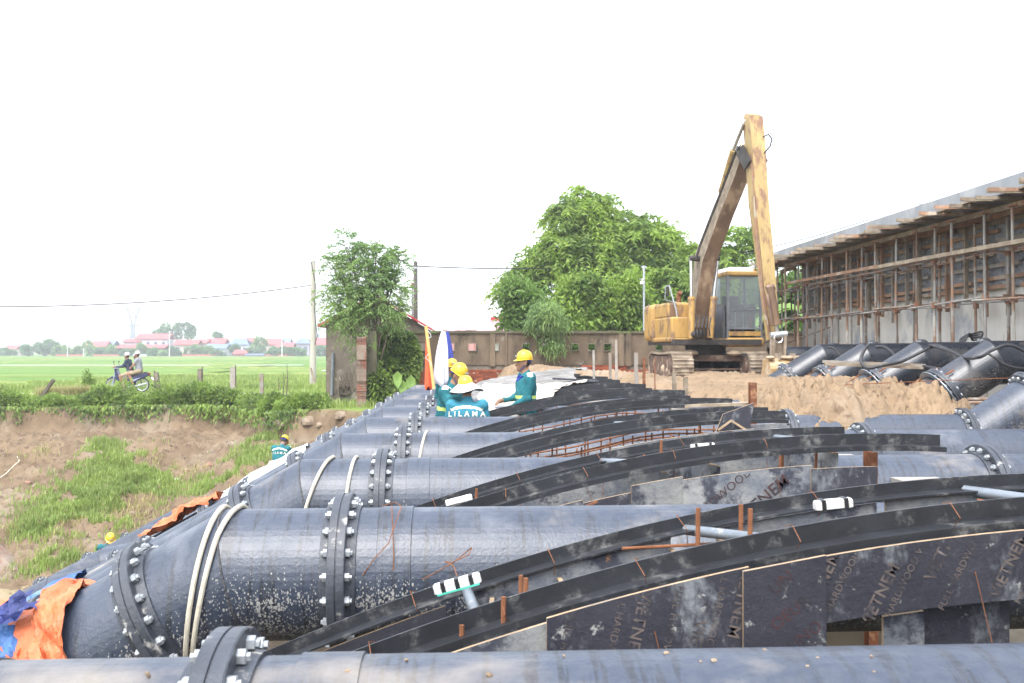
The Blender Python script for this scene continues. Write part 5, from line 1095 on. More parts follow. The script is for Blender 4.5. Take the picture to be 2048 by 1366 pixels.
def vtree(px, py, rx, ry, d, k, label, seed):
    rg = np.random.default_rng(seed); sc = d / FPX; c = at(px, py, d); zb = -.2; t = thing('village_tree', label, 'tree', (c.x, c.y, zb), 0, 'trees of the village'); parts = []
    for q in range(max(4, int(rx / 4))):
        cc = np.array(c) + np.array([rg.uniform(-.7, .7) * rx * sc, rg.uniform(-1, 1) * 2, rg.uniform(-.5, .45) * ry * sc]); r3 = np.array([min(rx, 14) * .5, 12 * .5, min(ry, 14) * .6]) * sc * rg.uniform(.8, 1.2)
        n = 130; u = unit(rg.normal(0, 1, (n, 3))); parts.append(leaves(cc + u * r3 * (rg.uniform(.3, 1, n) ** .4)[:, None], u + np.array([0, 0, .3]), 1.1, .8, rg, .2))
    V, F = cat(parts); o = link('crown', np_mesh('crown', V - np.array([c.x, c.y, zb]), F, m_vtree[k]), t); o['kind'] = 'stuff'
    mb = MB(); mb.cyl((c.x, c.y, zb), (c.x, c.y, max(c.z, zb + 1)), .25, .12, 6); mb.build('trunk', m_bark, t)
VT = [(345, 662, 56, 17, 400, 0, 'tall dense grove tree rising behind the large white house'), (88, 694, 30, 17, 362, 0, 'big rounded tree at the left of the village'), (60, 702, 16, 12, 360, 0, 'dark tree at the left side of the big rounded tree'), (120, 702, 16, 11, 360, 1, 'tree at the right side of the big rounded tree'),
      (150, 704, 14, 10, 358, 1, 'low tree right of the white distant pole'), (178, 697, 18, 17, 358, 1, 'tree in front of the cream half hidden house'), (205, 705, 16, 10, 356, 0, 'low dark tree beside the cream half hidden house'), (232, 702, 18, 14, 356, 1, 'tree at the left end of the long red shed roof'), (276, 701, 15, 14, 350, 1, 'tree in front of the long red shed roof'),
      (306, 706, 12, 9, 348, 0, 'low tree in front of the open shed'), (352, 704, 14, 10, 348, 0, 'dark tree right of the open shed'), (386, 701, 20, 14, 350, 1, 'light tree in front of the tan two storey house'), (415, 704, 14, 10, 350, 1, 'light tree in front of the small tan house'), (440, 707, 14, 7, 348, 0, 'low tree below the wide blue grey roof'), (466, 697, 8, 8, 352, 0, 'tree left of the blue hipped roof'),
      (516, 692, 15, 14, 354, 1, 'light tree right of the blue hipped house'), (508, 704, 14, 8, 350, 0, 'low tree above the grey roofed shed'), (545, 705, 14, 8, 348, 0, 'low tree below the right group of houses'), (578, 704, 18, 8, 348, 0, 'tree below the red roof of the right group'), (606, 703, 18, 8, 348, 0, 'tree left of the foot of the utility pole'), (642, 702, 16, 9, 348, 0, 'tree right of the foot of the utility pole'),
      (437, 671, 8, 5, 400, 0, 'tree top behind the red roofed house'), (22, 706, 22, 8, 370, 0, 'low row tree at the left edge of the picture'), (-10, 705, 20, 8, 372, 0, 'low tree cut by the left edge of the picture'), (255, 707, 12, 7, 346, 0, 'shrub below the left end of the red shed roof'), (330, 708, 12, 6, 346, 1, 'shrub between the garden walls')]
for k, v in enumerate(VT): vtree(*v[:6], v[6], 500 + k)
m_vpole = pmat('distant_pole', (.72, .71, .68), None, 1, .8)
for px, y0, y1, lab in ((135, 716, 664, 'tall white distant pole left of the pylon'), (167, 716, 696, 'short distant pole at the left of the village'), (339, 717, 662, 'distant pole right of the large white house'), (564, 718, 664, 'distant pole in front of the right group of houses')):
    mb = MB(); mb.cyl(at(px, y0 + 3, 330), at(px, y1, 330), .16, .10, 6); mb.beam(at(px - 3, y1 + 2, 330), at(px + 3, y1 + 2, 330), .1, .1); tag(mb.build('distant_pole', m_vpole), lab, 'pole', 'distant power poles')
# lattice pylon
m_pyl = pmat('pylon_steel', (.16, .19, .22), None, 1, .6); PD = 620; c = at(266, 715, PD); t = thing('pylon', 'pale lattice power pylon standing behind the village', 'pylon', (c.x, c.y, -.3))
def q_(px, py, dy=0): p = at(px, py, PD); return Vector((p.x, p.y + dy, p.z))
lg = MB()
for dy in (-1.2, 1.2):
    for pts in ([(258, 712), (264, 660), (262, 640), (254, 617)], [(274, 712), (267, 660), (270, 640), (278, 617)]):
        for a, b in zip(pts[:-1], pts[1:]): lg.beam(q_(*a, dy), q_(*b, dy),   .55, .5)
    for y in (700, 686, 672): lg.beam(q_(260, y + 8, dy), q_(271, y - 6, dy), .34, .34); lg.beam(q_(272, y + 8, dy), q_(261, y - 6, dy), .34, .34)
    lg.beam(q_(255, 640, dy), q_(270, 622, dy), .34, .34); lg.beam(q_(277, 640, dy), q_(262, 622, dy), .34, .34)
lg.build('legs', m_pyl, t)['kind'] = 'stuff'
for y, a, b in ((616, 244, 288), (652, 248, 284)):
    mb = MB(); mb.beam(q_(a, y), q_(b, y), .6, .6); mb.beam(q_(a, y), q_(266, y - 3), .35, .35); mb.beam(q_(b, y), q_(266, y - 3), .35, .35); mb.build('cross_arm', m_pyl, t)
# greenery right behind the wall, seen through its openings
rg = np.random.default_rng(88); n = 5200; a = at(1035, 703, 33).x; b = at(1330, 703, 33).x
P = np.stack([rg.uniform(a, b, n), 32.6 + rg.normal(0, .25, n), rg.uniform(.9, 2.3, n)], 1); V, F = leaves(P, rg.normal(0, 1, (n, 3)), .2, .1, rg); o = link('undergrowth', np_mesh('undergrowth', V, F, m_leafdark)); o['kind'] = 'stuff'
# ================================================================== concrete channel with deck, formwork and scaffolding at the right
XS, XW = 8.5, 9.6; YN, YF = 7.5, 28.2
m_deck = pmat('fresh_concrete', (.30, .315, .33), (.24, .255, .27), 1.4, .85, .3, 30, dirt=(.36, .37, .38), dscale=2.2, dlo=.5, dhi=.7, stretch=(1, 1, .6))
m_wallc = pmat('board_marked_concrete', (.66, .63, .56), (.55, .525, .475), 1.0, .9, .4, 18, dirt=(.33, .345, .37), dscale=.9, dlo=.5, dhi=.66, stretch=(1, 1, .25), dstretch=(1, 1, .8), dirt2=(.43, .41, .36), d2scale=2.5)
m_scaf = pmat('rusty_scaffold_tube', (.25, .165, .115), (.17, .105, .07), 2.6, .75, .3, 60, dirt=(.30, .285, .25), dscale=1.4, dlo=.48, dhi=.58, rnd=.3)
m_scafg = pmat('greyed_scaffold_tube', (.29, .28, .26), (.22, .20, .18), 2.6, .7, .3, 60, dirt=(.30, .17, .10), dscale=2.2, dlo=.52, dhi=.62, rnd=.2)
m_coup = pmat('rusty_coupler', (.27, .13, .075), (.20, .10, .06), 9, .85, .3, 60)
m_rtimber = pmat('rust_stained_timber', (.34, .19, .11), (.24, .15, .10), 5, .9, .4, 50, dirt=(.42, .35, .27), dscale=3, rnd=.2)
m_fply = pmat('old_form_plywood', (.13, .135, .15), (.20, .205, .22), 4, .7, .3, 30, dirt=(.30, .29, .27), dscale=5, dlo=.54, dhi=.66, dirt2=(.05, .05, .055), d2scale=6, d2lo=.56, d2hi=.66, stretch=(1, 1, 2), rnd=.25)
ch = thing('concrete_channel', 'raised concrete channel with a cantilevered deck, its underside still in formwork', 'concrete structure', (XW, 18, 0))
mb = MB(); mb.box((XW + .2, (YN + YF) / 2, 1.7), (.4, YF - YN, 5.3)); mb.build('wall', m_wallc, ch)
ZD = 4.50
n = 9; w = (YF + .3 - YN) / n
for k in range(n):
    y = YN + w * (k + .5); mb = MB(); mb.box(((XS + 13) / 2, y, ZD - .115), (13 - XS, w - .004, .23)); mb.build('deck_slab', m_deck, ch)
mb = MB(); mb.cyl((9.2, 19.6, ZD), (9.2, 19.6, ZD + .2), .14, n=12); mb.cyl((9.2, 19.6, ZD + .2), (9.2, 19.6, ZD + .26), .17, n=12); mb.build('pipe_end', m_white_paint, ch, True)
# formwork on the wall under the deck: plywood, walers, studs
fw = thing('wall_formwork', 'dark plywood and timber formwork still fixed to the upper wall under the deck', 'formwork', (XW, 18, 2.9))
zb_, zt_ = 2.88, 4.2
r_ = random.Random(31); y = YN + .4
while y < YF - .3:
    L = r_.uniform(1.0, 1.25); z = zb_
    for h in (.42, .45, .45):
        mb = MB(); mb.box((XW - .03 - r_.uniform(0, .012), y + L / 2, z + h / 2), (.02, L - .01, h - .01)); mb.build('form_panel', m_fply, fw); z += h
    y += L
for z, mt in ((zb_ + .03, m_rtimber), (zb_ + .16, m_rtimber), (zb_ + .40, m_greytimber), (zb_ + .62, m_timber), (zb_ + .84, m_greytimber), (zb_ + 1.04, m_rtimber), (zb_ + 1.2, m_timber)):
    y = YN + .2 + r_.uniform(0, .8)
    while y < YF - 1:
        L = min(r_.uniform(2.2, 4.0), YF - y - .1); dz = r_.uniform(-.03, .03); mb = MB(); mb.box((XW - .08, y + L / 2, z + dz), (.06, L, .07)); mb.build('waler', mt, fw); y += L + r_.uniform(.0, .5)
y = YN + .5
while y < YF - .2:
    z0 = zb_ - r_.choice((.05, .2, .35, .5)); mb = MB(); mb.box((XW - .15, y, (z0 + zt_) / 2), (.07, .06, zt_ - z0)); mb.build('stud', r_.choice((m_greytimber, m_rtimber, m_timber)), fw); y += r_.uniform(.5, .8)
# joists and soffit boards under the deck
sf = thing('deck_formwork', 'timber joists and soffit boards under the cantilevered deck, joist ends poking out', 'formwork', (XS, 18, 4.2))
r_ = random.Random(17); y = YN
while y < YF + .2:
    L = r_.uniform(1.1, 1.3)
    for x0, x1 in ((XS - .02, XS + .5), (XS + .5, XW - .01)):
        mb = MB(); mb.box(((x0 + x1) / 2, y + L / 2, ZD - .245), (x1 - x0 - .006, L - .008, .02)); mb.build('soffit_board', m_fply, sf)
    y += L
y = YN + .3; k = 0
while y < YF + .4:
    for dy in (0, r_.uniform(.12, .2)):
        out = r_.uniform(.22, .62); mb = MB(); mb.box(((XS - out + XW - .02) / 2, y + dy, ZD - .288), (XW - .02 - XS + out, .05, .06)); mb.build('joist', r_.choice((m_timber, m_timber, m_rtimber)), sf)
    y += r_.uniform(.8, .95); k += 1
for x in (XS + .42, XS + .85):
    y = YN
    while y < YF:
        L = r_.uniform(2.5, 3.6); mb = MB(); mb.box((x, y + L / 2, ZD - .365), (.07, min(L, YF + .3 - y) - .02, .09)); mb.build('bearer', r_.choice((m_rtimber, m_timber)), sf); y += L
# edge form boards hanging along the slab edge in places
for y, L in ((9, 2.4), (12.6, 2.2), (16.2, 2.6), (20.6, 1.8), (23.5, 2.2)):
    mb = MB(); mb.beam((XS - .1, y, ZD - .25), (XS - .08, y + L, ZD - .27), .10, .03); mb.build('edge_board', m_timber, sf)
# scaffold: every tube and coupler is a part
sc_ = thing('scaffold', 'rusty tube scaffolding standing under the deck in front of the concrete wall', 'scaffold', (8.75, 18, 0))
cm = MB(); cm.box((0, 0, 0), (.075, .085, .10)); cm.box((.0, -.055, 0), (.03, .03, .05)); cme = cm.mesh('coupler', m_coup)
r_ = random.Random(77); rows = (8.72, 9.28); ys = [YN + 2.2 + .86 * k for k in range(22)]; base = Vector((8.75, 18, 0))
for ri, x in enumerate(rows):
    for k, y in enumerate(ys + [28.6]):
        xx, yy = x + r_.uniform(-.05, .05), y + r_.uniform(-.12, .12) + (.25 if ri else 0); lean = r_.uniform(-.05, .05); mb = MB(); cut = r_.uniform(1.6, 3.2)
        za, zbk = .15, ZD - .44
        mb.cyl((xx, yy, za), (xx + lean * .3, yy + lean * .5, cut), .030, n=8); mb.build('standard', r_.choice((m_scaf, m_scaf, m_scaf, m_scafg)), sc_, True)
        mb = MB(); mb.cyl((xx + lean * .3, yy + lean * .5, cut), (xx + lean, yy + lean, zbk), .025, n=8); mb.build('inner_tube', r_.choice((m_scaf, m_scaf, m_scafg)), sc_, True)
        mb = MB(); mb.box((xx + lean, yy + lean, zbk + .012), (.13, .13, .02)); mb.build('head_plate', m_coup, sc_)
        for z in (1.76, 2.62, 3.45):
            c = link('coupler', cme, sc_, Vector((xx, yy, z + r_.uniform(-.05, .05))) - base, (0, 0, r_.uniform(-.3, .3)))
for ri, x in enumerate(rows):
    for z in (1.76, 2.62, 3.45):
        y = ys[0] - .3
        while y < 28.4:
            L = r_.choice((1.72, 2.58, .9)); y2 = min(y + L, 28.9); mb = MB(); mb.cyl((x - .04, y, z + r_.uniform(-.04, .04)), (x - .04, y2, z + r_.uniform(-.04, .04)), .019, n=7); mb.build('ledger', r_.choice((m_scaf, m_scafg, m_timber)), sc_, True); y = y2 - .1
for k, y in enumerate(ys):
    for z in (1.76, 2.62, 3.45):
        if r_.random() < .75: mb = MB(); mb.cyl((8.66, y + .05, z + .04), (9.34, y + .22, z + .04 + r_.uniform(-.03, .03)), .018, n=7); mb.build('transom', r_.choice((m_scaf, m_scafg)), sc_, True)
for a, b in (((8.7, 27.6, 2.6), (9.3, 25.2, 3.0)), ((8.75, 28.6, 1.8), (9.5, 25.6, 2.4)), ((8.7, 26.5, 3.4), (9.4, 28.5, 2.7))):
    mb = MB(); mb.cyl(a, b, .02, n=7); mb.build('brace', m_scaf, sc_, True)
mb = MB(); mb.beam((8.62, 15.0, 3.47), (8.6, 20.6, 3.52), .05, .07); tag(mb.build('guard_rail', m_timber), 'long pale timber rail tied across the scaffold, nearer half', 'rail', 'pale rails on the scaffold')
mb = MB(); mb.beam((8.6, 20.5, 3.53), (8.58, 26.4, 3.58), .05, .07); tag(mb.build('guard_rail', m_rtimber), 'long brown timber rail tied across the scaffold, farther half', 'rail', 'pale rails on the scaffold')
mb = MB(); mb.box((7.4, 28.6, 1.62), (2.6, .5, .10)); mb.box((7.4, 28.75, .8), (2.4, .3, 1.5)); tag(mb.build('concrete_kerb', m_deck), 'low pale concrete kerb behind the excavator bucket', 'kerb')['kind'] = 'structure'
# loose planks and black hoses over the rising pipes
zt5 = PATH[5].z + PR
def lay(label, pts, w, h, mat):
    mb = MB(); mb.beam(pts[0], pts[1], w, h); tag(mb.build('plank', mat), label, 'plank', 'planks on the rising pipes')
lay('long grey plank lying over the rising pipes, upper one of two', (at(1645, 723, 16.2), at(1850, 731, 15.9)), .09, .05, m_greytimber); lay('long brown plank lying over the rising pipes, lower one of two', (at(1650, 728, 16.1), at(1846, 736, 15.8)), .08, .04, m_timber)
m_hose = pmat('black_rubber_hose', (.022, .023, .026), (.04, .04, .042), 6, .5, .2, 60, dirt=(.3, .28, .25), dscale=6, dlo=.6, dhi=.72)
def hose(label, pts, r, seed=0):
    P = [Vector(p) for p in pts]; Q = []
    for i in range(len(P) - 1):
        a, b, c, d = P[max(i - 1, 0)], P[i], P[i + 1], P[min(i + 2, len(P) - 1)]
        for k in range(8):
            t = k / 8; Q.append(.5 * ((2 * b) + (c - a) * t + (2 * a - 5 * b + 4 * c - d) * t * t + (3 * b - a - 3 * c + d) * t ** 3))
    Q.append(P[-1]); mb = MB(); mb.tube(Q, r, 8); tag(mb.build('hose', m_hose, None, True), label, 'hose', 'black hoses on the rising pipes')
hose('black hose looping up and under the two loose planks', [at(1738, 689, 16.0), at(1727, 703, 15.9), at(1722, 722, 15.8), at(1735, 736, 15.7), at(1765, 731, 15.7), at(1800, 724, 15.8), at(1822, 714, 15.9), at(1850, 700, 15.9), at(1868, 692, 16.1)], .026)
hose('black hose arched over the pipe behind the loose planks', [at(1752, 694, 18.3), at(1768, 694, 18.2), at(1784, 705, 18.0), at(1795, 720, 17.8)], .03); hose('black hose arched over the small farther pipe by the bucket', [at(1655, 694, 20.6), at(1668, 697, 20.5), at(1680, 710, 20.4), at(1693, 720, 20.2)], .024)
hose('black hose draped from one rising pipe to the next, behind a scaffold tube', [at(1846, 732, 15.9), at(1880, 738, 15.2), at(1908, 740, 14.8), at(1910, 720, 14.9), at(1905, 705, 15.2), at(1880, 692, 15.9), at(1862, 690, 16.1)], .024)
hose('black hose running along the top of the nearest rising pipe', [at(1860, 690, 16.0), at(1900, 702, 15.0), at(1930, 715, 14.4), at(1960, 714, 13.95), at(1985, 700, 13.9), at(2020, 690, 13.9), at(2060, 708, 13.85)], .024)
hose('thin black hose crossing the flank of the nearest rising pipe', [at(1975, 706, 13.83), at(1990, 716, 13.8), at(2010, 730, 13.8), at(2040, 737, 13.8), at(2070, 736, 13.85)], .016)
r_ = random.Random(8)
for k in range(4): hose(('upper black cable loop standing against the wall', 'second black cable loop against the wall', 'third black cable loop against the wall', 'lowest black cable loop against the wall')[k], [at(1918 + 4 * k, 688 - 2 * k, 17.2), at(1924 + 5 * k, 676 - 3 * k, 17.3), at(1945, 668 + 4 * k, 17.4), at(1964 - 2 * k, 664 + 5 * k, 17.4), at(1962 - 3 * k, 676 + 3 * k, 17.3), at(1945 - 4 * k, 690, 17.2), at(1925, 698, 17.1)], .018)
# tie rods and thin bands at the coupling of the rising pipes
for i in (5, 6, 7):
    Y = PY[i]; ct = thing('pipe_coupling', ('coupling with pale clamp rings and brown tie rods on the nearest rising pipe', 'coupling with clamp rings on the second rising pipe, half buried in sand', 'coupling with clamp rings on the third rising pipe, half buried in sand')[i - 5], 'coupling', (6.92, Y, 1.15), 0, 'couplings of the rising pipes')
    for x in (6.42, 6.62):
        p, d = on_path(x); mb = MB(); mb.lathe([(PR + .002, -.016), (PR + .016, -.012), (PR + .016, .012), (PR + .002, .016)], p + Vector((0, Y, 0)), d, 48); mb.build('clamp_ring', m_tube, ct, True)
    p, d = on_path(6.9); mb = MB(); mb.lathe([(PR + .03, -.06), (PR + .105, -.06), (PR + .105, -.045), (PR + .03, -.045)], p + Vector((0, Y, 0)), d, 48); mb.build('backing_ring', m_tube, ct, True)
    for a in (R(-35), R(40)):
        u = Vector((0, -1, 0)) * (.385 * math.sin(a)) + Vector((-d.z, 0, d.x)) * (.385 * math.cos(a)); c = p + Vector((0, Y, 0)) + u; mb = MB(); mb.cyl(c - d * .75, c + d * .22, .014, n=7); mb.build('tie_rod', m_rebar, ct, True)
mb = MB(); mb.tube([at(1690 + k * 40, 769 - k * 1.6 + .35 * (k - 4.5) ** 2 * .05, 12.6 + .1 * k) for k in range(10)], .006, 5); tag(mb.build('wire', m_rebar), 'thin rusty wire stretched in front of the rising pipes', 'wire')
mb = MB(); mb.box((7.6, 12.7, -.1), (1.6, 1.2, .5)); tag(mb.build('footing', m_conc), 'concrete footing below the nearest rising pipe at the right edge', 'footing')
for k, (y, z) in enumerate(((12.9, .62), (13.3, .55))):
    mb = MB(); mb.cyl((6.6, y, z + .5), (9.2, y + .2, z + .52), .022, n=7); tag(mb.build('scaffold_tube', m_scaf), ('loose scaffold tube lying right of the sand, upper one', 'loose scaffold tube lying right of the sand, lower one')[k], 'tube', 'loose tubes by the sand')

# ================================================================== the excavator
m_yel = pmat('weathered_yellow_paint', (.46, .275, .075), (.38, .225, .07), 3, .5, .15, 40, dirt=(.19, .115, .065), dscale=2.6, dlo=.47, dhi=.62, dirt2=(.20, .11, .06), d2scale=6, d2lo=.62, d2hi=.68, stretch=(1, 1, .6), spec=.4)
m_yel2 = pmat('faded_yellow_boom', (.42, .305, .125), (.36, .25, .10), 2.4, .55, .2, 40, dirt=(.22, .12, .07), dscale=3.0, dlo=.48, dhi=.60, dirt2=(.20, .11, .07), d2scale=7, d2lo=.62, d2hi=.68, stretch=(1.4, 1.4, .5), spec=.35)
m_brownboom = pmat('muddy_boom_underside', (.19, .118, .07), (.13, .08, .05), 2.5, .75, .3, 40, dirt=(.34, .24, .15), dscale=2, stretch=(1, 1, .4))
m_track = pmat('muddy_track', (.31, .245, .18), (.20, .155, .115), 5, .9, .6, 40, dirt=(.42, .35, .27), dscale=4)
m_blk = pmat('greasy_black', (.03, .027, .025), (.06, .05, .045), 5, .6, .3, 50)
m_chrome = pmat('cylinder_rod', (.55, .53, .50), None, 5, .25, metallic=.7)
m_cabframe = pmat('grey_cab_frame', (.17, .18, .19), (.12, .125, .135), 4, .6, .2, 40, dirt=(.3, .2, .12), dscale=3, dlo=.6, dhi=.72)
m_under = pmat('rusty_undercarriage', (.17, .10, .07), (.10, .07, .055), 4, .85, .5, 40, dirt=(.30, .22, .16), dscale=3)
m_mud = pmat('dried_mud', (.44, .34, .24), (.34, .26, .18), 4, .97, .9, 20, spec=.05)
m_buck = pmat('worn_bucket_steel', (.40, .27, .13), (.32, .205, .10), 3, .6, .3, 30, dirt=(.52, .42, .30), dscale=2.4, dlo=.5, dhi=.64, spec=.35)
def glassmat():
    m = bpy.data.materials.new('dusty_cab_glass'); m.use_nodes = True; b = m.node_tree.nodes['Principled BSDF']; b.inputs['Base Color'].default_value = (.75, .82, .85, 1); b.inputs['Transmission Weight'].default_value = .82; b.inputs['Roughness'].default_value = .06; b.inputs['IOR'].default_value = 1.1; b.inputs['Specular IOR Level'].default_value = 1.0; return m
m_cabglass = glassmat()
EX = at(1411, 0, 27.6); EX = Vector((EX.x, EX.y, .95))
ex = thing('excavator', 'worn yellow long boom excavator standing on the sand before the wall', 'excavator', tuple(EX))
def E(x, y, z): return Vector((EX.x + x, EX.y + y, EX.z + z))
# tracks (they point along y)
W2, TW, TL, TH = 1.27, .54, 1.75, .76
shoe = MB(); shoe.box((0, 0, 0), (TW, .165, .028)); shoe.box((0, -.045, .028), (TW, .022, .035)); shoe.box((0, .03, .024), (TW, .018, .026)); shm = shoe.mesh('track_shoe', m_track)
for s in (-1, 1):
    tk = link('track', (lambda q: (q.prism([(-TL + .30, .05), (TL - .30, .05), (TL - .05, .28), (TL - .05, .48), (TL - .3, TH - .08), (-TL + .3, TH - .08), (-TL + .05, .48), (-TL + .05, .28)], s * (W2 - TW / 2) - TW * .40, s * (W2 - TW / 2) + TW * .40, 'x'), q)[1])(MB()).mesh('track', m_under), ex)
    r = TH / 2; L = 2 * TL - TH; per = 2 * L + 2 * math.pi * r; ns = 44
    for k in range(ns):
        u = per * k / ns
        if u < L: y, z, a = -L / 2 + u, TH + 0, 0.0; z += -.03 * math.sin(math.pi * u / L) ** 2
        elif u < L + math.pi * r: t_ = (u - L) / r; y, z, a = L / 2 + r * math.sin(t_), r + r * math.cos(t_), -t_
        elif u < 2 * L + math.pi * r: y, z, a = L / 2 - (u - L - math.pi * r), 0, math.pi
        else: t_ = (u - 2 * L - math.pi * r) / r; y, z, a = -L / 2 - r * math.sin(t_), r - r * math.cos(t_), math.pi - t_
        link('track_shoe', shm, tk, (s * (W2 - TW / 2), y, z), (a, 0, 0))
    for yy in (-TL + .38, TL - .38):
        mb = MB(); mb.cyl(E(s * (W2 - TW / 2) - TW * .45, yy, TH / 2), E(s * (W2 - TW / 2) + TW * .45, yy, TH / 2), .31, n=20); mb.cyl(E(s * (W2 - TW / 2) - TW * .5, yy, TH / 2), E(s * (W2 - TW / 2) + TW * .5, yy, TH / 2), .13, n=12); mb.build('idler_wheel', m_under, tk)
    for yy in (-.8, -.4, 0, .4, .8):
        mb = MB(); mb.cyl(E(s * (W2 - TW / 2) - TW * .46, yy, .16), E(s * (W2 - TW / 2) + TW * .46, yy, .16), .11, n=12); mb.build('roller', m_under, tk)
    mb = MB(); w_ = random.Random(s + 5)
    for q in range(5): mb.ball(E(s * (W2 - TW / 2) - TW * .30 + w_.uniform(0, .1), -1.2 + .5 * q, TH * .45 + w_.uniform(-.1, .1)), (.14, .2, .15), 8)
    mb.build('caked_mud', m_mud, tk, True)
mb = MB(); mb.box(E(0, 0, .50), (1.5, 1.5, .30)); mb.box(E(0, -.72, .62), (1.55, .12, .16)); mb.box(E(0, -.6, .42), (1.6, .3, .24)); mb.build('car_body', m_under, ex)
mb = MB(); mb.cyl(E(0, 0, .62), E(0, 0, .98), .55, n=28); mb.build('slew_ring', m_blk, ex, True)
for x in (-.62, .55): mb = MB(); mb.ball(E(x, -.9, .76), (.22, .16, .09), 9); mb.build('caked_mud', m_mud, ex, True)
# upper structure, slewed a little
SL = R(4.0)
def U(x, y, z): c, s = math.cos(SL), math.sin(SL); return E(x * c - y * s, x * s + y * c, z)
RM = Matrix.Rotation(SL, 3, 'Z')
def ubox(mb, c, size, m=0, taper=1): return mb.box(U(*c), size, RM, m, taper)
mb = MB(); ubox(mb, (0, .3, 1.05), (2.35, 2.9, .14)); mb.build('deck', m_blk, ex)
def bev(o, w, s=2):
    b_ = o.modifiers.new('bevel', 'BEVEL'); b_.width = w; b_.segments = s; b_.limit_method = 'ANGLE'; return o
body = link('upper_body', bpy.data.meshes.new('upper_body'), ex); bpy.data.objects.remove(body)
mb = MB(); ubox(mb, (-.80, .30, 1.43), (.78, 2.2, .60)); o = bev(mb.build('tool_box', m_yel, ex), .05)
mb = MB(); ubox(mb, (-.80, .55, 1.92), (.76, 1.9, .42)); o = bev(mb.build('fuel_tank', m_yel, ex), .06)
mb = MB(); ubox(mb, (-.10, 1.45, 1.62), (2.35, .95, 1.05)); o = bev(mb.build('counterweight', m_yel, ex), .14, 3)
mb = MB(); ubox(mb, (-.92, .2, 1.12), (.62, 2.0, .12)); o = bev(mb.build('skirt', m_yel, ex), .04)
mb = MB(); ubox(mb, (-.52, -.82, 1.48), (.16, .03, .10)); ubox(mb, (-.52, -.83, 1.40), (.16, .02, .03)); mb.build('vent', m_blk, ex)
mb = MB(); ubox(mb, (.1, .7, 2.0), (.95, 1.1, .22)); mb.build('engine_hood', m_yel, ex)
mb = MB()
for k in range(9): w_ = random.Random(k); ubox(mb, (-.28 + w_.uniform(-.1, .16), -.2 + w_.uniform(-.3, .2), 1.75 + w_.uniform(-.2, .3)), (.13, .2, .13))
mb.build('engine_clutter', m_blk, ex)
mb = MB(); mb.tube([U(-.5, .9, 2.05), U(-.5, .9, 2.40), U(-.48, .8, 2.48)], .065, 10); mb.build('exhaust_pipe', m_rust, ex, True)
mb = MB(); mb.cyl(U(.62, .95, 2.1), U(.62, .95, 3.05), .11, n=12); mb.build('exhaust_stack', m_metal, ex, True)
mb = MB(); mb.tube([U(-.92, -.6, 1.2), U(-1.0, -.62, 1.9), U(-1.16, -.5, 2.58)], .022, 7); mb.tube([U(-1.16, -.5, 2.58), U(-1.24, -.4, 2.55), U(-1.24, -.35, 2.2), U(-.9, -.3, 2.12)], .016, 6); mb.build('handrail', m_metal, ex, True)
mb = MB(); ubox(mb, (-1.17, -.42, 2.42), (.05, .03, .26)); mb.build('mirror', m_blk, ex)
# cab
CX, CY, CW, CD, CZ0, CZ1 = .78, -.28, .98, 1.35, 1.12, 2.86
cb = MB(); p_ = .07
for sx_, sy_ in ((-1, -1), (1, -1), (-1, 1), (1, 1)): ubox(cb, (CX + sx_ * (CW / 2 - p_ / 2), CY + sy_ * (CD / 2 - p_ / 2), (CZ0 + CZ1) / 2), (p_, p_, CZ1 - CZ0))
ubox(cb, (CX, CY - CD / 2 + p_ / 2, CZ0 + .30), (CW - .14, p_ - .01, .05)); ubox(cb, (CX, CY - CD / 2 + .03, CZ0 + .80), (CW - .14, .05, .05)); ubox(cb, (CX, CY + CD / 2 - .04, CZ0 + .5), (CW - .14, .05, 1.0)); ubox(cb, (CX + CW / 2 - .03, CY + .2, CZ0 + .5), (.04, CD - .6, 1.0)); ubox(cb, (CX - CW / 2 + .03, CY + .1, CZ0 + .45), (.04, CD - .4, .9))
cab = cb.build('cab', m_cabframe, ex)
mb = MB(); ubox(mb, (CX, CY, CZ1 + .03), (CW + .03, CD + .05, .12)); bev(mb.build('cab_roof', m_yel, cab), .03)
mb = MB(); ubox(mb, (CX - .03, CY, CZ1 + .15), (CW * .74, CD * .75, .13), 0, .9); bev(mb.build('roof_hatch', m_white_paint, cab), .03)
mb = MB(); mb.cyl(U(CX + .42, CY - .2, CZ1 + .09), U(CX + .42, CY - .2, CZ1 + .2), .07, n=12); mb.build('beacon', m_yel, cab, True)
mb = MB(); ubox(mb, (CX, CY - CD / 2 - .005, CZ0 + .16), (CW - .1, .03, .12)); mb.build('front_sill', m_yel, cab)
mb = MB(); ubox(mb, (CX, CY - .05, CZ0 - .07), (CW + .06, CD + .12, .24)); bev(mb.build('cab_skirt', m_yel, cab), .08, 3)
for z0, z1 in ((CZ0 + .83, CZ1 - .05), (CZ0 + .33, CZ0 + .77)):
    mb = MB(); ubox(mb, (CX, CY - CD / 2 + .02, (z0 + z1) / 2), (CW - .15, .008, z1 - z0)); mb.build('windscreen', m_cabglass, cab)
mb = MB(); ubox(mb, (CX - CW / 2 + .02, CY, CZ0 + 1.3), (.008, CD - .16, .85)); mb.build('side_window', m_cabglass, cab); mb = MB(); ubox(mb, (CX + CW / 2 - .02, CY, CZ0 + 1.3), (.008, CD - .16, .85)); mb.build('side_window', m_cabglass, cab)
mb = MB(); ubox(mb, (CX, CY + .25, CZ0 + .45), (.5, .5, .14)); ubox(mb, (CX, CY + .5, CZ0 + .85), (.48, .14, .75)); bev(mb.build('seat', m_blk, cab), .04)
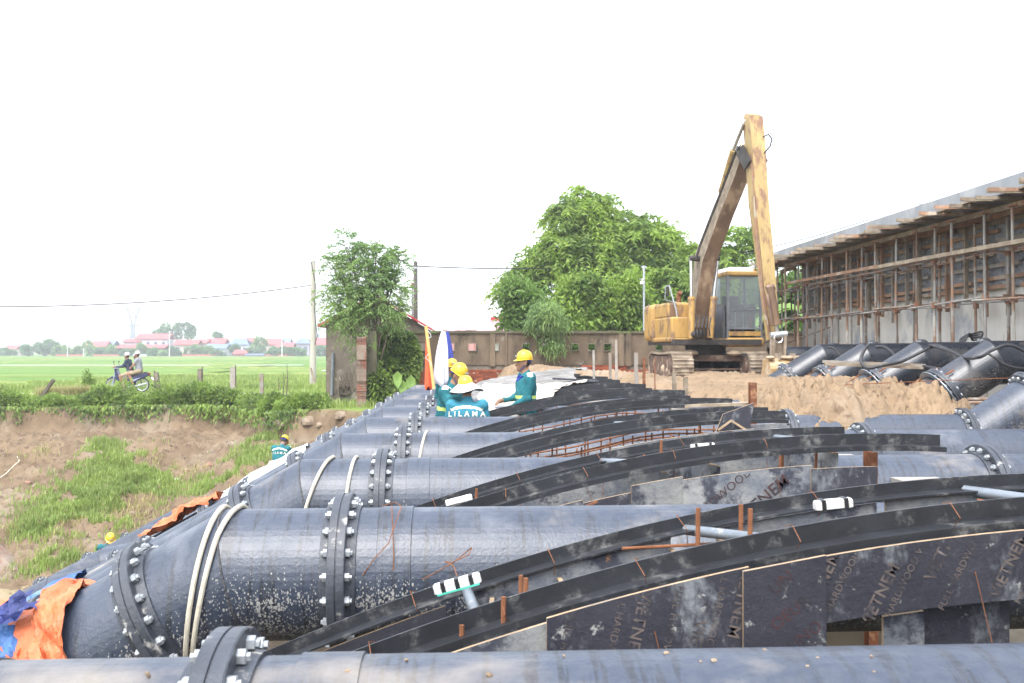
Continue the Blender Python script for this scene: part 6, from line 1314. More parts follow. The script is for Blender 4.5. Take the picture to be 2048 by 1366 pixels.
mb = MB(); mb.tube([U(CX - .14, CY - .3, CZ0 + .2), U(CX - .13, CY - .28, CZ0 + .75)], .018, 6); mb.tube([U(CX + .1, CY - .3, CZ0 + .2), U(CX + .09, CY - .28, CZ0 + .75)], .018, 6); mb.build('control_lever', m_metal, cab)
mb = MB(); ubox(mb, (CX + .3, CY - .2, CZ0 + .48), (.12, .12, .36)); mb.build('extinguisher', m_redroof, cab)
mb = MB(); mb.tube([U(CX + CW / 2 + .02, CY - .6, CZ0 + .2), U(CX + CW / 2 + .06, CY - .62, CZ0 + .6), U(CX + CW / 2 + .06, CY - .62, CZ0 + 1.5), U(CX + CW / 2 + .02, CY - .6, CZ1 - .1)], .014, 6); mb.build('grab_rail', m_blk, cab)
mb = MB(); mb.beam(U(CX + CW / 2, CY - .5, CZ0 - .08), U(CX + CW / 2 + .22, CY - .5, CZ0 - .08), .04, .03); mb.build('step', m_blk, cab)
# boom, stick, bucket: planes given by photograph positions at growing nearness
def box_beam(mb, secs, m_top=0, m_side=0, m_bot=1):
    """secs: (centre, half width vector, half height vector)"""
    vs = []
    for c, wv, hv in secs: vs += [c - wv - hv, c + wv - hv, c + wv + hv, c - wv + hv]
    n = len(secs); mb.add(vs, [(i * 4 + k, i * 4 + (k + 1) % 4, i * 4 + 4 + (k + 1) % 4, i * 4 + 4 + k) for i in range(n - 1) for k in range(4)] + [(3, 2, 1, 0), tuple(range(4 * n - 4, 4 * n))])
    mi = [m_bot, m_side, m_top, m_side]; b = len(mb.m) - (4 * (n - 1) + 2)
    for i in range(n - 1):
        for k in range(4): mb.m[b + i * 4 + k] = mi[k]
BD = [(1398, 668, 26.9), (1400, 600, 26.6), (1412, 515, 26.3), (1448, 420, 25.6), (1480, 345, 25.0), (1499, 293, 24.6)]
BP = [at(*b) for b in BD]; secs = []; hh = (.20, .27, .33, .27, .22, .14); wv = RM @ Vector((.19, 0, 0))
for i, p in enumerate(BP):
    d = (BP[min(i + 1, 5)] - BP[max(i - 1, 0)]).normalized(); h = d.cross(wv.normalized()).normalized()
    if h.y < 0: h = -h
    secs.append((p, wv, h * hh[i]))
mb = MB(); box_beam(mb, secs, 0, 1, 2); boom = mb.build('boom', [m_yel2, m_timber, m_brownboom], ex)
for f, e in (((1388, 560), (1395, 555)),): pass
mb = MB(); c = at(1409, 517, 26.25); mb.cyl(c - wv * 2.1, c + wv * 2.1, .075, n=12); mb.build('boom_pin', m_blk, boom, True)
for s, (bx, by) in ((-1, (1384, 676)), (1, (1420, 676))):
    a = at(bx, by, 26.1); top = c + wv * (s * 1.9) ; d = (top - a); mid = a + d * .50
    mb = MB(); mb.cyl(a, mid, .085, n=14); mb.cyl(mid - d * .02, mid + d * .015, .10, n=14); cy = mb.build('lift_cylinder', m_yel, ex, True); mb = MB(); mb.cyl(mid, top, .042, n=12); mb.build('rod', m_chrome, cy, True)
for k in range(5):
    x = 1392 + 7 * k; mb = MB(); mb.tube([at(x, 672, 25.9), at(x - 2, 655, 25.75), at(x + 1, 640, 25.9), at(x + 2, 632, 26.2)], .018, 6); mb.build('hydraulic_hose', m_hose, ex, True)
mb = MB(); mb.ball(at(1396, 668, 26.0), (.2, .12, .12), 9); mb.build('greasy_joint', m_blk, ex, True)
mb = MB(); P = [at(1409, 520, 26.1), at(1419, 488, 26.0), at(1452, 405, 25.5), at(1484, 322, 24.8), at(1496, 292, 24.5)]
for q in (0, .06): mb.tube([p - wv.normalized() * (.215 + q * .6) + Vector((0, 0, .0)) for p in P], .016, 6)
mb.build('hydraulic_hose', m_blk, boom, True)
# stick
SD = [(1509, 236, 24.15), (1514, 300, 24.05), (1520, 400, 23.95), (1533, 520, 23.85), (1541, 600, 23.75), (1548, 680, 23.65)]
SP = [at(*b) for b in SD]; hs2 = (.24, .26, .24, .19, .15, .11); ws = (.165, .165, .165, .155, .14, .12); secs = []
for i, p in enumerate(SP):
    d = (SP[min(i + 1, 5)] - SP[max(i - 1, 0)]).normalized(); wd = RM @ Vector((1, 0, 0)); h = d.cross(wd).normalized()
    secs.append((p + Vector((0, .1, 0)), wd * ws[i], h * hs2[i]))
mb = MB(); box_beam(mb, secs, 0, 0, 0); stick = mb.build('stick', m_yel2, ex)
mb = MB(); mb.box(SP[0] + Vector((0, .12, .06)), (.31, .50, .14), Matrix.Rotation(R(18), 3, 'X') @ RM.to_3x3(), taper=.8); mb.build('stick_head', m_yel2, stick)
mb = MB(); a, b = at(1499, 300, 24.5), SP[1] + Vector((0, .1, 0)); mb.cyl(a - wd * .24, a + wd * .24, .09, n=14); mb.build('stick_pin', m_blk, stick, True)
for s in (-1, 1): mb = MB(); mb.beam(at(1497, 300, 24.4) + wd * (.20 * s), at(1513, 330, 24.1) + wd * (.20 * s), .05, .32); mb.build('stick_bracket', m_blk, stick)
a = at(1450, 400, 25.75); b = at(1475, 300, 24.95); c2 = at(1489, 246, 24.35); mb = MB(); mb.cyl(a + Vector((0, 0, .2)) - wd * .1, b - wd * .1, .08, n=12); sc2 = mb.build('stick_cylinder', m_yel2, ex, True); mb = MB(); mb.cyl(b - wd * .1, c2, .045, n=10); mb.build('rod', m_chrome, sc2, True)
mb = MB(); mb.tube([at(1527, 273, 23.9), at(1538, 268, 23.9), at(1545, 277, 23.9), at(1541, 292, 23.9), at(1529, 306, 23.9)], .02, 7); mb.build('hydraulic_hose', m_blk, stick, True)
mb = MB(); mb.tube([at(1500, 285, 24.3), at(1506, 340, 23.9), at(1511, 440, 23.8), at(1520, 560, 23.7), at(1532, 640, 23.5)], .02, 7); mb.tube([at(1503, 285, 24.3), at(1509, 340, 23.9), at(1514, 440, 23.8), at(1524, 570, 23.7), at(1536, 650, 23.5)], .016, 7); mb.build('hydraulic_hose', m_rtimber, stick, True)
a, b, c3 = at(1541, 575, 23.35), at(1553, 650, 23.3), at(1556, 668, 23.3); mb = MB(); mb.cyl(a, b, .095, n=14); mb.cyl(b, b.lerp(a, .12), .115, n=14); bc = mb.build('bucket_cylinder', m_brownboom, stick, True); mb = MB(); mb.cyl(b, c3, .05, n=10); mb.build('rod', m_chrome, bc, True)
mb = MB(); mb.cyl(at(1533, 578, 23.4), at(1549, 574, 23.4), .08, n=10); mb.tube([at(1535, 590, 23.3), at(1540, 620, 23.2), at(1544, 648, 23.2)], .03, 7); mb.build('cylinder_mount', m_under, stick, True)
# linkage and bucket
t1, t2 = at(1541, 671, 23.25), at(1574, 668, 23.25); mb = MB(); mb.cyl(t1, t2, .075, n=12); mb.build('link_pin', m_metal, stick, True)
for x in (1546, 1568): mb = MB(); mb.beam(at(x, 668, 23.3), at(x - 2, 722, 23.35), .06, .24); mb.build('bucket_link', m_track, stick)
mb = MB(); mb.box(at(1557, 700, 23.4), (.22, .16, .55)); mb.build('bucket_arm', m_track, stick)
mb = MB(); c = at(1557, 677, 23.2); mb.tube([c + Vector((.10 * math.cos(a_), 0, .10 * math.sin(a_))) for a_ in np.linspace(0, 2 * math.pi, 15)], .022, 6); mb.build('shackle', m_chrome, stick, True)
bl, br = at(1525, 0, 23.2).x, at(1597, 0, 23.2).x; by = at(1560, 0, 22.9).y; zt = at(1560, 718, 22.9).z; zb2 = at(1560, 752, 22.9).z
bk_ = [(by + .28, zt + .0), (by - .02, zt + .02), (by - .26, zt - .10), (by - .34, (zt + zb2) / 2 - .02), (by - .30, zb2), (by - .05, zb2 - .1), (by + .45, zb2 - .04)]
ik = [(y + (.03 if y < by else -.0), z - .03) for y, z in bk_[:5]]
mb = MB(); n = len(bk_)
v = [(bl, y, z) for y, z in bk_] + [(br, y, z) for y, z in bk_]; mb.add(v, [(k, k + 1, n + k + 1, n + k) for k in range(n - 1)] + [tuple(range(n - 1, -1, -1)), tuple(range(n, 2 * n))]); bko = bev(mb.build('bucket', m_buck, stick), .02)
for k in range(4): x = bl + (br - bl) * (k + .5) / 4; mb = MB(); mb.box((x, by + .46, zb2 - .03), (.07, .2, .04)); mb.build('bucket_tooth', m_track, bko)
for f in (.30, .70): x = bl + (br - bl) * f; mb = MB(); mb.box((x, by - .02, zt + .05), (.04, .35, .16)); mb.build('bucket_ear', m_track, bko)
mb = MB(); w_ = random.Random(2)
for k in range(12): mb.ball((bl + (br - bl) * w_.random(), by + w_.uniform(-.2, .2), zt + .03), (.11, .09, .05), 7)
mb.build('caked_mud', m_mud, bko, True)
# ================================================================== people: bodies grown as one smooth surface round their bones
def surface_nets(Fd, origin, h):
    """one quad surface at the zero level of a sampled field"""
    ins = Fd < 0; nx, ny, nz = Fd.shape
    c = np.stack([ins[i:nx - 1 + i, j:ny - 1 + j, k:nz - 1 + k] for i in (0, 1) for j in (0, 1) for k in (0, 1)], -1); act = c.any(-1) & ~c.all(-1)
    idx = -np.ones(act.shape, np.int64); cells = np.argwhere(act); idx[act] = np.arange(len(cells))
    acc = np.zeros((len(cells), 3)); cnt = np.zeros(len(cells)); cn = [(i, j, k) for i in (0, 1) for j in (0, 1) for k in (0, 1)]
    val = np.stack([Fd[cells[:, 0] + i, cells[:, 1] + j, cells[:, 2] + k] for i, j, k in cn], 1)
    for a in range(8):
        for b in range(a + 1, 8):
            if sum(abs(cn[a][q] - cn[b][q]) for q in range(3)) != 1: continue
            va, vb = val[:, a], val[:, b]; m = (va < 0) != (vb < 0); t = np.where(m, va / np.where(m, va - vb, 1), 0)
            p = np.array(cn[a])[None, :] + t[:, None] * (np.array(cn[b]) - np.array(cn[a]))[None, :]; acc += np.where(m[:, None], p, 0); cnt += m
    V = origin + (cells + acc / cnt[:, None]) * h; faces = []
    for ax in range(3):
        o1, o2 = [(1, 2), (2, 0), (0, 1)][ax]
        sl0 = [slice(1, -1)] * 3; sl0[ax] = slice(0, -1); sl1 = [slice(1, -1)] * 3; sl1[ax] = slice(1, None)
        A = ins[tuple(sl0)]; B = ins[tuple(sl1)]; e = np.argwhere(A != B); base = e.copy(); base[:, o1] += 1; base[:, o2] += 1
        def g(d1, d2):
            q = base.copy(); q[:, o1] += d1; q[:, o2] += d2; return idx[q[:, 0], q[:, 1], q[:, 2]]
        quad = np.stack([g(-1, -1), g(0, -1), g(0, 0), g(-1, 0)], 1); fl = ~A[tuple(e.T)]; quad[fl] = quad[fl][:, ::-1]; faces.append(quad)
    return V, np.concatenate(faces)
def cap_d(P, a, b, ra, rb, flat=None):
    a = np.array(a, float); b = np.array(b, float); ab = b - a; t = np.clip(((P - a) @ ab) / max(ab @ ab, 1e-9), 0, 1); q = P - (a + t[..., None] * ab)
    if flat is not None: q = q * np.array(flat)
    return np.sqrt((q * q).sum(-1)) - (ra + (rb - ra) * t)
def smin(a, b, k): h = np.clip(.5 + .5 * (b - a) / k, 0, 1); return b + (a - b) * h - k * h * (1 - h)
m_skin = pmat('tanned_skin', (.27, .15, .095), (.22, .12, .075), 20, .55, .1, 90)
m_hair = pmat('black_hair', (.02, .017, .015), None, 20, .6)
m_teal = pmat('teal_workwear', (.014, .135, .155), (.010, .10, .12), 3.5, .85, .5, 38, dirt=(.05, .25, .28), dscale=6, dlo=.55, dhi=.75)
m_tealbright = pmat('faded_teal_workwear', (.035, .20, .27), (.025, .155, .21), 3.5, .85, .5, 38, dirt=(.09, .34, .42), dscale=6, dlo=.55, dhi=.75)
m_refl = pmat('reflective_band', (.74, .78, .62), (.64, .68, .50), 20, .5)
m_lime = pmat('lime_band', (.50, .66, .16), (.44, .58, .14), 20, .6)
m_helm = pmat('yellow_helmet', (.62, .42, .03), (.56, .36, .025), 6, .3, spec=.5)
m_boot = pmat('dark_boot', (.05, .04, .035), None, 6, .7)
m_glove = pmat('pale_glove', (.55, .52, .47), None, 10, .9)
m_navy = pmat('navy_jacket', (.035, .045, .085), (.02, .028, .05), 4, .8, .4, 40); m_royal = pmat('royal_blue_sleeve', (.02, .075, .38), None, 4, .8); m_greytee = pmat('grey_shirt', (.24, .25, .27), (.19, .20, .22), 5, .9, .4, 40); m_khaki = pmat('khaki_shorts', (.36, .29, .19), None, 5, .9)
m_bluescarf = pmat('blue_scarf', (.03, .05, .30), None, 6, .9)
def person(label, loc, rot, J, cloth, shade=None, group=None, hat=None, scale=1.0, stripes=(), skin_parts=(), res=.0145, seedn=1, face_dir=None, lower=None):
    """J: joints in metres, standing frame facing -y. keys: pel, chest, neck, head, sl/sr shoulders, el/er elbows, hl/hr wrists, tl/tr hips, kl/kr knees, al/ar ankles"""
    root = thing('person', label, 'person', loc, rot, group); root.scale = (scale,) * 3
    j = {k: np.array(v, float) for k, v in J.items()}
    pel, ch, nk, hd = j['pel'], j['chest'], j['neck'], j['head']; up = ch - pel; up /= np.linalg.norm(up)
    fd = np.array(face_dir if face_dir is not None else (0, -1, 0), float); fd /= np.linalg.norm(fd)
    hu = hd - nk; hu = hu / np.linalg.norm(hu); hu = hu - fd * (hu @ fd) * .6; hu /= np.linalg.norm(hu); side = np.cross(fd, hu); side /= np.linalg.norm(side); hu = np.cross(side, fd)
    prim = []   # (tag, fn, blend)
    sw = (j['sr'] - j['sl']); sh_w = np.linalg.norm(sw); sx = sw / sh_w; fw = np.cross(up, sx)
    def add(tg, a, b, ra, rb, k=.05): prim.append((tg, a, b, ra, rb, k))
    for s in (-1, 1):
        add('torso', pel + sx * .075 * s, ch + sx * .095 * s - up * .06, .118, .118, .06)
        add('torso', ch + sx * .06 * s + up * .0, j['sr' if s > 0 else 'sl'] - sx * s * .03 - up * .01, .085, .072, .06)
    add('torso', pel, ch, .125, .13, .06); add('torso', ch, nk, .10, .058, .05); add('neck', nk - hu * .02, hd - hu * .04, .054, .052, .03)
    for s, q in ((-1, 'l'), (1, 'r')):
        add('arm', j['s' + q], j['e' + q], .066, .052, .045); add('arm', j['e' + q], j['h' + q] * .92 + j['e' + q] * .08, .053, .041, .03)
        add('leg', j['t' + q], j['k' + q], .096, .068, .05); add('leg', j['k' + q], j['a' + q] + np.array([0, 0, .02]), .068, .052, .03)
        ft_ = np.cross(np.array([0, 0, 1.0]), sx); ft_ = fw * np.array([1, 1, 0]); ft_ = ft_ / max(np.linalg.norm(ft_), 1e-6); add('foot', j['a' + q] + np.array([0, 0, -.035]) - ft_ * (-.0), j['a' + q] + np.array([0, 0, -.045]) + ft_ * -(.15), .045, .04, .03)
        hdv = j['h' + q] - j['e' + q]; hdv /= np.linalg.norm(hdv); add('hand', j['h' + q] - hdv * .01, j['h' + q] + hdv * .075, .030, .034, .015)
    # head: skull, jaw, nose, brow, ears
    add('head', hd + hu * .035 - fd * -.0 - fd * .012, hd + hu * .03 + fd * .02, .088, .082, .03); add('head', hd - hu * .02 + fd * .035, hd - hu * .075 + fd * .062, .064, .040, .03); add('head', hd + hu * .012 + fd * .092, hd - hu * .02 + fd * .112, .011, .017, .012); add('head', hd + hu * .03 + fd * .088 - side * .03, hd + hu * .03 + fd * .088 + side * .03, .014, .014, .014); add('head', hd - hu * .052 + fd * .090 - side * .014, hd - hu * .052 + fd * .090 + side * .014, .011, .011, .01)
    for s in (-1, 1): add('head', hd + side * .082 * s + hu * .015 - fd * .01, hd + side * .084 * s - hu * .025 - fd * .005, .016, .011, .008)
    pts = np.concatenate([[p[1] - max(p[3], p[4]) - .06, p[1] + max(p[3], p[4]) + .06, p[2] - max(p[3], p[4]) - .06, p[2] + max(p[3], p[4]) + .06] for p in prim]); lo, hi = pts.min(0), pts.max(0); N_ = np.ceil((hi - lo) / res).astype(int) + 2
    ax = [lo[q] + res * np.arange(N_[q]) for q in range(3)]; G = np.stack(np.meshgrid(*ax, indexing='ij'), -1)
    Fd = np.full(G.shape[:3], 9.0)
    for tg, a, b, ra, rb, k in prim:
        m_ = np.minimum(a, b) - max(ra, rb) - .12; M_ = np.maximum(a, b) + max(ra, rb) + .12
        s_ = tuple(slice(max(0, int((m_[q] - lo[q]) / res)), min(N_[q], int((M_[q] - lo[q]) / res) + 2)) for q in range(3))
        d = cap_d(G[s_], a, b, ra, rb); Fd[s_] = smin(Fd[s_], d, k)
    fold = fbm(G[..., 0] * 9 + seedn, G[..., 1] * 9, G[..., 2] * 6, 3, seedn); hm = np.linalg.norm(G - hd, axis=-1); Fd = Fd + .015 * fold * sstep(.14, .22, hm)
    V, Fc = surface_nets(Fd, lo, res)
    # which part each face belongs to
    C = V[Fc].mean(1); best = np.full(len(C), 9.0); lab = np.zeros(len(C), int); names = ['torso', 'neck', 'arm', 'leg', 'foot', 'hand', 'head']
    for tg, a, b, ra, rb, k in prim:
        d = cap_d(C, a, b, ra, rb); m_ = d < best; best[m_] = d[m_]; lab[m_] = names.index(tg)
    mats = [cloth, m_skin, m_boot, m_refl, m_lime, m_hair, lower or cloth]; mi = np.zeros(len(C), int)
    mi[(lab == 1) | (lab == 5) | (lab == 6)] = 1; mi[lab == 4] = 2; mi[lab == 3] = 6
    low_t = (lab == 0) & ((C - pel) @ up < .04); mi[low_t] = 6
    for p in skin_parts:
        if p == 'shins':
            for q in 'lr':
                dd = cap_d(C, j['k' + q], j['a' + q], .07, .06); mi[(lab == 3) & (dd < .03)] = 1
        if p == 'forearms':
            for q in 'lr':
                dd = cap_d(C, j['e' + q] * .8 + j['s' + q] * .2, j['h' + q], .055, .045); mi[(lab == 2) & (dd < .02)] = 1
    # a little hair under the helmet at the back
    rel = C - hd; mi[(lab == 6) & (rel @ fd < -.02) & (rel @ hu > -.045)] = 5; mi[(lab == 6) & (rel @ hu > .055)] = 5
    for kind, mt in stripes:
        if kind == 'back': mi[(lab == 0) & (np.abs((C - ch) @ up - (.055 - .25 * ((C - ch) @ sx) ** 2 * 4)) < .017)] = mt
        if kind == 'waist': mi[(lab == 0) & (np.abs((C - pel) @ up - .20) < .024)] = mt
        if kind == 'shoulder': mi[((lab == 0) | (lab == 2)) & (np.abs((C - nk) @ sx) > .10) & ((C - nk) @ up > -.045) & (np.abs((C - nk) @ fw) < .035)] = mt
    body = link('body', np_mesh('body', V, Fc, mats, True, mi), root)
    # fingers: four and a thumb on each hand, joined into the body's surface as their own short chains
    mbf = MB()
    for q, s in (('l', -1), ('r', 1)):
        hdv = j['h' + q] - j['e' + q]; hdv /= np.linalg.norm(hdv); pn = np.cross(hdv, np.array([0, 0, 1.0])); pn = sx if np.linalg.norm(pn) < .2 else pn / np.linalg.norm(pn); dn = np.cross(pn, hdv)
        for f in range(4):
            o = j['h' + q] + hdv * .085 + pn * (.0165 * (f - 1.5)); L = (.062, .074, .07, .055)[f]; c1 = o + hdv * L * .45 - dn * .012; c2 = c1 + hdv * L * .28 - dn * .03; mbf.tube([o - hdv * .03, o, c1, c2], [.009, .0088, .008, .0065], 7)
        o = j['h' + q] + hdv * .03 - pn * .028 * s; mbf.tube([o, o + hdv * .03 - pn * .022 * s - dn * .01, o + hdv * .062 - pn * .024 * s - dn * .022], [.011, .010, .0075], 7)
    fo = link('fingers', mbf.mesh('fingers', m_skin, True), root); fo['kind'] = 'stuff'
    eyes = MB()
    for s in (-1, 1): eyes.ball(hd + hu * .012 + fd * .083 + side * .031 * s, .0105, 8)
    link('eyes', eyes.mesh('eyes', m_hair, True), root)['kind'] = 'stuff'
    Hx = .86
    Mx = Matrix(((side[0], -fd[0], hu[0], hd[0]), (side[1], -fd[1], hu[1], hd[1]), (side[2], -fd[2], hu[2], hd[2]), (0, 0, 0, 1)))
    if hat:
        hb = MB(); mat = hat[1]
        prof = [(.118, .062), (.122, .07), (.120, .095), (.112, .13), (.092, .165), (.06, .186), (.02, .194), (.001, .195)]
        vs = []; n = 24
        for r, h in prof:
            for k in range(n): t = 2 * math.pi * k / n; vs.append((r * .92 * math.sin(t), -(r * 1.08 * math.cos(t)) + .012, h))
        hb.add(vs, [(i * n + k, i * n + (k + 1) % n, (i + 1) * n + (k + 1) % n, (i + 1) * n + k) for i in range(len(prof) - 1) for k in range(n)])
        hm_ = link('helmet', hb.mesh('helmet', mat, True), root); hm_.matrix_local = Mx @ Matrix.Diagonal((Hx, Hx, .93, 1))
        br = MB(); vs = []
        for k in range(n + 1):
            t = 2 * math.pi * k / n; ext = .014 + .045 * max(0, math.cos(t)) ** 1.5
            for rr, z in ((.113, .064), (.113 + ext, .058 - .02 * max(0, math.cos(t))), (.113 + ext, .053 - .02 * max(0, math.cos(t))), (.113, .058)): vs.append((rr * .95 * math.sin(t), -(rr * 1.08 * math.cos(t)) + .012, z))
        br.add(vs, [(k * 4 + q, k * 4 + (q + 1) % 4, k * 4 + 4 + (q + 1) % 4, k * 4 + 4 + q) for k in range(n) for q in range(4)]); link('brim', br.mesh('brim', mat, True), hm_)
        if 'ridge' in hat[0]:
            rb_ = MB()
            for x in (-.02, 0, .02): rb_.tube([(x, -.12 * math.cos(a_) + .012, .07 + .127 * math.sin(a_)) for a_ in np.linspace(.25, math.pi - .25, 12)], .006, 5)
            link('ridge', rb_.mesh('ridge', mat, True), hm_)
            bd = MB(); bd.box((.03, -.125, .11), (.05, .01, .02)); bd.box((-.02, -.128, .11), (.03, .01, .02)); link('badge', bd.mesh('badge', m_metal), hm_)
        if 'strap' in hat[0]:
            st = MB(); st.tube([(-.09, .02, .06), (-.085, .0, -.03), (-.05, -.06, -.09), (0, -.08, -.105), (.05, -.06, -.09), (.085, .0, -.03), (.09, .02, .06)], .006, 5); st.tube([(-.09, .03, .055), (-.08, .09, .03), (0, .115, .02), (.08, .09, .03), (.09, .03, .055)], .012, 6); link('strap', st.mesh('strap', m_bluescarf, True), hm_)
        if 'sunhat' in hat[0]:
            sh2 = MB(); vs = []; n2 = 30
            for rr, z in ((.112, .085), (.14, .06), (.19, .025), (.235, -.012), (.25, -.03)):
                for k in range(n2): t = 2 * math.pi * k / n2; vs.append((rr * math.sin(t), -rr * math.cos(t) + .012, z + .018 * math.sin(3 * t + 1) * (rr / .25) ** 2))
            sh2.add(vs, [(i * n2 + k, i * n2 + (k + 1) % n2, (i + 1) * n2 + (k + 1) % n2, (i + 1) * n2 + k) for i in range(4) for k in range(n2)]); link('sun_brim', sh2.mesh('sun_brim', m_white, True), hm_)
    return root, j, dict(up=up, sx=sx, fw=fw, ch=ch, pel=pel, V=V, hd=hd)
def on_back(root, info, txt, size, dz, mat, normal=1, bold=.002, dx=0):
    """print that lies on the cloth of the back"""
    me = text_mesh(txt, size, bold=bold); up, sx, fw, ch, V = info['up'], info['sx'], info['fw'], info['ch'], info['V']; 
    bm = bmesh.new(); bm.from_mesh(me); bmesh.ops.subdivide_edges(bm, edges=[e for e in bm.edges if e.calc_length() > .02], cuts=2)
    back = -np.cross(sx, up) if False else None
    n_ = np.cross(up, sx) * normal; c0 = ch + up * dz + sx * dx
    h = (V - c0) @ n_; U_ = (V - c0) @ sx; W_ = (V - c0) @ up; near = (h > -.02) & (np.abs(U_) < .26) & (np.abs(W_) < .14)
    hU, hW, hh_ = U_[near], W_[near], h[near]
    for v in bm.verts:
        u, w = v.co.x * normal * -1 * (1), v.co.y; u = -v.co.x * (1 if normal > 0 else -1)
        d2 = (hU - u) ** 2 + (hW - w) ** 2; k = np.argsort(d2)[:4]; z = hh_[k].max() + .006; p = c0 + sx * u + up * w + n_ * z; v.co = p
    bm.to_mesh(me); bm.free(); me.materials.clear(); me.materials.append(mat); o = link('lettering', me, root); o['kind'] = 'stuff'; return o
def stand(**kw):
    J = dict(pel=(0, 0, .95), chest=(0, .0, 1.32), neck=(0, .01, 1.47), head=(0, -.01, 1.60), sl=(-.20, .01, 1.41), sr=(.20, .01, 1.41), el=(-.25, .02, 1.13), er=(.25, .02, 1.13), hl=(-.26, -.1, .90), hr=(.26, -.1, .90),
             tl=(-.10, 0, .92), tr=(.10, 0, .92), kl=(-.11, -.03, .50), kr=(.11, -.03, .50), al=(-.11, 0, .08), ar=(.11, 0, .08)); J.update(kw); return J
# frame: facing -y means towards the camera; rot turns the figure about z (positive = counter-clockwise from above)
# right-hand worker, in profile, looking left and holding a string
p = at(1052, 703, 13.6); zr = CAMZ + 13.6 * (HY - 704) / FPX - 1.80 + .045
p1_, j1, i1 = person('person in a teal coverall and yellow helmet standing alone right of the white sheet', (p.x, p.y, zr), R(-80), stand(el=(-.24, -.03, 1.14), hl=(-.13, -.29, 1.09), er=(.22, -.02, 1.13), hr=(.12, -.27, .99), head=(0, -.03, 1.60), neck=(0, .0, 1.47)), m_teal, hat=('ridge strap', m_helm), stripes=(('waist', 4), ('shoulder', 3)), seedn=3, group='workers among the pipes')
mb = MB(); mb.tube([(-.07, -.06, 1.43), (0, -.10, 1.40), (.07, -.06, 1.43), (.0, -.115, 1.36)], .028, 8); link('scarf', mb.mesh('scarf', m_bluescarf, True), p1_)
# worker bending over the sheet, in profile, looking right
p = at(895, 703, 12.95); zr = CAMZ + 12.95 * (HY - 722) / FPX - 1.76
person('person in teal with a lime belt band, head bowed, beside the white parasol', (p.x, p.y, zr), R(62), stand(chest=(0, -.05, 1.30), neck=(0, -.09, 1.45), head=(0, -.15, 1.56), sl=(-.19, -.05, 1.38), sr=(.19, -.05, 1.38), el=(-.21, -.16, 1.13), hl=(-.08, -.38, 1.11), er=(.21, -.14, 1.12), hr=(.08, -.36, 1.08)), m_teal, hat=('ridge strap', m_helm), stripes=(('waist', 4), ('shoulder', 3)), seedn=5, face_dir=(0, -.86, -.45), group='workers among the pipes')
# worker with the sun hat seen from behind
p = at(934, 703, 12.45); zr = CAMZ + 12.45 * (HY - 750) / FPX - 1.76
p3_, j3, i3 = person('person seen from behind in a brighter teal jacket and white brimmed sun hat', (p.x, p.y, zr), R(180 - 4), stand(chest=(0, -.04, 1.30), neck=(0, -.06, 1.45), head=(.015, -.09, 1.575), el=(-.25, -.09, 1.12), hl=(-.14, -.28, 1.05), er=(.25, -.09, 1.12), hr=(.14, -.28, 1.05), sl=(-.2, -.03, 1.38), sr=(.2, -.03, 1.38)), m_tealbright, hat=('sunhat', m_helm), stripes=(('back', 3),), seedn=8, face_dir=(0, -.99, -.08), group='workers among the pipes')
m_backtext = pmat('pale_print', (.78, .74, .60), None, 9, .8)
on_back(p3_, i3, 'L I L A M A', .092, -.035, m_backtext, 1)
# worker half hidden behind the parasols
p = at(904, 703, 16.95); zr = CAMZ + 16.95 * (HY - 717) / FPX - 1.78
person('person half hidden behind the white parasol, only helmet and shoulder showing', (p.x, p.y, zr), R(20), stand(), m_teal, hat=('ridge', m_helm), stripes=(('shoulder', 3),), seedn=11, group='workers among the pipes')
# worker on the bank beyond the sloping pipes, seen from behind
p = at(559, 703, 24.9); zr = CAMZ + 24.9 * (HY - 871) / FPX - 1.66
p5_, j5, i5 = person('person in teal on the bank beyond the sloping pipes, looking down', (p.x, p.y, zr), R(160), stand(chest=(0, -.08, 1.26), neck=(0, -.14, 1.40), head=(0, -.22, 1.49), sl=(-.2, -.1, 1.34), sr=(.2, -.1, 1.34), el=(-.24, -.18, 1.07), hl=(-.15, -.36, .92), er=(.24, -.2, 1.06), hr=(.15, -.38, .95)), m_teal, hat=('ridge strap', m_helm), stripes=(('back', 3), ('shoulder', 3)), seedn=13, face_dir=(0, -.7, -.7), group='workers among the pipes', res=.018)
on_back(p5_, i5, 'L I L A M A', .08, -.06, m_backtext, 1)
# worker down in the ditch: only the helmet shows
p = at(219, 703, 22.3); zr = CAMZ + 22.3 * (HY - 1064) / FPX - 1.66
person('person down by the ditch with only a yellow helmet showing above the pipes', (p.x, p.y, zr), R(30), stand(chest=(0, -.06, 1.28), neck=(0, -.1, 1.42), head=(0, -.15, 1.50), sl=(-.2, -.07, 1.36), sr=(.2, -.07, 1.36)), m_teal, hat=('ridge', m_helm), seedn=17, face_dir=(0, -.85, -.5), group='workers among the pipes', res=.022)
# string between the workers
mb = MB(); mb.tube([at(1024, 786, 13.6), at(1000, 792, 13.4), at(965, 790, 13.1), at(945, 786, 12.9)], .004, 5); tag(mb.build('string', m_white), 'thin white string held between the workers', 'string')

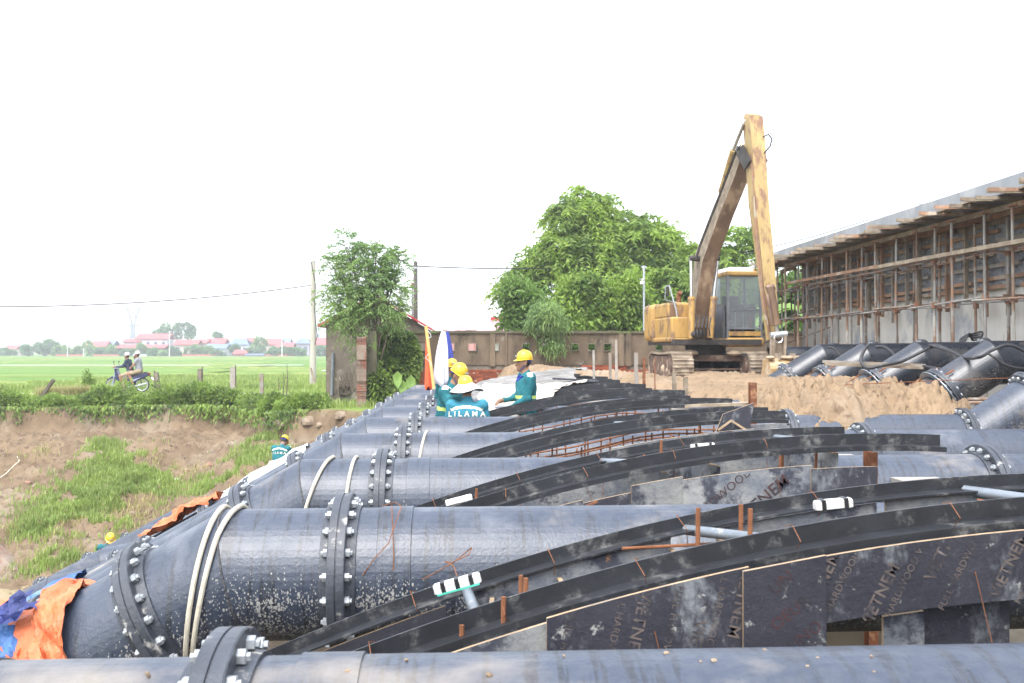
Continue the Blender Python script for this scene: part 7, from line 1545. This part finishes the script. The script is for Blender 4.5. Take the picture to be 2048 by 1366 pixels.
# ================================================================== folded parasols and flag
m_oflag = pmat('orange_cloth', (.66, .115, .045), (.55, .09, .035), 5, .85, .5, 20, stretch=(3, 3, .5)); m_wcloth = pmat('white_cloth', (.66, .67, .70), (.58, .60, .66), 4, .85, .5, 14, stretch=(3, 3, .5)); m_bcloth = pmat('violet_blue_cloth', (.055, .075, .33), (.045, .06, .27), 5, .85, .5, 20, stretch=(3, 3, .5)); m_bamboo = pmat('yellow_bamboo', (.62, .43, .16), (.52, .35, .12), 8, .6)
def furled(mb, top, bot, rt, rb, folds, depth, seed, n=40, m=0, mid=None):
    top, bot = Vector(top), Vector(bot); M = frame_mat(top, bot - top); L = (bot - top).length; vs = []; K = 16
    for i in range(K + 1):
        f = i / K; r = rt + (rb - rt) * f ** .75; r *= (1 + .10 * math.sin(4 * f + seed)) * (1 - .25 * max(0, f - .92) / .08)
        for k in range(n):
            t = 2 * math.pi * k / n; q = r * (1 + depth * math.sin(folds * t + seed + 1.5 * f) * min(1, f * 3)); vs.append(M @ Vector((q * math.cos(t), q * math.sin(t), L * f + .03 * math.sin(3 * t + seed) * f)))
    mb.add(vs, [(i * n + k, i * n + (k + 1) % n, (i + 1) * n + (k + 1) % n, (i + 1) * n + k) for i in range(K) for k in range(n)] + [tuple(range(n - 1, -1, -1)), tuple(range(K * n, K * n + n))], m)
t = thing('parasol', 'folded white parasol standing between the pipes beside the orange flag', 'parasol', tuple(at(884, 830, 16.6)))
mb = MB(); furled(mb, at(887, 663, 16.6), at(881, 770, 16.6), .03, .145, 7, .12, 1.0); mb.build('canopy', m_wcloth, t, R(70)); mb = MB(); mb.cyl(at(883, 832, 16.6), at(888, 659, 16.6), .02, n=8); mb.build('pole', m_timber, t, True)
t = thing('parasol', 'folded violet blue parasol leaning behind the white one', 'parasol', tuple(at(905, 770, 17.2)))
mb = MB(); furled(mb, at(893, 663, 17.4), at(906, 770, 17.5), .035, .10, 6, .12, 2.0); mb.build('canopy', m_bcloth, t, R(70)); mb = MB(); mb.cyl(at(908, 790, 17.5), at(893, 660, 17.4), .018, n=8); mb.build('pole', m_timber, t, True)
t = thing('flag', 'folded orange flag tied to a leaning yellow bamboo pole', 'flag', tuple(at(862, 776, 16.4)))
mb = MB(); furled(mb, at(854, 678, 16.5), at(857, 777, 16.4), .018, .062, 5, .15, 3.0); mb.build('cloth', m_oflag, t, R(70)); mb = MB(); mb.tube([at(852, 652, 16.3), at(858, 700, 16.3), at(868, 778, 16.25)], [.028, .026, .024], 8); mb.build('pole', m_bamboo, t, True)
mb = MB(); mb.tube([at(854, 660, 16.2), at(861, 668, 16.2), at(862, 674, 16.2), at(856, 676, 16.2)], .006, 5); mb.tube([at(857, 708, 16.2), at(851, 715, 16.2), at(860, 724, 16.2), at(863, 730, 16.2)], .006, 5); mb.build('cord', m_white, t)

# ================================================================== motorbike and its two riders
m_bikeblue = pmat('dark_blue_fairing', (.016, .022, .075), (.014, .018, .06), 5, .25, spec=.6); m_bikegrey = pmat('silver_blue_trim', (.30, .33, .42), None, 5, .3, spec=.6); m_tyre = pmat('tyre_rubber', (.025, .024, .023), None, 9, .85); m_rim = pmat('wheel_rim', (.50, .51, .52), None, 5, .3, metallic=.6); m_lamp = pmat('red_tail_lamp', (.55, .03, .03), None, 5, .3)
BKD = 41.6; bx = at(256, 786, BKD); bz = float(ground_h(bx.x, bx.y, False)) + .06
bk = thing('motorbike', 'dark blue scooter style motorbike carrying two people along the field road', 'motorbike', (bx.x, bx.y, bz), -YAW)
def BK(x, z, y=0): return (x, y, z)
for x, nm in ((-.62, 'wheel'), (.60, 'wheel')):
    mb = MB(); mb.lathe([(.26, -.035), (.29, -.03), (.298, 0), (.29, .03), (.26, .035)], (x, 0, .30), (0, 1, 0), 28)
    w_ = link('wheel', MB().lathe([(.225, -.02), (.262, -.03), (.262, .03), (.225, .02), (.225, -.02)], (x, 0, .30), (0, 1, 0), 28).mesh('wheel', m_rim, True), bk); mb.build('tyre', m_tyre, w_, True, False)
    sp_ = MB(); sp_.cyl((x, -.05, .30), (x, .05, .30), .05, n=10)
    for k in range(14): a = 2 * math.pi * k / 14; sp_.cyl((x, 0, .30), (x + .23 * math.cos(a), 0, .30 + .23 * math.sin(a)), .005, n=4)
    sp_.build('spokes', m_rim, w_, False, False)
def slab(prof, w, nm, mat, par, smooth=False, bevel=.015):
    mb = MB(); mb.prism(prof, -w / 2, w / 2, 'y'); o = mb.build(nm, mat, par, smooth, False); return bev(o, bevel)
slab([(-.52, .95), (-.44, .98), (-.36, .72), (-.30, .42), (-.12, .34), (-.10, .28), (-.34, .26), (-.44, .45)], .30, 'leg_shield', m_bikeblue, bk)
slab([(-.88, .50), (-.62, .66), (-.42, .60), (-.40, .52), (-.60, .60), (-.80, .50)], .14, 'front_fender', m_bikeblue, bk)
slab([(-.12, .34), (.05, .58), (.72, .76), (.92, .80), (.86, .68), (.42, .46), (.10, .30)], .24, 'tail_cowl', m_bikeblue, bk); slab([(.0, .36), (.16, .48), (.60, .62), (.40, .50), (.14, .34)], .27, 'side_trim', m_bikegrey, bk)
slab([(-.02, .66), (.10, .74), (.40, .76), (.78, .84), (.80, .78), (.40, .68), (.06, .60)], .24, 'seat', m_blk, bk)
slab([(-.24, .42), (-.02, .42), (.20, .34), (.22, .20), (-.16, .20)], .22, 'engine', m_blk, bk, False, .03)
slab([(-.58, 1.03), (-.46, 1.06), (-.40, .96), (-.52, .90)], .22, 'headlight_cowl', m_bikegrey, bk); slab([(.84, .80), (.95, .80), (.90, .70), (.82, .72)], .14, 'tail_lamp', m_lamp, bk); slab([(.90, .72), (1.06, .52), (1.04, .50), (.88, .68)], .12, 'rear_fender', m_blk, bk); slab([(1.0, .62), (1.08, .50), (1.07, .49), (.99, .61)], .18, 'number_plate', m_white_paint, bk, False, .003)
mb = MB(); mb.tube([(-.44, -.34, 1.05), (-.46, -.18, 1.06), (-.48, 0, 1.02), (-.46, .18, 1.06), (-.44, .34, 1.05)], .014, 7); mb.build('handlebar', m_blk, bk, True, False)
mb = MB(); [mb.tube([(-.46, s * .22, 1.07), (-.48, s * .28, 1.22)], .008, 5) for s in (-1, 1)]; [mb.ball((-.48, s * .28, 1.25), (.015, .06, .04), 8) for s in (-1, 1)]; mb.build('mirrors', m_blk, bk, True, False)['kind'] = 'stuff'
for s in (-1, 1): mb = MB(); mb.tube([(-.50, s * .07, .85), (-.62, s * .07, .30)], .022, 7); mb.build('fork', m_bikegrey, bk, True, False)
mb = MB(); mb.tube([(-.05, -.13, .22), (.25, -.15, .22), (.85, -.16, .36)], [.02, .035, .045], 9); mb.build('exhaust', m_metal, bk, True, False)
mb = MB(); mb.beam((.1, -.1, .3), (.60, -.1, .30), .04, .05); mb.beam((.62, -.11, .32), (.55, -.12, .62), .04, .04); mb.build('swing_arm', m_blk, bk, False, False)
# riders sit facing -x of the bike; their own frame faces -y, so turn them by -90 degrees
def rider(label, off, J, **kw):
    c, s = math.cos(-YAW), math.sin(-YAW); return person(label, (bx.x + off[0] * c, bx.y + off[0] * s, bz + off[1]), R(-90) - YAW, J, **kw)
sitJ = lambda lean, arm, knee, foot: dict(pel=(0, 0, .10), chest=(0, -.05 - lean, .46), neck=(0, -.07 - lean, .60), head=(0, -.10 - lean, .73), sl=(-.19, -.05 - lean, .54), sr=(.19, -.05 - lean, .54), tl=(-.10, 0, .06), tr=(.10, 0, .06), kl=(-.17, knee[0], knee[1]), kr=(.17, knee[0], knee[1]), al=(-.15, foot[0], foot[1]), ar=(.15, foot[0], foot[1]), **arm)
m_whelm = pmat('white_helmet', (.50, .48, .46), None, 6, .3, spec=.5)
rider('person driving the motorbike in a navy and blue jacket and pale helmet', (.12, .74), sitJ(.06, dict(el=(-.27, -.24, .32), hl=(-.30, -.50, .30), er=(.27, -.24, .32), hr=(.30, -.50, .30)), (-.36, -.08), (-.28, -.46)), cloth=m_navy, lower=m_khaki, hat=('plain', m_whelm), skin_parts=('shins',), seedn=23, group='riders on the motorbike', res=.02)
rider('person riding behind in a grey shirt, hand raised to the mouth', (.47, .80), sitJ(-.02, dict(el=(-.24, -.20, .34), hl=(-.06, -.20, .60), er=(.24, -.16, .30), hr=(.15, -.32, .18)), (-.38, -.04), (-.22, -.44)), cloth=m_greytee, lower=m_khaki, hat=('plain', m_whelm), skin_parts=('shins', 'forearms'), seedn=29, group='riders on the motorbike', res=.02)
